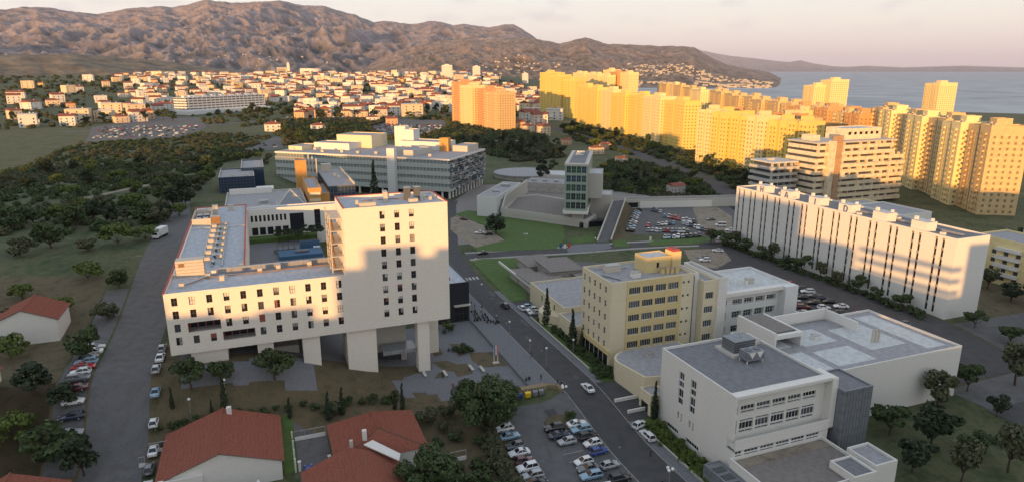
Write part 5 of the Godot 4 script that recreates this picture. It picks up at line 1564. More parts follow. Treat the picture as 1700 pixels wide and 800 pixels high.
	sheet("garden", [26, 78, 40, 78, 42, 117, 26, 124], 0.05, M.dry)
	sheet("path", [-80, 330, -76, 330, -52, 372, -40, 420, -44, 421, -56, 374], 0.05, M.bare)
	sheet("parking_lot", [-15.2,637.5, 19.2,788.9, 28.6,787.1, 22.2,664.1], 0.06, M.asphalt_pale)
	sheet("parking_lot", [-197.8,1003.5, -139.8,1204.7, -79.4,1149.9, -58.4,950.0, -75.6,804.9, -164.2,796.3], 0.08, M.asphalt_pale)
	sheet("parking_lot", [125.2,855.4, 201.7,1006.2, 264.5,955.8, 232.0,833.6, 170.7,722.5, 136.0,750.5], 0.08, M.asphalt_pale)
	sheet("road", strip([-217.4,942.1, -88.0,950.9, 15.1,1052.5, 120.1,1065.1, 304.0,1086.2], 14.0), 0.09, M.asphalt_pale)
	# kerb stones and painted lines
	for p in [[61.42, 50, 61.6, 50, 61.6, 214, 61.42, 214], [69.95, 50, 70.09, 50, 70.09, 199, 69.95, 199]]:
		sheet("kerb", p, 0.0, M.kerb, 0.15)
	for k in 6: sheet("crossing_bar", [62.2 + 1.35 * k, 214, 62.9 + 1.35 * k, 214, 63.1 + 1.35 * k, 217, 62.4 + 1.35 * k, 217], 0.058, M.paint)
	for k in 14: sheet("bay_line", [41.0, 60 + 2.6 * k * 1.6, 45.4, 60 + 2.6 * k * 1.6, 45.4, 60.1 + 2.6 * k * 1.6, 41.0, 60.1 + 2.6 * k * 1.6], 0.05, M.paint)
	# repairs, manholes and worn bay lines
	for k in 22:
		var pu: float = 62.0 + rng.randf() * 6.5 if k % 2 else 42.0 + rng.randf() * 17.0
		var pv := 66.0 + rng.randf() * (130.0 if k % 2 else 52.0)
		var pw := rng.randf_range(0.6, 1.4)
		var pl := rng.randf_range(1.5, 6.0)
		sheet("asphalt_patch", [pu, pv, pu + pw, pv + 0.1, pu + pw, pv + pl, pu - 0.05, pv + pl], 0.058, M.asphalt if k % 3 else M.asphalt_worn)
	for k in 12:
		var mu: float = 64.0 + (k % 3) * 1.6 if k % 2 else 47.0 + (k % 4) * 3.0
		var mv := 72.0 + 11.0 * k if k % 2 else 74.0 + 4.0 * k
		var ring := []
		for q in 10: ring.append_array([mu + 0.38 * cos(TAU * q / 10), mv + 0.38 * sin(TAU * q / 10)])
		sheet("manhole_cover", ring, 0.064, M.metal_dark)
	for k in 15: sheet("bay_line", [52.0, 70 + 2.6 * k, 56.4, 70 + 2.6 * k, 56.4, 70.09 + 2.6 * k, 52.0, 70.09 + 2.6 * k], 0.05, M.paint)
	# plaza drain and walls
	var d := bld("plaza_rail", "long dark rail along the edge of the plaza", 54.1, 131.0, 0.0, 0.0, "", "rail")
	bx(d, "rail", M.metal_dark, 54.05, 54.17, 131.0, 176.0, 0.55, 0.95)
	for k in 16: bx(d, "rail_post", M.metal_dark, 54.07, 54.15, 131.2 + 3.0 * k, 131.3 + 3.0 * k, 0.0, 0.55)
	var w := bld("rubble_retaining_wall", "yellowish rubble retaining wall behind the waste bins", 47.0, 128.0, 0.0, 0.0, "", "wall")
	for s in [[46.5, 50.0], [50.02, 54.0], [54.02, 58.0]]: bx(w, "wall_segment", M.rubble_wall, s[0], s[1], 128.6, 130.2, -3.0, 0.9)
	for k in 5:
		var a := k * 0.36
		var o := bx(w, "wall_segment", M.rubble_wall, -0.6, 0.6, -0.5, 0.5, -3.0, 0.8)
		o.position = Vector3(58.2 + 2.6 * sin(a) - 47.0, -1.1, -(126.8 + 2.6 * cos(a) - 128.0))
		o.rotation.y = -a
	for k in 15: bx(w, "wall_buttress", M.concrete, 47.0 + 0.75 * k, 47.2 + 0.75 * k, 128.5, 128.6, -2.8, 0.7)
	for s in [[71.75, 71.95, 134.0, 172.0, "low pale garden wall along the street by the cypresses"], [72.4, 72.6, 74.0, 111.0, "low kerb wall along the clipped hedge bed"]]:
		var g := bld("garden_wall", s[4], s[0], s[2], T(s[0], s[2]), 0.0, "", "wall")
		bx(g, "coping", M.concrete_pale, s[0] - 0.05, s[1] + 0.05, s[2], s[3], 0.6, 0.7)
		bx(g, "wall", M.kerb, s[0], s[1], s[2], s[3], -1.5, 0.6)
	for s in [[70.6, 76.4, 118.8, 119.1], [71.4, 77.0, 114.4, 114.7]]:
		var g := bld("bay_wall", "low white wall between the parking bays by the annex", s[0], s[2], T(s[0], s[2]), 0.0, "walls of the annex forecourt", "wall")
		bx(g, "coping", M.white, s[0], s[1], s[2] - 0.04, s[3] + 0.04, 0.7, 0.8)
		bx(g, "wall", M.white, s[0], s[1], s[2], s[3], -0.4, 0.7)
	# garden fences and gate by the red-roofed houses
	for s in [[-26.0, -24.9, 127.0, 127.15, 3], [-24.6, -16.0, 130.6, 130.75, 6], [1.8, 7.8, 126.3, 126.45, 4], [26.0, 33.0, 111.0, 111.15, 4]]:
		var g := bld("garden_fence", "white garden wall with dark railing behind a red-roofed house", s[0], s[2], T(s[0], s[2]), 0.0, "garden fences of the red-roofed houses", "fence")
		bx(g, "base_wall", M.white, s[0], s[1], s[2], s[3], -1.0, 0.9)
		bx(g, "top_rail", M.metal, s[0], s[1], s[2], s[3], 2.1, 2.2)
		for k in s[4]: bx(g, "post", M.metal, lerpf(s[0], s[1] - 0.1, k / float(s[4] - 1)), lerpf(s[0], s[1] - 0.1, k / float(s[4] - 1)) + 0.1, s[2], s[3], 0.9, 2.1)
		for k in int((s[1] - s[0]) / 0.4): bx(g, "baluster", M.metal_dark, s[0] + 0.2 + 0.4 * k, s[0] + 0.23 + 0.4 * k, s[2] + 0.05, s[3] - 0.05, 0.9, 2.1)
	for p in [[2.1, 117.2], [7.6, 117.2]]:
		var g := bld("gate_post", "square white gate post beside the blue parked car", p[0], p[1], T(p[0], p[1]), 0.0, "gate posts of the driveway", "post")
		bx(g, "post", M.white, p[0] - 0.25, p[0] + 0.25, p[1] - 0.25, p[1] + 0.25, -0.3, 1.9)
		bx(g, "cap", M.white, p[0] - 0.32, p[0] + 0.32, p[1] - 0.32, p[1] + 0.32, 1.9, 2.05)
	# benches on the plaza
	for p in [[33.1,145.9, 37.9,144.3, 44.8,145.0, 47.1,143.4]]:
		for k in range(0, p.size(), 2):
			var be := bld("plaza_bench", "pale stone bench on the dormitory plaza", p[k], p[k + 1], T(p[k], p[k + 1]) + 0.05, 0.0, "stone benches on the plaza", "bench")
			bx(be, "seat", M.concrete_pale, p[k] - 0.35, p[k] + 0.35, p[k + 1] - 1.6, p[k + 1] + 1.6, 0.38, 0.55)
			for q in [-1.2, 1.2]: bx(be, "support", M.concrete, p[k] - 0.25, p[k] + 0.25, p[k + 1] + q - 0.15, p[k + 1] + q + 0.15, 0.0, 0.38)

# ---------------------------------------------------------------- plants
func leaves(b: MB, centre: Vector3, rad: Vector3, n: int, leaf: float, cols: Array, shell := 0.55) -> void:
	for k in n:
		var d := Vector3(rng.randfn(), rng.randfn(), rng.randfn()).normalized()
		var r := lerpf(shell, 1.0, sqrt(rng.randf()))
		var p := centre + d * rad * r
		var nn := (d + Vector3(rng.randfn(), rng.randfn() + 0.5, rng.randfn()) * 0.55).normalized()
		var x := nn.cross(Vector3(rng.randfn(), rng.randfn(), rng.randfn())).normalized() * leaf * rng.randf_range(0.6, 1.25)
		var y := nn.cross(x.normalized()) * leaf * rng.randf_range(0.5, 1.0)
		var c: Color = cols[rng.randi() % cols.size()]
		b.col = c * rng.randf_range(0.84, 1.16)
		b.tri(p - x, p + y * 0.7 - x * 0.1, p + x)
		b.tri(p - x, p + x, p - y)

const GREEN := [Color(0.05, 0.078, 0.026), Color(0.062, 0.09, 0.03), Color(0.042, 0.065, 0.024)]
const DARK := [Color(0.026, 0.044, 0.019), Color(0.034, 0.052, 0.022), Color(0.022, 0.036, 0.016)]
const OLIVE := [Color(0.075, 0.085, 0.04), Color(0.06, 0.072, 0.035), Color(0.1, 0.1, 0.05)]
const LIME := [Color(0.085, 0.12, 0.02), Color(0.105, 0.14, 0.028), Color(0.065, 0.095, 0.018)]

func tree_proto(called: String, label: String, h: float, rad: float, clumps: int, per: int, leaf: float, cols: Array, bole: float, group: String, flat := 0.75, cat := "tree") -> Node3D:
	var r := thing(called, label, cat, Vector3.ZERO, 0.0, group)
	var t := MB.new()
	var base := h * bole
	var top := Vector3(rng.randf_range(-0.2, 0.2) * rad * 0.3, base, rng.randf_range(-0.2, 0.2) * rad * 0.3)
	t.tube(Vector3(0, -0.5, 0), top, h * 0.028, h * 0.02, 7)
	var b := MB.new()
	var cy := (base + h) / 2
	var ry := (h - base) / 2
	for k in clumps:
		var a := TAU * k / clumps * 2.4 + rng.randf() * 0.7
		var e := rng.randf_range(-0.75, 0.95)
		var rr := sqrt(1.0 - e * e) * rng.randf_range(0.35, 0.95) * rad
		var c := Vector3(cos(a) * rr, cy + e * ry * 0.72, sin(a) * rr)
		t.tube(top, c, h * 0.011, h * 0.004, 5)
		var s := rad * rng.randf_range(0.2, 0.52)
		leaves(b, c, Vector3(s, s * flat, s), per, leaf, cols)
	part(r, "trunk", t.done(), M.bark)
	part(r, "crown", b.done(true), M.leaf)
	return r

func cypress_proto(called: String, label: String, h: float, rad: float, n: int, leaf: float, group: String) -> Node3D:
	var r := thing(called, label, "tree", Vector3.ZERO, 0.0, group)
	var t := MB.new()
	t.tube(Vector3(0, -0.5, 0), Vector3(0, h * 0.8, 0), 0.16, 0.04, 6)
	part(r, "trunk", t.done(), M.bark)
	var b := MB.new()
	for k in 14:
		var f := (k + 0.5) / 14.0
		var w := rad * (0.55 + 0.6 * sin(PI * minf(f * 1.25 + 0.12, 1.0))) * (1.0 - f * f * 0.82)
		leaves(b, Vector3(rng.randf_range(-0.12, 0.12), 0.3 + f * (h - 0.4), rng.randf_range(-0.12, 0.12)), Vector3(w, h / 18.0, w), n / 14, leaf, DARK, 0.5)
	part(r, "crown", b.done(true), M.leaf)
	return r

func plant(proto: Node3D, u: float, v: float, s := 1.0, label := "", group := "", dy := 0.0) -> void:
	if not proto.has_meta("used"):
		proto.set_meta("used", true)
		proto.position = G(u, v, dy)
		proto.rotation.y = rng.randf() * TAU
		proto.scale = Vector3.ONE * s
		if label: proto.set_meta("label", label)
		if group: proto.set_meta("group", group)
	else:
		copy(proto, G(u, v, dy), rng.randf() * TAU, s, label, group)

func plants() -> void:
	var big := tree_proto("broad_tree", "large dense green tree at the corner of the parking lot", 10.5, 5.0, 24, 260, 0.34, GREEN, 0.18, "large trees by the houses")
	plant(big, 39.6, 118.5, 1.15)
	plant(big, 22.5, 101.5, 1.0, "round dense tree overhanging the red hipped roof")
	plant(big, 37.1, 123.5, 0.72, "smaller dense tree beside the corner tree")
	plant(big, 46.3, 125.1, 0.55, "low dense tree leaning to the waste bins")
	var mid := tree_proto("garden_tree", "open-crowned tree on the path before the dormitory", 6.6, 3.2, 15, 170, 0.3, GREEN, 0.3, "trees before the dormitory")
	for p in [[-17.3, 141.7, 1.0], [-11.6, 141.7, 0.95], [-0.9, 142.0, 1.15]]: plant(mid, p[0], p[1], p[2])
	var olive := tree_proto("olive_tree", "grey-green olive bush on the grass slope", 3.6, 2.4, 10, 150, 0.26, OLIVE, 0.12, "olive bushes on the slope")
	for p in [[28.3, 124.2, 1.0], [33.0, 125.1, 0.95], [9.5, 132.9, 0.9], [30.7, 120.1, 0.7]]: plant(olive, p[0], p[1], p[2])
	var cyp := cypress_proto("cypress", "slim dark cypress on the slope above the red roofs", 6.2, 0.62, 700, 0.2, "cypresses on the slope")
	for p in [[-20.8, 138.4, 0.8], [-11.0, 136.2, 1.2], [-13.5, 136.0, 0.7], [1.3, 133.2, 0.9], [8.9, 131.1, 1.2], [11.9, 132.3, 1.1], [23.0, 131.5, 0.85], [24.4, 130.0, 1.0]]: plant(cyp, p[0], p[1], p[2])
	var cyp2 := cypress_proto("street_cypress", "tall dark cypress beside the cream street hall", 11.0, 1.15, 1300, 0.26, "tall cypresses along the street")
	plant(cyp2, 74.2, 165.0, 1.05)
	plant(cyp2, 74.6, 149.0, 1.0, "tall dark cypress beside the yellow office block")
	plant(cyp2, 76.2, 146.6, 0.62, "short dark cypress beside the yellow office block")
	plant(cyp2, 76.2, 111.2, 0.78, "dark cypress against the end of the near white block")
	plant(cyp2, 59.3, 370.5, 1.9, "large lone cypress standing before the faculty building")
	var bush := tree_proto("shrub", "rounded green shrub in the planting", 1.5, 1.1, 6, 90, 0.16, GREEN, 0.0, "shrubs of the planting beds", 0.8, "shrub")
	var limeb := tree_proto("clipped_shrub", "bright green clipped shrub of the hedge by the near white block", 1.5, 1.15, 6, 110, 0.15, LIME, 0.0, "hedge by the near white block", 0.8, "shrub")
	var row := 0
	while row < 15:
		for q in 3:
			plant(limeb, 73.3 + 1.25 * q + rng.randf_range(-0.2, 0.2), 87.0 + 1.55 * row + rng.randf_range(-0.3, 0.3), rng.randf_range(0.8, 1.15), "", "", 0.0)
		row += 1
	for k in 34: plant(bush, 73.4 + rng.randf() * 2.6, 128.5 + k * 1.2 + rng.randf(), rng.randf_range(0.7, 1.2), "dark green shrub of the bed along the yellow block", "shrubs along the yellow block")
	for k in 14: plant(bush, 72.0 + rng.randf() * 4.6, 128.2 + rng.randf() * 4.5, rng.randf_range(0.8, 1.2), "dark green shrub of the corner bed before the yellow block", "shrubs before the yellow block")
	var ole := tree_proto("oleander", "tall yellowish oleander shrub on the bank beside the parking lot", 3.0, 1.7, 8, 120, 0.22, OLIVE, 0.05, "oleanders along the parking lot", 0.9, "shrub")
	for k in 26: plant(ole, 39.2 + rng.randf_range(-1.4, 1.0), 80.0 + 1.5 * k + rng.randf(), rng.randf_range(0.75, 1.25))
	for k in 24: plant(bush, 27.0 + rng.randf() * 10.5, 84.0 + rng.randf() * 34.0, rng.randf_range(1.1, 2.2), "dark shrub of the overgrown garden beside the houses", "shrubs of the overgrown garden")
	for k in 20: plant(bush, -24.0 + 2.5 * k + rng.randf(), 134.5 + rng.randf() * 1.2, rng.randf_range(0.8, 1.3), "dark shrub of the hedge at the foot of the slope", "hedge at the foot of the slope")
	plant(bush, 58.4, 116.4, 1.2, "spiky shrub on the traffic island")
	for p in [[44.5,157.2, 46.8,157.2, 47.5,155.6, 46.4,173.2, 47.3,171.4, 43.5,172.9, 44.8,170.0, 45.2,155.3]]:
		for k in range(0, p.size(), 2): plant(bush, p[k], p[k + 1], rng.randf_range(0.7, 1.3), "small shrub of the plaza beds", "shrubs of the plaza beds")
	var pt := tree_proto("plaza_tree", "small bright green tree beside the black auditorium", 3.6, 1.6, 8, 90, 0.2, LIME, 0.35, "")
	plant(pt, 45.9, 170.0, 1.0)
	var ct := tree_proto("courtyard_tree", "small umbrella-shaped tree in the dormitory courtyard", 4.6, 2.6, 8, 90, 0.28, DARK, 0.55, "courtyard trees", 0.4)
	for k in 5: plant(ct, 4.0 + 3.0 * k, 225.0 + (k % 2) * 2.0, rng.randf_range(0.8, 1.1), "", "", 16.6 - T(4.0 + 3.0 * k, 225.0 + (k % 2) * 2.0))
	var mt := tree_proto("park_tree", "dense round tree on the lawn before the library", 9.0, 5.2, 16, 130, 0.5, DARK, 0.12, "")
	plant(mt, 97.8, 275.2, 1.0)
	# trees of the middle distance, one by one
	var far_a := []
	for k in 3: far_a.append(tree_proto("roadside_tree", "dark green tree of the row before the lettered block", [8.0, 6.5, 9.0][k], [3.8, 3.6, 3.0][k], [12, 10, 13][k], 85, 0.45, [DARK, GREEN, OLIVE][k], [0.16, 0.2, 0.25][k], "trees before the lettered block", [0.75, 0.6, 1.0][k]))
	for p in [[184.0, 218.0], [183.2, 209.0], [183.6, 200.0], [182.6, 194.0], [184.0, 186.0], [182.8, 178.0], [184.2, 171.0], [182.6, 163.0], [183.8, 155.0], [182.6, 147.0], [183.6, 138.0], [181.0, 222.0], [178.0, 226.0]]: plant(far_a[rng.randi() % 3], p[0] + rng.randf_range(-0.8, 0.8), p[1], rng.randf_range(0.6, 1.05))
	for k in 26: plant(bush, 180.4 + rng.randf() * 2.2, 130.0 + 3.6 * k, rng.randf_range(1.2, 1.9), "dark hedge shrub before the lettered block", "hedge before the lettered block")
	var far_b := []
	for k in 4: far_b.append(tree_proto("woodland_tree", "green tree of the overgrown land", [8.5, 7.0, 9.5, 6.0][k], [4.6, 4.8, 3.6, 4.2][k], [13, 10, 14, 9][k], 80, [0.6, 0.55, 0.6, 0.5][k], [GREEN, OLIVE, DARK, LIME][k], [0.12, 0.08, 0.2, 0.1][k], "trees of the overgrown land", [0.75, 0.7, 1.0, 0.6][k]))
	var far_c := []
	for k in 3: far_c.append(tree_proto("pine_tree", "dark pine of the overgrown land", [10.5, 12.0, 9.0][k], [4.4, 3.8, 5.0][k], [13, 12, 11][k], 80, 0.58, [DARK, DARK, GREEN][k], [0.22, 0.3, 0.25][k], "pines of the overgrown land", [0.6, 0.8, 0.45][k]))
	var ptree := func(list: Array, proto: Array, s0: float, s1: float, label: String, group: String) -> void:
		for k in range(0, list.size(), 2): plant(proto[rng.randi() % proto.size()], list[k], list[k + 1], rng.randf_range(s0, s1), label, group)
	ptree.call([-36.0,271.1, -34.0,275.2, -30.8,281.1, -37.0,292.2, -34.2,300.4, -40.2,315.0, -30.4,303.7, -43.9,340.2, -37.9,330.4, -33.6,328.7, -46.9,367.9, -37.0,354.0, -30.7,360.7, -27.5,376.0, -47.9,395.0], far_b, 0.7, 1.05, "green tree along the lane left of the dormitory", "trees along the lane")
	ptree.call([-42.3,273.5, -48.8,283.9, -52.1,272.5, -59.6,282.0, -63.5,272.3, -50.2,308.9, -60.4,310.4, -67.8,304.0, -73.0,290.2, -80.2,288.0, -85.3,278.8, -45.2,240.7, -53.0,236.5, -64.6,244.5, -70.7,236.5, -37.9,245.6], far_b, 0.7, 1.1, "green tree of the grove beyond the lane", "trees beyond the lane")
	ptree.call([-58.2,550.6, -54.4,579.1, -46.1,553.2, -42.1,590.6, -33.7,555.8, -61.1,633.3, -47.3,637.5, -44.4,518.3, -33.3,507.2, -31.8,612.8, -65.4,583.3, -22.1,566.8, -14.9,582.5, -8.0,567.8, 0.2,588.2, 7.8,575.9, 4.5,525.3, -25.9,469.2, -29.5,437.2, -31.9,408.2], far_b, 0.75, 1.15, "green tree of the scrubland beside the blue hall", "trees of the scrubland")
	ptree.call([-70.8,522.1, -84.4,567.8, -84.1,511.8, -101.2,549.9, -104.0,504.7, -122.0,541.7, -126.4,499.3, -149.1,537.0, -61.7,423.3, -70.2,401.0, -80.7,383.3, -98.0,402.7, -106.8,385.2, -129.5,430.5, -56.4,345.3, -81.0,347.5], far_b, 0.75, 1.2, "green tree of the scrubland left of the blue hall", "trees of the left scrubland")
	ptree.call([-11.4,1132.2, -2.6,1174.4, 6.0,1123.9, 15.6,1169.7, 27.0,1183.6, 39.7,1221.6, 49.7,1183.8, 61.9,1195.9, 72.2,1175.2, 87.9,1203.1, 98.5,1165.1, 113.3,1176.2, 125.7,1154.7, 143.8,1181.7, 153.8,1143.9, 170.3,1154.3, 182.0,1133.1, 201.7,1159.5, 210.1,1122.3, 227.4,1132.4, 239.2,1111.1, 261.5,1136.5, 269.2,1099.6, 288.2,1109.0, 299.3,1088.0], far_c, 1.3, 1.9, "dark pine of the belt below the hillside town", "pines below the hillside town")
	ptree.call([-17.5,1043.0, -1.2,1070.5, 20.0,1085.6, 42.6,1109.2, 68.1,1085.1, 95.4,1088.9, 120.1,1065.1, 148.1,1068.7, 172.2,1045.1, 200.8,1048.4, 224.3,1025.1, 253.5,1028.2, 268.5,994.2], far_c, 1.0, 1.5, "dark pine of the nearer belt below the hillside town", "nearer pines below the hillside town")
	ptree.call([-178.9,1102.7, -198.4,1084.5, -216.8,1067.2, -253.5,1105.7, -272.0,1065.0, -309.1,1102.6, -146.6,1090.3, -125.4,1109.2, -110.3,1076.4], far_c, 1.2, 1.7, "dark pine of the belt beside the far car park", "pines beside the far car park")
	ptree.call([29.9,818.4, 38.2,787.9, 49.7,814.7, 54.9,752.8, 79.2,803.4, 85.5,769.9, 100.9,811.5, 104.5,762.6, 31.5,719.6, 41.5,693.9, 66.3,708.7, 104.7,720.0, 123.1,786.5, 159.8,772.4, 158.6,699.3, 159.0,660.8, 173.3,667.6, 173.0,631.8, 189.1,649.2, 183.5,605.7, 203.9,631.6, 202.2,598.5, 199.6,568.8, 218.2,592.4, 212.7,554.2, 230.6,577.1, 231.3,556.7, 196.9,524.3, 200.7,506.3], far_c, 0.85, 1.3, "dark tree rising behind the faculty building", "trees behind the faculty building")
	ptree.call([212.6,518.3, 210.8,494.5, 226.9,512.8, 224.5,489.2, 199.1,455.4, 201.6,441.3, 245.7,523.0, 248.5,586.2, 268.3,606.9, 268.4,578.5, 185.4,411.6, 186.2,400.4, 170.9,390.7], far_c, 0.8, 1.15, "dark tree between the round pavilion and the glass tower", "trees beside the glass tower")
	ptree.call([358.7,756.4, 381.0,776.4, 359.2,712.3, 360.8,695.3, 341.1,642.9, 362.0,663.8, 344.0,614.9, 363.6,634.3, 346.8,588.7, 360.2,595.9, 338.4,546.3, 353.1,557.1, 313.9,613.7, 310.7,579.0, 314.3,555.5, 317.7,533.4, 328.5,676.6, 318.4,638.0, 341.0,524.5, 333.6,498.4, 325.3,475.0], far_b, 0.9, 1.45, "tree lit orange below the golden towers", "trees below the golden towers")
	ptree.call([329.5,448.9, 326.3,434.9, 323.6,421.4, 337.8,430.5, 330.2,411.9, 344.0,420.8, 336.7,402.6, 346.5,405.7, 338.8,388.7, 331.7,372.8, 305.0,383.1, 303.8,371.8, 307.3,364.8, 306.9,354.1, 306.2,394.8, 305.8,344.0, 301.5,330.8, 280.0,339.0, 281.2,329.2], far_c, 0.85, 1.25, "dark tree of the belt before the golden front row", "trees before the golden front row")
	ptree.call([218.2,388.1, 216.6,373.2, 232.2,388.2, 227.6,369.0, 240.9,379.4, 236.0,360.8, 249.4,370.9, 244.2,352.8, 257.8,362.5, 252.3,344.9, 263.1,350.4, 257.5,333.7, 201.6,350.7, 208.1,343.8, 212.8,337.7, 219.0,331.1, 236.7,320.1, 238.6,311.3, 227.2,412.9, 242.0,413.3, 257.2,413.7, 263.1,399.2, 271.9,389.9, 277.2,376.4], far_b, 0.6, 0.95, "green tree of the thicket behind the car park", "thicket behind the car park")
	ptree.call([220.2,183.7, 231.1,189.0, 226.5,179.5, 226.1,172.6, 225.3,164.5, 204.4,164.7, 204.4,157.3, 225.9,149.0, 227.2,141.5, 222.2,130.4, 190.3,131.0, 190.8,120.3, 191.3,110.5], far_a, 0.7, 1.1, "tree beyond the end of the lettered block", "trees beyond the lettered block")
	ptree.call([130.6,102.6, 142.9,104.8, 139.6,92.8, 154.9,96.7, 149.5,86.0, 120.1,88.9, 123.9,82.3, 130.8,77.2, 169.1,94.7, 112.6,77.4, 117.3,71.3, 129.8,70.8, 268.8,165.1, 294.7,174.8], far_a, 0.7, 1.15, "tree on the open ground right of the flat-roofed block", "trees right of the flat-roofed block")
	ptree.call([-61.1,199.2, -50.0,185.8, -38.7,181.5, -54.4,164.7, -39.6,159.0, -45.2,145.2, -39.7,141.7, -46.8,136.7, -40.4,132.2, -34.9,127.7, -60.1,181.4, -39.0,200.8, -47.9,209.6], far_b, 0.6, 0.95, "tree in the gardens beyond the lane", "garden trees beyond the lane")
	scrub()

# undergrowth that nobody could count
func scrub() -> void:
	var b := MB.new()
	for k in 5: leaves(b, Vector3(rng.randf_range(-1, 1), 0.6 + rng.randf() * 0.6, rng.randf_range(-1, 1)), Vector3(1.2, 0.9, 1.2), 60, 0.34, GREEN, 0.4)
	var mesh := b.done(true)
	var b2 := MB.new()
	for k in 5: leaves(b2, Vector3(rng.randf_range(-1, 1), 0.6 + rng.randf() * 0.6, rng.randf_range(-1, 1)), Vector3(1.2, 0.8, 1.2), 60, 0.34, OLIVE, 0.4)
	var meshes := [mesh, b2.done(true)]
	var n := FastNoiseLite.new()
	n.seed = 8
	n.frequency = 0.012
	n.fractal_octaves = 3
	var areas := [[[-57.6,261.3, -37.5,269.7, -30.6,306.3, -25.0,384.1, -23.6,434.2, -28.3,546.3, 15.1,659.8, 19.2,788.9, -54.9,861.8, -169.9,772.6, -172.3,504.7, -96.0,267.8], 2400, 0.7, 1.6, 0.04], [[254.2,462.6, 291.0,488.2, 283.0,391.5, 267.5,339.1, 242.8,305.8, 204.9,328.3, 196.8,357.0], 900, 0.8, 1.5, -0.2], [[16.0,688.1, 27.1,1039.2, 273.6,978.6, 300.1,687.5, 241.1,507.3, 189.9,494.8, 190.8,582.2, 158.8,673.2, 108.7,746.3], 2600, 1.2, 2.4, 0.0], [[382.8,816.7, 419.3,835.9, 353.2,481.8, 349.1,381.5, 274.3,297.6, 266.9,325.6, 302.6,451.5, 309.3,615.5], 900, 1.0, 2.0, -0.1], [[-392.7, 973.8, 431.5, 902.1, 992.5, 2074.8, 297.8, 2582.9, -1009.7, 2504.1], 2500, 1.4, 3.4, -0.3]]
	for m in 2:
		var list := []
		for a in areas:
			var poly := PackedVector2Array()
			var lo := Vector2(1e9, 1e9)
			var hi := -lo
			for k in range(0, a[0].size(), 2):
				var p := Vector2(a[0][k], a[0][k + 1])
				poly.append(p)
				lo = lo.min(p)
				hi = hi.max(p)
			var made := 0
			var tries := 0
			while made < a[1] / 2 and tries < a[1] * 4:
				tries += 1
				var p := Vector2(rng.randf_range(lo.x, hi.x), rng.randf_range(lo.y, hi.y))
				if not Geometry2D.is_point_in_polygon(p, poly) or n.get_noise_2d(p.x, p.y) * (1.0 if m == 0 else -1.0) < a[4]: continue
				if clear.any(func(q): return Geometry2D.is_point_in_polygon(p, q)): continue
				if p.x > -19.0 and p.x < 30.0 and p.y > 240.0 and p.y < 388.0: continue
				made += 1
				var s := rng.randf_range(a[2], a[3])
				list.append(Transform3D(Basis(Vector3.UP, rng.randf() * TAU).scaled(Vector3(s, s * rng.randf_range(0.7, 1.3), s)), G(p.x, p.y, -0.2)))
		var mm := MultiMesh.new()
		mm.transform_format = MultiMesh.TRANSFORM_3D
		mm.mesh = meshes[m]
		mm.instance_count = list.size()
		for k in list.size(): mm.set_instance_transform(k, list[k])
		var o := MultiMeshInstance3D.new()
		o.name = ["scrub", "dry_scrub"][m]
		o.multimesh = mm
		o.material_override = M.leaf
		add_child(o)
		tag(o, ["low green scrub covering the open land between the blocks", "olive-coloured dry scrub covering the open land"][m], "scrub")
		o.set_meta("kind", "stuff")

# ---------------------------------------------------------------- vehicles
# length along x, front at -x. kinds: belt heights and cabin extents
const CARS := {
	"hatchback": {"L": 3.9, "W": 1.7, "belt": 0.9, "roof": 1.47, "c0": -0.85, "c1": 1.85, "t0": -0.1, "t1": 1.35, "hood": 0.82, "tail": 0.9},
	"saloon": {"L": 4.5, "W": 1.76, "belt": 0.9, "roof": 1.43, "c0": -0.85, "c1": 1.6, "t0": -0.1, "t1": 0.85, "hood": 0.8, "tail": 0.9},
	"estate": {"L": 4.5, "W": 1.76, "belt": 0.92, "roof": 1.5, "c0": -0.85, "c1": 2.15, "t0": -0.1, "t1": 1.8, "hood": 0.82, "tail": 0.92},
	"suv": {"L": 4.4, "W": 1.82, "belt": 1.02, "roof": 1.68, "c0": -0.8, "c1": 2.1, "t0": -0.15, "t1": 1.75, "hood": 0.98, "tail": 1.02},
	"van": {"L": 5.0, "W": 1.95, "belt": 1.15, "roof": 2.05, "c0": -1.75, "c1": 2.45, "t0": -1.1, "t1": 2.4, "hood": 1.05, "tail": 1.15}}

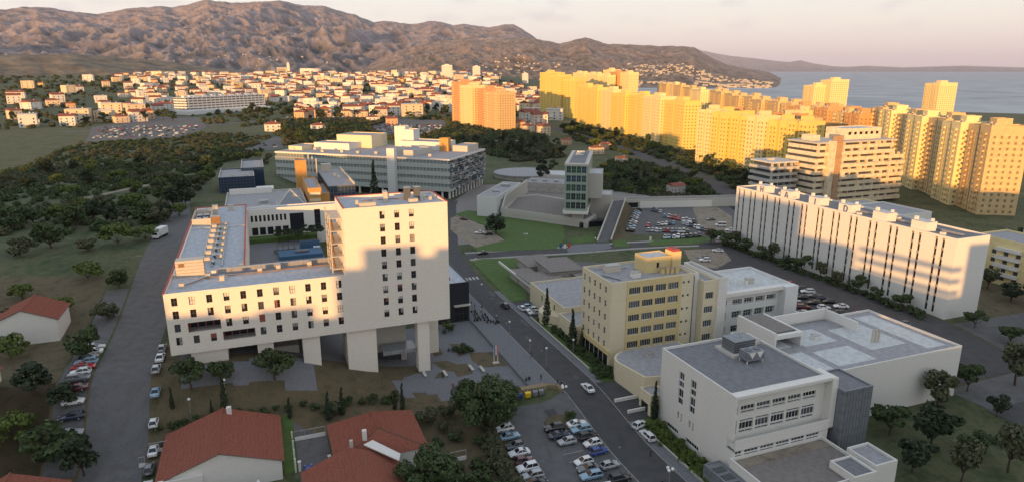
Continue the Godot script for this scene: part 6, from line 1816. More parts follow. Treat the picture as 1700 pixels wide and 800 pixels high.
func car_parts(kind: String) -> Dictionary:
	if cache.has("car" + kind): return cache["car" + kind]
	var k: Dictionary = CARS[kind]
	var L: float = k.L
	var W: float = k.W / 2
	var body := MB.new()
	# rings along the body: x, lower y, upper y, half width
	var st := [[-L / 2, 0.38, 0.6, W * 0.78], [-L / 2 + 0.12, 0.26, k.hood * 0.86, W * 0.93], [-L / 2 + 0.55, 0.22, k.hood, W * 0.99], [k.c0, 0.22, k.belt, W], [k.c1 - 0.1, 0.22, k.belt, W], [L / 2 - 0.28, 0.24, k.tail, W * 0.98], [L / 2 - 0.05, 0.3, k.tail * 0.88, W * 0.93], [L / 2, 0.4, k.tail * 0.72, W * 0.86]]
	var ring := func(s: Array) -> Array:
		var y0: float = s[1]
		var y1: float = s[2]
		var w: float = s[3]
		return [Vector3(s[0], y0, w * 0.9), Vector3(s[0], lerpf(y0, y1, 0.35), w), Vector3(s[0], lerpf(y0, y1, 0.8), w * 0.985), Vector3(s[0], y1, w * 0.88), Vector3(s[0], y1 + 0.03, 0), Vector3(s[0], y1, -w * 0.88), Vector3(s[0], lerpf(y0, y1, 0.8), -w * 0.985), Vector3(s[0], lerpf(y0, y1, 0.35), -w), Vector3(s[0], y0, -w * 0.9)]
	for i in st.size() - 1:
		var a: Array = ring.call(st[i])
		var b: Array = ring.call(st[i + 1])
		for j in 9:
			var q := (j + 1) % 9
			body.quad(a[j], b[j], b[q], a[q])
	for e in [0, st.size() - 1]:
		var a: Array = ring.call(st[e])
		for j in range(1, 8):
			if e == 0: body.tri(a[0], a[j], a[j + 1])
			else: body.tri(a[0], a[j + 1], a[j])
	# cabin: glass faces between belt and roof, pillars and roof in body colour
	var bw := W * 0.86
	var tw := W * 0.66
	var yb: float = k.belt
	var yt: float = k.roof - 0.06
	var B := [Vector3(k.c0, yb, bw), Vector3(k.c1, yb, bw), Vector3(k.c1, yb, -bw), Vector3(k.c0, yb, -bw)]
	var U := [Vector3(k.t0, yt, tw), Vector3(k.t1, yt, tw), Vector3(k.t1, yt, -tw), Vector3(k.t0, yt, -tw)]
	var R := [Vector3(k.t0 + 0.12, k.roof, tw * 0.84), Vector3(k.t1 - 0.1, k.roof, tw * 0.84), Vector3(k.t1 - 0.1, k.roof, -tw * 0.84), Vector3(k.t0 + 0.12, k.roof, -tw * 0.84)]
	body.quad(R[0], R[1], R[2], R[3])
	var g := {}
	var nm := ["side_window", "rear_window", "side_window", "windscreen"]
	for i in 4:
		var q := (i + 1) % 4
		body.quad(U[i], U[q], R[q], R[i])
		body.tube(B[i], U[i], 0.07, 0.055, 5)
		var m := MB.new()
		m.quad(B[i], B[q], U[q], U[i])
		g[nm[i] + str(i)] = m.done()
		if i % 2 == 0:
			var f := 0.52
			body.tube(B[i].lerp(B[q], f), U[i].lerp(U[q], f), 0.05, 0.05, 5)
	var wheel := MB.new()
	wheel.tube(Vector3(0, 0, -0.11), Vector3(0, 0, 0.11), 0.31, 0.31, 14)
	var rim := MB.new()
	rim.tube(Vector3(0, 0, -0.118), Vector3(0, 0, 0.118), 0.19, 0.19, 10)
	var r := {"body": body.done(), "glass": g, "wheel": wheel.done(), "rim": rim.done(), "L": L, "W": W, "hood": k.hood, "tail": k.tail}
	cache["car" + kind] = r
	return r

func car_proto(kind: String, colour: String, near: bool) -> Node3D:
	var key := "proto_%s_%s_%s" % [kind, colour, near]
	if cache.has(key): return cache[key].duplicate()
	var d := car_parts(kind)
	var r := Node3D.new()
	part(r, "body", d.body, M["car_" + colour])
	for k in d.glass: part(r, k.left(-1), d.glass[k], M.glass)
	for x in [-0.31, 0.29]:
		for z in [-1, 1]:
			var w := part(r, "wheel", d.wheel, M.tyre, Vector3(x * d.L, 0.31, z * (d.W - 0.1)))
			if near: part(w, "rim", d.rim, M.metal)
	if near:
		for z in [-1, 1]:
			part(r, "headlight", boxmesh(Vector3(0.12, 0.13, 0.32)), M.headlight, Vector3(-d.L / 2 + 0.1, d.hood * 0.8, z * d.W * 0.68))
			part(r, "tail_light", boxmesh(Vector3(0.1, 0.15, 0.3)), M.tail, Vector3(d.L / 2 - 0.06, d.tail * 0.8, z * d.W * 0.68))
		part(r, "bumper", boxmesh(Vector3(0.1, 0.14, d.W * 1.3)), M.metal_dark, Vector3(-d.L / 2 + 0.03, 0.42, 0))
		part(r, "number_plate", boxmesh(Vector3(0.02, 0.11, 0.5)), M.white_frame, Vector3(d.L / 2 + 0.01, 0.62, 0))
	cache[key] = r
	return r.duplicate()

# heading 0: nose towards -u; degrees turn clockwise in plan
func park(u: float, v: float, heading: float, kind: String, colour: String, where: String, group: String, near := false, y := INF) -> void:
	var r := car_proto(kind, colour, near)
	r.name = numbered("parked_car")
	add_child(r)
	r.position = G(u, v, 0.06) if y == INF else C(u, v, y)
	r.rotation.y = deg_to_rad(21.0 - heading)
	tag(r, "%s %s %s" % [colour.replace("_", " "), kind, where], "car", group)

func cars() -> void:
	# the lot in front: row along the oleander bank, noses to the bank
	var a := [43.2,116.9, 43.3,114.3, 43.5,111.3, 43.4,109.1, 43.4,106.6, 43.3,104.4, 43.3,102.0, 43.1,99.8, 42.9,96.9]
	var ac := [["hatchback", "white"], ["saloon", "pale_blue"], ["hatchback", "grey"], ["saloon", "white"], ["hatchback", "maroon"], ["suv", "white"], ["estate", "silver"], ["saloon", "black"], ["hatchback", "green"]]
	for k in 9: park(a[2 * k], a[2 * k + 1], rng.randf_range(-3, 3) + (180 if k % 3 == 1 else 0), ac[k][0], ac[k][1], "parked in the row along the oleander bank", "cars along the oleander bank", true)
	for k in 6: park(43.6, 88.0 - 2.7 * k, 0, ["hatchback", "saloon", "suv"][k % 3], ["grey", "white", "silver"][k % 3], "parked at the near end of the oleander bank", "cars at the near end of the bank", true)
	var b := [53.4,114.0, 53.3,111.7, 54.1,109.4]
	var bc := [["suv", "black"], ["saloon", "navy"], ["hatchback", "silver"]]
	for k in 3: park(b[2 * k], b[2 * k + 1], 180 * (k % 2) + rng.randf_range(-3, 3), bc[k][0], bc[k][1], "parked beside the traffic island", "cars beside the traffic island", true)
	var c := [58.6,113.9, 58.7,112.0, 59.0,109.5, 58.9,107.3, 58.9,104.6]
	var cc := [["saloon", "white"], ["estate", "pale_blue"], ["suv", "black"], ["hatchback", "white"], ["hatchback", "blue"]]
	for k in 5: park(c[2 * k], c[2 * k + 1], 180 * ((k + 1) % 2) + rng.randf_range(-3, 3), cc[k][0], cc[k][1], "parked in the middle row next to the street", "cars of the middle row", true)
	var e := [54.5,102.6, 54.3,100.4, 53.8,98.0, 53.7,93.3, 53.6,91.2]
	var ec := [["hatchback", "white"], ["saloon", "grey"], ["estate", "pale_blue"], ["suv", "white"], ["saloon", "silver"]]
	for k in 5: park(e[2 * k], e[2 * k + 1], rng.randf_range(-3, 3), ec[k][0], ec[k][1], "parked in the nearer middle row", "cars of the nearer middle row", true)
	var f := [58.8,99.8, 58.4,95.2, 58.2,90.4, 59.0,86.9]
	var fc := [["hatchback", "silver"], ["suv", "black"], ["saloon", "navy"], ["hatchback", "white"]]
	for k in 4: park(f[2 * k], f[2 * k + 1], 180 + rng.randf_range(-4, 4), fc[k][0], fc[k][1], "parked nose to the street at the nearer row", "cars nose to the street", true)
	# on the street
	park(67.0, 125.2, 90, "saloon", "white", "driving down the street past the corner lamp", "", true)
	park(71.6, 109.7, 160, "hatchback", "white", "parked in the annex forecourt", "", true)
	park(71.2, 106.0, 90, "estate", "white", "parked half on the pavement by the bright hedge", "", true)
	park(68.1, 183.6, 90, "suv", "black", "driving up the street past the lawn", "", true)
	park(72.2, 179.7, 88, "hatchback", "white", "parked in the side yard by the tall cypress", "", true)
	park(74.6, 174.5, 0, "saloon", "silver", "parked against the cream street hall", "cars against the cream hall", true)
	park(74.6, 177.2, 0, "hatchback", "white", "parked against the cream street hall", "cars against the cream hall", true)
	park(74.8, 180.2, 180, "hatchback", "pale_blue", "parked against the cream street hall", "cars against the cream hall", true)
	park(90.9, 277.9, 20, "saloon", "white", "parked on the bare yard under the park tree", "", false)
	park(93.9, 274.3, 20, "hatchback", "black", "parked on the bare yard under the park tree", "", false)
	park(81.2, 244.7, 0, "saloon", "black", "turning at the upper junction", "", false)
	park(92.6, 307.9, 60, "saloon", "maroon", "standing at the edge of the bare yard", "", false)
	park(3.6, 116.0, 92, "hatchback", "blue", "parked in the driveway between the red-roofed houses", "", true)
	park(-21.7, 131.2, 60, "saloon", "black", "parked on the lane beside the white house", "", true)
	# lane left of the dormitory
	var lane := ["white", "silver", "navy", "white", "maroon", "grey", "white", "red", "pale_blue", "black", "white", "silver"]
	for k in 12: park(-38.5, 134.0 + 2.7 * k, 180 * (k % 2), ["hatchback", "saloon", "estate"][k % 3], lane[k], "parked in the rank left of the dormitory", "cars left of the dormitory", k < 8)
	for k in 8: park(-23.9 - 0.2 * (k % 2), 120.0 + 5.4 * k, 90, ["saloon", "hatchback"][k % 2], lane[(k * 5) % 12], "parked at the kerb of the lane beside the dormitory", "cars at the kerb of the lane", true)
	# library car park
	var cols := ["white", "silver", "grey", "black", "white", "pale_blue", "navy", "red", "white", "maroon", "silver", "beige"]
	var kinds := ["hatchback", "saloon", "suv", "estate", "hatchback"]
	var rank := func(p: Array, q: Array, n: int, heading: float, where: String, grp: String) -> void:
		for k in n:
			if rng.randf() < 0.06: continue
			var t := k / maxf(n - 1, 1)
			park(lerpf(p[0], q[0], t) + rng.randf_range(-0.25, 0.25), lerpf(p[1], q[1], t) + rng.randf_range(-0.25, 0.25), heading + 180 * (rng.randi() % 2) + rng.randf_range(-3, 3), kinds[rng.randi() % 5], cols[rng.randi() % 12], where, grp)
	rank.call([184.7, 295.9], [156.5, 256.4], 11, 55.0, "in the rank along the ivy bank of the car park", "cars along the ivy bank")
	rank.call([170.1, 262.8], [184.3, 262.8], 8, 128.0, "in the first middle rank of the library car park", "cars of the first middle rank")
	rank.call([165.4, 254.3], [180.5, 245.9], 11, 128.0, "in the second middle rank of the library car park", "cars of the second middle rank")
	rank.call([164.4, 240.1], [181.5, 238.3], 9, 128.0, "in the rank along the hedge of the library car park", "cars along the car park hedge")
	rank.call([189.7, 278.1], [195.1, 261.5], 9, 128.0, "in the dark rank of the library car park", "cars of the dark rank")
	rank.call([189.2, 261.0], [189.7, 244.9], 7, 128.0, "in the slanting rank of the library car park", "cars of the slanting rank")
	rank.call([191.8, 294.8], [193.1, 287.8], 4, 128.0, "in the short rank by the store range", "cars by the store range")
	rank.call([186.9, 238.6], [184.9, 230.0], 4, 60.0, "at the corner of the library car park", "cars at the car park corner")
	park(202.4, 250.4, 30, "van", "white", "parked on the bare yard before the lettered block", "")
	park(200.3, 240.8, 30, "saloon", "white", "parked beside the white van before the lettered block", "")
	park(206.1, 262.9, 10, "saloon", "grey", "parked alone on the bare yard", "")
	park(158.4, 203.8, 20, "suv", "white", "parked behind the yellow office block", "")
	park(172.2, 213.6, 40, "saloon", "white", "parked under the trees behind the yellow office block", "")
	park(160.1, 206.8, 20, "hatchback", "black", "parked behind the yellow office block", "")
	# lot below the lettered block
	var g := [167.4,169.3, 166.1,164.9, 166.9,163.3, 167.3,160.4, 161.5,161.3, 161.1,156.4, 166.1,156.4, 166.4,153.1, 160.8,151.0, 165.9,150.2, 160.2,146.5, 166.1,145.4, 154.2,152.3, 154.6,149.2, 150.3,145.3, 150.7,143.0, 154.4,143.7, 155.8,142.1, 160.2,141.5, 166.1,138.1, 160.4,137.1, 162.9,133.0, 168.8,133.9, 166.3,127.7, 171.2,127.8, 157.6,125.2, 164.0,118.2]
	var gc := ["red", "white", "black", "white", "white", "black", "grey", "navy", "black", "black", "white", "white", "pale_blue", "maroon", "silver", "white", "black", "grey", "black", "red", "white", "silver", "black", "white", "grey", "white", "navy"]
	for k in 27: park(g[2 * k], g[2 * k + 1], [25, 205, 28][k % 3], kinds[k % 5], gc[k], "parked in the lot below the lettered block", "cars below the lettered block")
	# far car parks
	far_park([133.7,861.7, 196.7,981.8, 255.0,934.4, 231.6,843.7, 173.9,736.0, 141.9,763.5], 90, "in the far car park behind the faculty building", "cars of the far car park")
	far_park([-186.4,978.4, -134.5,1155.8, -79.2,1119.8, -64.1,963.0, -79.6,837.6, -164.1,824.1], 110, "in the far car park before the white office range", "cars before the office range")
	far_park([-9.3,654.5, 18.2,759.3, 19.3,673.4], 6, "in the yard beyond the blue hall", "cars beyond the blue hall")
	far_park([43.9,1138.4, 202.6,1108.8, 194.6,1065.5, 41.4,1081.3], 30, "along the road below the hillside town", "cars below the hillside town")
	# white lorry on the lane
	var t := thing("white_truck", "white box truck standing on the lane left of the dormitory", "truck", G(-33.6, 247.9), deg_to_rad(21 + 70))
	part(t, "cargo_box", boxmesh(Vector3(5.2, 2.4, 2.3)), M.cloth_white, Vector3(0.8, 2.1, 0))
	part(t, "cab", boxmesh(Vector3(1.7, 1.9, 2.1)), M.car_white, Vector3(-2.8, 1.55, 0))
	part(t, "windscreen", boxmesh(Vector3(0.06, 0.75, 1.8)), M.glass, Vector3(-3.67, 1.95, 0))
	part(t, "chassis", boxmesh(Vector3(6.8, 0.25, 1.2)), M.metal_dark, Vector3(0, 0.7, 0))
	for x in [-2.6, 1.2, 2.4]:
		for z in [-0.95, 0.95]:
			var w := part(t, "wheel", car_parts("saloon").wheel, M.tyre, Vector3(x, 0.45, z))
			w.scale = Vector3(1.4, 1.4, 1.6)

func far_park(flat: Array, n: int, where: String, grp: String) -> void:
	var poly := PackedVector2Array()
	var lo := Vector2(1e9, 1e9)
	var hi := -lo
	for k in range(0, flat.size(), 2):
		var p := Vector2(flat[k], flat[k + 1])
		poly.append(p)
		lo = lo.min(p)
		hi = hi.max(p)
	var cols := ["white", "silver", "grey", "black", "white", "pale_blue", "navy", "red", "white"]
	var step := sqrt((hi.x - lo.x) * (hi.y - lo.y) / n) * 0.62
	var v := lo.y
	var made := 0
	while v < hi.y and made < n:
		var u := lo.x
		while u < hi.x and made < n:
			if Geometry2D.is_point_in_polygon(Vector2(u, v), poly) and rng.randf() < 0.8:
				park(u + rng.randf_range(-1, 1), v, 90 * (rng.randi() % 2), ["hatchback", "saloon", "suv"][rng.randi() % 3], cols[rng.randi() % 9], where, grp)
				made += 1
			u += maxf(step * 0.6, 3.4)
		v += maxf(step * 1.4, 6.0)

# ---------------------------------------------------------------- street furniture and people
func lamp(u: float, v: float, h: float, heads: int, label: String) -> void:
	var r := thing("street_lamp", label, "lamp", G(u, v), 0.0, "globe street lamps")
	var b := MB.new()
	b.tube(Vector3(0, -0.3, 0), Vector3(0, 0.8, 0), 0.11, 0.1, 8)
	b.tube(Vector3(0, 0.8, 0), Vector3(0, h, 0), 0.07, 0.05, 8)
	part(r, "pole", b.done(), M.metal)
	for k in heads:
		var a := TAU * k / heads
		var p := Vector3(cos(a) * 0.5, h + 0.25, sin(a) * 0.5) if heads > 1 else Vector3(0, h + 0.25, 0)
		if heads > 1:
			var s := MB.new()
			s.tube(Vector3(0, h - 0.2, 0), p - Vector3(0, 0.2, 0), 0.035, 0.035, 5)
			part(r, "arm", s.done(), M.metal)
		var g := MB.new()
		g.ball(p, Vector3.ONE * 0.3, 12)
		part(r, "globe", g.done(), M.lamp_globe)

func street_things() -> void:
	lamp(56.8, 117.0, 7.4, 3, "tall street lamp with three white globes at the corner of the lot")
	lamp(59.1, 155.8, 6.4, 1, "single-globe street lamp beside the plaza pavement")
	lamp(62.6, 139.2, 5.0, 1, "single-globe street lamp opposite the yellow block corner")
	lamp(61.0, 146.0, 4.6, 1, "short single-globe lamp on the plaza pavement")
	lamp(63.1, 191.5, 5.5, 1, "single-globe street lamp by the scooters")
	lamp(70.1, 139.4, 6.0, 1, "single-globe lamp in front of the yellow block cypress")
	lamp(99.9, 244.4, 6.6, 2, "two-globe lamp on the lawn before the library")
	lamp(81.8, 254.4, 6.4, 1, "single-globe lamp on the bare yard")
	lamp(71.0, 222.1, 5.0, 1, "single-globe lamp at the tip of the roundabout lawn")
	lamp(124.4, 230.0, 6.0, 1, "single-globe lamp on the cross road before the library")
	lamp(202.6, 215.4, 6.0, 1, "single-globe lamp before the lettered block")
	lamp(142.8, 141.2, 6.0, 1, "single-globe lamp in the lot below the lettered block")
	lamp(62.8, 86.0, 7.0, 3, "three-globe street lamp beside the bright hedge")
	lamp(188.3, 527.6, 14.0, 2, "tall floodlight mast beside the workshop sheds")
	lamp(204.5, 521.4, 14.0, 2, "tall floodlight mast beside the round pavilion")
	lamp(-17.5, 137.1, 3.0, 1, "short garden lamp behind the red-roofed house")
	lamp(-5.2, 113.2, 2.4, 1, "garden globe lamp by the house porch")
	lamp(-10.8, 139.3, 3.4, 1, "short lamp on the grass slope beside the cypress")
	# bins
	var bins := [["bin_blue", "blue recycling container against the rubble wall", 50.2, 1.8], ["bin_yellow", "yellow recycling container against the rubble wall", 52.4, 1.4], ["bin_grey", "grey waste container nearest the yellow one", 54.2, 1.2], ["bin_grey", "grey waste container at the end of the bin row", 55.7, 1.2], ["bin_grey", "small grey bin beside the blue container", 48.6, 0.8]]
	for s in bins:
		var r := thing("waste_container", s[1], "bin", G(s[2], 126.6, 0.04), deg_to_rad(21))
		var w: float = s[3] / 2
		var b := MB.new()
		var lo := [Vector3(-w * 0.85, 0.15, 0.4), Vector3(w * 0.85, 0.15, 0.4), Vector3(w * 0.85, 0.15, -0.4), Vector3(-w * 0.85, 0.15, -0.4)]
		var hi := [Vector3(-w, 1.15, 0.5), Vector3(w, 1.15, 0.5), Vector3(w, 1.15, -0.5), Vector3(-w, 1.15, -0.5)]
		for k in 4: b.quad(lo[k], lo[(k + 1) % 4], hi[(k + 1) % 4], hi[k])
		b.quad(lo[3], lo[2], lo[1], lo[0])
		part(r, "body", b.done(), M[s[0]])
		var l := MB.new()
		for k in 6:
			var a0 := PI * k / 6
			var a1 := PI * (k + 1) / 6
			l.quad(Vector3(-w, 1.15 + 0.25 * sin(a0), 0.52 * cos(a0)), Vector3(w, 1.15 + 0.25 * sin(a0), 0.52 * cos(a0)), Vector3(w, 1.15 + 0.25 * sin(a1), 0.52 * cos(a1)), Vector3(-w, 1.15 + 0.25 * sin(a1), 0.52 * cos(a1)))
		part(r, "lid", l.done(), M[s[0]])
		for x in [-0.7, 0.7]:
			for z in [-0.3, 0.3]: part(r, "castor", boxmesh(Vector3(0.08, 0.16, 0.12)), M.tyre, Vector3(x * w, 0.08, z))
	# flag stand on the plaza
	var f := thing("flag_stand", "two-post flag stand with hanging blue, white and red banners on the plaza", "flags", G(51.7, 146.1), deg_to_rad(21))
	part(f, "base", boxmesh(Vector3(1.6, 0.3, 1.0)), M.concrete_pale, Vector3(0, 0.15, 0))
	for x in [-0.5, 0.5]:
		part(f, "post", boxmesh(Vector3(0.14, 4.4, 0.14)), M.cloth_white, Vector3(x, 2.4, 0))
	for k in 3: part(f, "banner_stripe", boxmesh(Vector3(0.3, 2.6, 0.03)), [M.tarp_blue, M.cloth_white, M.cloth_red][k], Vector3(-0.3 + 0.31 * k, 3.6, 0.1))
	# signs along the ramp foot
	for s in [[113.8, 240.1, "blue and white information sign on the verge before the library", "tarp_blue"], [115.0, 238.6, "white information sign on the verge before the library", "cloth_white"], [117.1, 238.8, "red information sign on the verge before the library", "cloth_red"], [155.0, 237.0, "pale direction sign at the car park entrance", "cloth_white"]]:
		var r := thing("information_sign", s[2], "sign", G(s[0], s[1]), deg_to_rad(21))
		part(r, "panel", boxmesh(Vector3(1.1, 1.7, 0.08)), M[s[3]], Vector3(0, 1.6, 0))
		for x in [-0.45, 0.45]: part(r, "post", boxmesh(Vector3(0.07, 1.0, 0.07)), M.metal, Vector3(x, 0.4, 0))
	scooters()
	people()

func scooters() -> void:
	var p := [57.4,182.6, 57.2,179.9, 56.9,177.4, 56.8,175.3, 56.0,175.6, 59.4,178.5, 59.2,176.4, 58.9,174.5, 59.1,172.8, 61.0,171.1, 60.8,172.2, 55.5,134.1, 43.0,157.3]
	var first: Node3D = null
	for k in range(0, p.size(), 2):
		var at := G(p[k], p[k + 1], 0.13)
		var turn := deg_to_rad(21 + rng.randf_range(-30, 30))
		if first:
			copy(first, at, turn, 1.0, "" if k < 22 else ("dark motor scooter alone near the rubble wall" if k == 22 else "motor scooter beside the plaza beds"))
			continue
		var r := thing("motor_scooter", "motor scooter parked in the cluster on the street pavement", "scooter", at, turn, "motor scooters on the pavement")
		for x in [-0.62, 0.62]:
			var w := part(r, "wheel", car_parts("saloon").wheel, M.tyre, Vector3(x, 0.24, 0))
			w.scale = Vector3(0.78, 0.78, 0.6)
		var b := MB.new()
		b.tube(Vector3(0.75, 0.55, 0), Vector3(0.05, 0.42, 0), 0.17, 0.14, 8)
		b.box(-0.4, 0.15, 0.3, 0.38, -0.16, 0.16)
		b.tube(Vector3(-0.4, 0.34, 0), Vector3(-0.48, 0.95, 0), 0.15, 0.11, 8)
		b.ball(Vector3(-0.66, 0.5, 0), Vector3(0.25, 0.08, 0.1), 8)
		part(r, "body", b.done(), M.car_black)
		part(r, "seat", boxmesh(Vector3(0.7, 0.1, 0.26)), M.tyre, Vector3(0.42, 0.77, 0))
		var h := MB.new()
		h.tube(Vector3(-0.46, 1.0, -0.34), Vector3(-0.46, 1.0, 0.34), 0.03, 0.03, 6)
		part(r, "handlebar", h.done(), M.metal_dark)
		part(r, "windshield", boxmesh(Vector3(0.03, 0.35, 0.3)), M.glass_pale, Vector3(-0.56, 1.15, 0))
		first = r

# one continuous surface round a skeleton of tapered bones (surface nets)
func figure(bones: Array, cell: float, lo: Vector3, hi: Vector3, paint: Callable) -> ArrayMesh:
	var n := Vector3i(((hi - lo) / cell).ceil()) + Vector3i.ONE
	var f := PackedFloat32Array()
	f.resize(n.x * n.y * n.z)
	for z in n.z:
		for y in n.y:
			for x in n.x:
				var p := lo + Vector3(x, y, z) * cell
				var d := 9.0
				for b in bones:
					var a: Vector3 = b[0]
					var e: Vector3 = b[1]
					var t := clampf((p - a).dot(e - a) / maxf((e - a).length_squared(), 1e-6), 0, 1)
					var q: float = p.distance_to(a.lerp(e, t)) - lerpf(b[2], b[3], t)
					var h := clampf(0.5 + 0.5 * (d - q) / 0.035, 0, 1)
					d = lerpf(d, q, h) - 0.035 * h * (1 - h)
				f[x + n.x * (y + n.y * z)] = d
	var id := {}
	var P := PackedVector3Array()
	var K := PackedColorArray()
	var at := func(x: int, y: int, z: int) -> float: return f[x + n.x * (y + n.y * z)]
	for z in n.z - 1:
		for y in n.y - 1:
			for x in n.x - 1:
				var s := Vector3.ZERO
				var c := 0
				for e in [[0, 0, 0, 1, 0, 0], [0, 1, 0, 1, 1, 0], [0, 0, 1, 1, 0, 1], [0, 1, 1, 1, 1, 1], [0, 0, 0, 0, 1, 0], [1, 0, 0, 1, 1, 0], [0, 0, 1, 0, 1, 1], [1, 0, 1, 1, 1, 1], [0, 0, 0, 0, 0, 1], [1, 0, 0, 1, 0, 1], [0, 1, 0, 0, 1, 1], [1, 1, 0, 1, 1, 1]]:
					var d0: float = at.call(x + e[0], y + e[1], z + e[2])
					var d1: float = at.call(x + e[3], y + e[4], z + e[5])
					if (d0 < 0) != (d1 < 0):
						s += Vector3(e[0], e[1], e[2]).lerp(Vector3(e[3], e[4], e[5]), d0 / (d0 - d1))
						c += 1
				if c:
					id[Vector3i(x, y, z)] = P.size()
					var p := lo + (Vector3(x, y, z) + s / c) * cell
					P.append(p)
					K.append(paint.call(p))
	var I := PackedInt32Array()
	for k in id:
		for ax in 3:
			var e := Vector3i.ZERO
			e[ax] = 1
			var q: Vector3i = k + e
			if q.x >= n.x or q.y >= n.y or q.z >= n.z: continue
			var d0: float = at.call(k.x, k.y, k.z)
			var d1: float = at.call(q.x, q.y, q.z)
			if (d0 < 0) == (d1 < 0): continue
			var b := Vector3i.ZERO
			var c := Vector3i.ZERO
			b[(ax + 1) % 3] = 1
			c[(ax + 2) % 3] = 1
			if not (id.has(k - b) and id.has(k - c) and id.has(k - b - c)): continue
			var w := [id[k], id[k - b], id[k - b - c], id[k - c]]
			if d0 >= 0: w.reverse()
			I.append_array([w[0], w[2], w[1], w[0], w[3], w[2]])
	var N := PackedVector3Array()
	N.resize(P.size())
	for k in range(0, I.size(), 3):
		var nn := (P[I[k + 2]] - P[I[k]]).cross(P[I[k + 1]] - P[I[k]])
		for q in 3: N[I[k + q]] += nn
	for k in N.size(): N[k] = N[k].normalized()
	var arr := []
	arr.resize(Mesh.ARRAY_MAX)
	arr[Mesh.ARRAY_VERTEX] = P
	arr[Mesh.ARRAY_NORMAL] = N
	arr[Mesh.ARRAY_COLOR] = K
	arr[Mesh.ARRAY_INDEX] = I
	var m := ArrayMesh.new()
	m.add_surface_from_arrays(Mesh.PRIMITIVE_TRIANGLES, arr)
	return m

func person_mesh(step: float, top: Color, legs: Color, hair: Color) -> ArrayMesh:
	var V := func(x: float, y: float, z: float) -> Vector3: return Vector3(x, y, z)
	var bones := [[V.call(0, 0.95, 0), V.call(0, 1.2, 0), 0.145, 0.15], [V.call(0, 1.2, 0), V.call(0, 1.38, 0), 0.155, 0.12], [V.call(-0.13, 1.38, 0), V.call(0.13, 1.38, 0), 0.085, 0.085], [V.call(0, 1.42, 0), V.call(0, 1.5, 0), 0.055, 0.052], [V.call(0, 1.58, 0), V.call(0, 1.66, -0.01), 0.085, 0.092], [V.call(0, 1.6, 0.09), V.call(0, 1.585, 0.105), 0.016, 0.02]]
	for s in [-1, 1]:
		var k: float = step * s
		bones.append([V.call(s * 0.09, 0.93, 0), V.call(s * 0.095, 0.5, k * 0.5 + 0.03), 0.095, 0.062])
		bones.append([V.call(s * 0.095, 0.5, k * 0.5 + 0.03), V.call(s * 0.1, 0.09, k - 0.03), 0.06, 0.042])
		bones.append([V.call(s * 0.1, 0.05, k - 0.05), V.call(s * 0.11, 0.04, k + 0.14), 0.045, 0.04])
		bones.append([V.call(s * 0.2, 1.36, 0), V.call(s * 0.25, 1.1, -k * 0.35), 0.058, 0.046])
		bones.append([V.call(s * 0.25, 1.1, -k * 0.35), V.call(s * 0.25, 0.86, -k * 0.5 + 0.06), 0.044, 0.032])
		bones.append([V.call(s * 0.25, 0.85, -k * 0.5 + 0.06), V.call(s * 0.245, 0.75, -k * 0.5 + 0.09), 0.038, 0.024])
	return figure(bones, 0.04, Vector3(-0.36, -0.04, -0.45), Vector3(0.36, 1.8, 0.45), func(p: Vector3) -> Color:
		if p.y > 1.64 or p.y > 1.56 and p.z < -0.03: return hair
		if p.y > 1.46 or absf(p.x) > 0.2 and p.y < 1.12 and p.y > 0.7: return Color(0.42, 0.25, 0.17)
		if p.y > 0.95: return top
		if p.y < 0.09: return Color(0.03, 0.03, 0.03)
		return legs)

func people() -> void:
	var kinds := [["person in a dark jacket and jeans", 0.02, Color(0.03, 0.03, 0.035), Color(0.05, 0.07, 0.13)], ["person in a white shirt and dark trousers", 0.22, Color(0.6, 0.6, 0.58), Color(0.03, 0.03, 0.04)], ["person in a red top and grey trousers", 0.18, Color(0.3, 0.04, 0.04), Color(0.12, 0.12, 0.13)], ["person in black clothes", 0.2, Color(0.02, 0.02, 0.02), Color(0.025, 0.025, 0.03)]]
	var meshes := []
	for k in kinds: meshes.append(person_mesh(k[1], k[2], k[3], Color(0.03, 0.02, 0.015)))
	var spots := [[60.5, 183.6, 0, "standing among the parked scooters"], [59.5, 181.2, 1, "standing among the parked scooters"], [58.8, 185.5, 2, "standing by the auditorium corner"], [58.7, 188.4, 0, "beside the auditorium door"], [58.5, 133.0, 3, "standing near the rubble wall end"], [61.1, 129.3, 0, "standing at the street corner by the tall lamp"], [61.6, 128.2, 3, "walking at the street corner by the tall lamp"], [64.8, 90.7, 3, "walking down the street by the bright hedge"], [62.1, 174.8, 1, "walking up the street pavement"], [37.5, 136.1, 2, "sitting area on the grass slope path"], [73.9, 248.4, 3, "crossing the upper junction"], [61.3, 145.9, 0, "walking on the plaza pavement"], [68.2, 100.1, 3, "standing behind the white parked estate"]]
	for s in spots:
		var o := part(self, numbered("person"), meshes[s[2]], M.vcol, G(s[0], s[1], 0.17 if s[0] > 54.2 and s[0] < 61.4 else 0.07), rng.randf() * TAU)
		tag(o, kinds[s[2]][0] + ", " + String(s[3]).replace("sitting area on", "standing on"), "person")

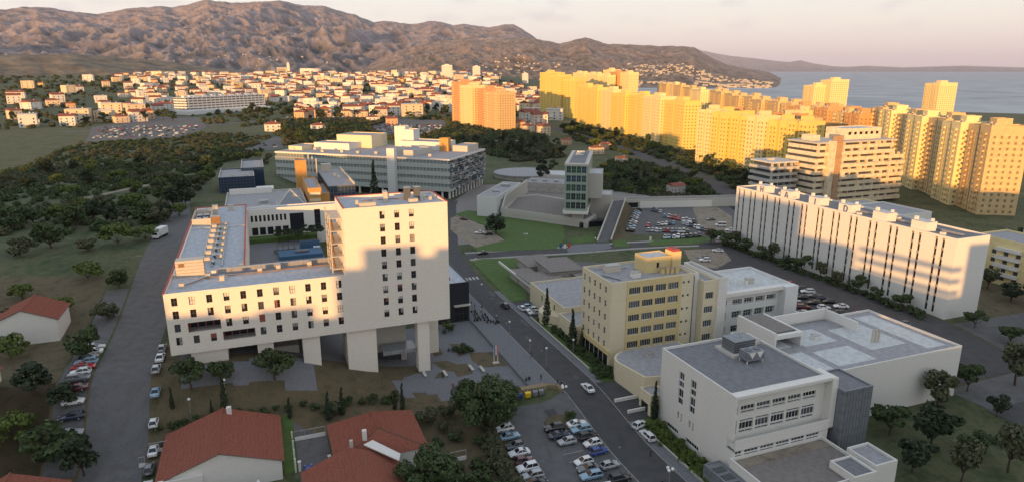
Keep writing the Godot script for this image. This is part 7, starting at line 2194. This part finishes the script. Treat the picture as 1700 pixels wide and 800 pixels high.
func _ready() -> void:
	rng.seed = 77
	# camera, sky, sun, exposure
	var cam := Camera3D.new()
	cam.name = "camera"
	add_child(cam)
	cam.position = Vector3(0, 72, 0)
	cam.rotation.x = -atan(284.0 / 1100.0)
	cam.fov = rad_to_deg(2.0 * atan(400.0 / 1100.0))
	cam.near = 1.0
	cam.far = 90000.0
	cam.current = true
	var env := Environment.new()
	env.background_mode = Environment.BG_SKY
	env.sky = Sky.new()
	env.sky.sky_material = dusk_sky()
	env.tonemap_mode = Environment.TONE_MAPPER_LINEAR
	env.tonemap_exposure = 1.58
	env.sdfgi_enabled = true
	env.ssao_enabled = true
	env.ssil_enabled = true
	env.fog_enabled = true
	env.fog_density = 0.000011
	env.fog_light_color = Color(0.82, 0.83, 0.94)
	var we := WorldEnvironment.new()
	we.name = "environment"
	we.environment = env
	add_child(we)
	var sun := DirectionalLight3D.new()
	sun.name = "sun"
	add_child(sun)
	var az := deg_to_rad(200.0) # the low sun stands behind the camera, to its left
	var el := deg_to_rad(3.5)
	var to_sun := Vector3(sin(az) * cos(el), sin(el), -cos(az) * cos(el))
	sun.look_at_from_position(to_sun * 100.0, Vector3.ZERO)
	sun.light_color = Color(1.0, 0.74, 0.44)
	sun.light_energy = 1.6
	sun.light_angular_distance = 0.5
	sun.shadow_enabled = true
	materials()
	ground()
	far_land()
	build_all()

func dusk_sky() -> PanoramaSkyMaterial:
	var w := 1024
	var h := 512
	var im := Image.create(w, h, false, Image.FORMAT_RGBF)
	var n := FastNoiseLite.new()
	n.seed = 5
	n.fractal_octaves = 4
	n.frequency = 1.0
	# colour of the dusk air by elevation in degrees (linear)
	var stops := [[0.0, Color(0.474, 0.423, 0.423)], [1.5, Color(0.558, 0.479, 0.437)], [3.5, Color(0.618, 0.563, 0.498)], [6.5, Color(0.618, 0.614, 0.577)], [14.0, Color(0.544, 0.563, 0.563)], [35.0, Color(0.414, 0.456, 0.507)], [90.0, Color(0.288, 0.344, 0.437)]]
	for y in h:
		var e := 90.0 - 180.0 * (y + 0.5) / h
		var k := 0
		var q := maxf(e, 0.0)
		while k < stops.size() - 2 and stops[k + 1][0] < q: k += 1
		var c: Color = (stops[k][1] as Color).lerp(stops[k + 1][1], clampf((q - stops[k][0]) / (stops[k + 1][0] - stops[k][0]), 0, 1))
		for x in w:
			var cc := c
			if e > 2.0 and e < 40.0:
				var a := TAU * x / w
				var s := n.get_noise_3d(cos(a) * 9.0, e * 1.1, sin(a) * 9.0)
				cc = c.lerp(Color(0.49, 0.44, 0.45), clampf((s - 0.18) * 2.2, 0.0, 0.55) * sst(2.0, 4.0, e))
			im.set_pixel(x, y, cc)
	var m := PanoramaSkyMaterial.new()
	m.panorama = ImageTexture.create_from_image(im)
	return m

func build_all() -> void:
	western_blocks()
	grounds()
	dormitory()
	behind_dormitory()
	faculty()
	library()
	street_buildings()
	lettered_block()
	brutalist()
	near_houses()
	district()
	plants()
	cars()
	street_things()
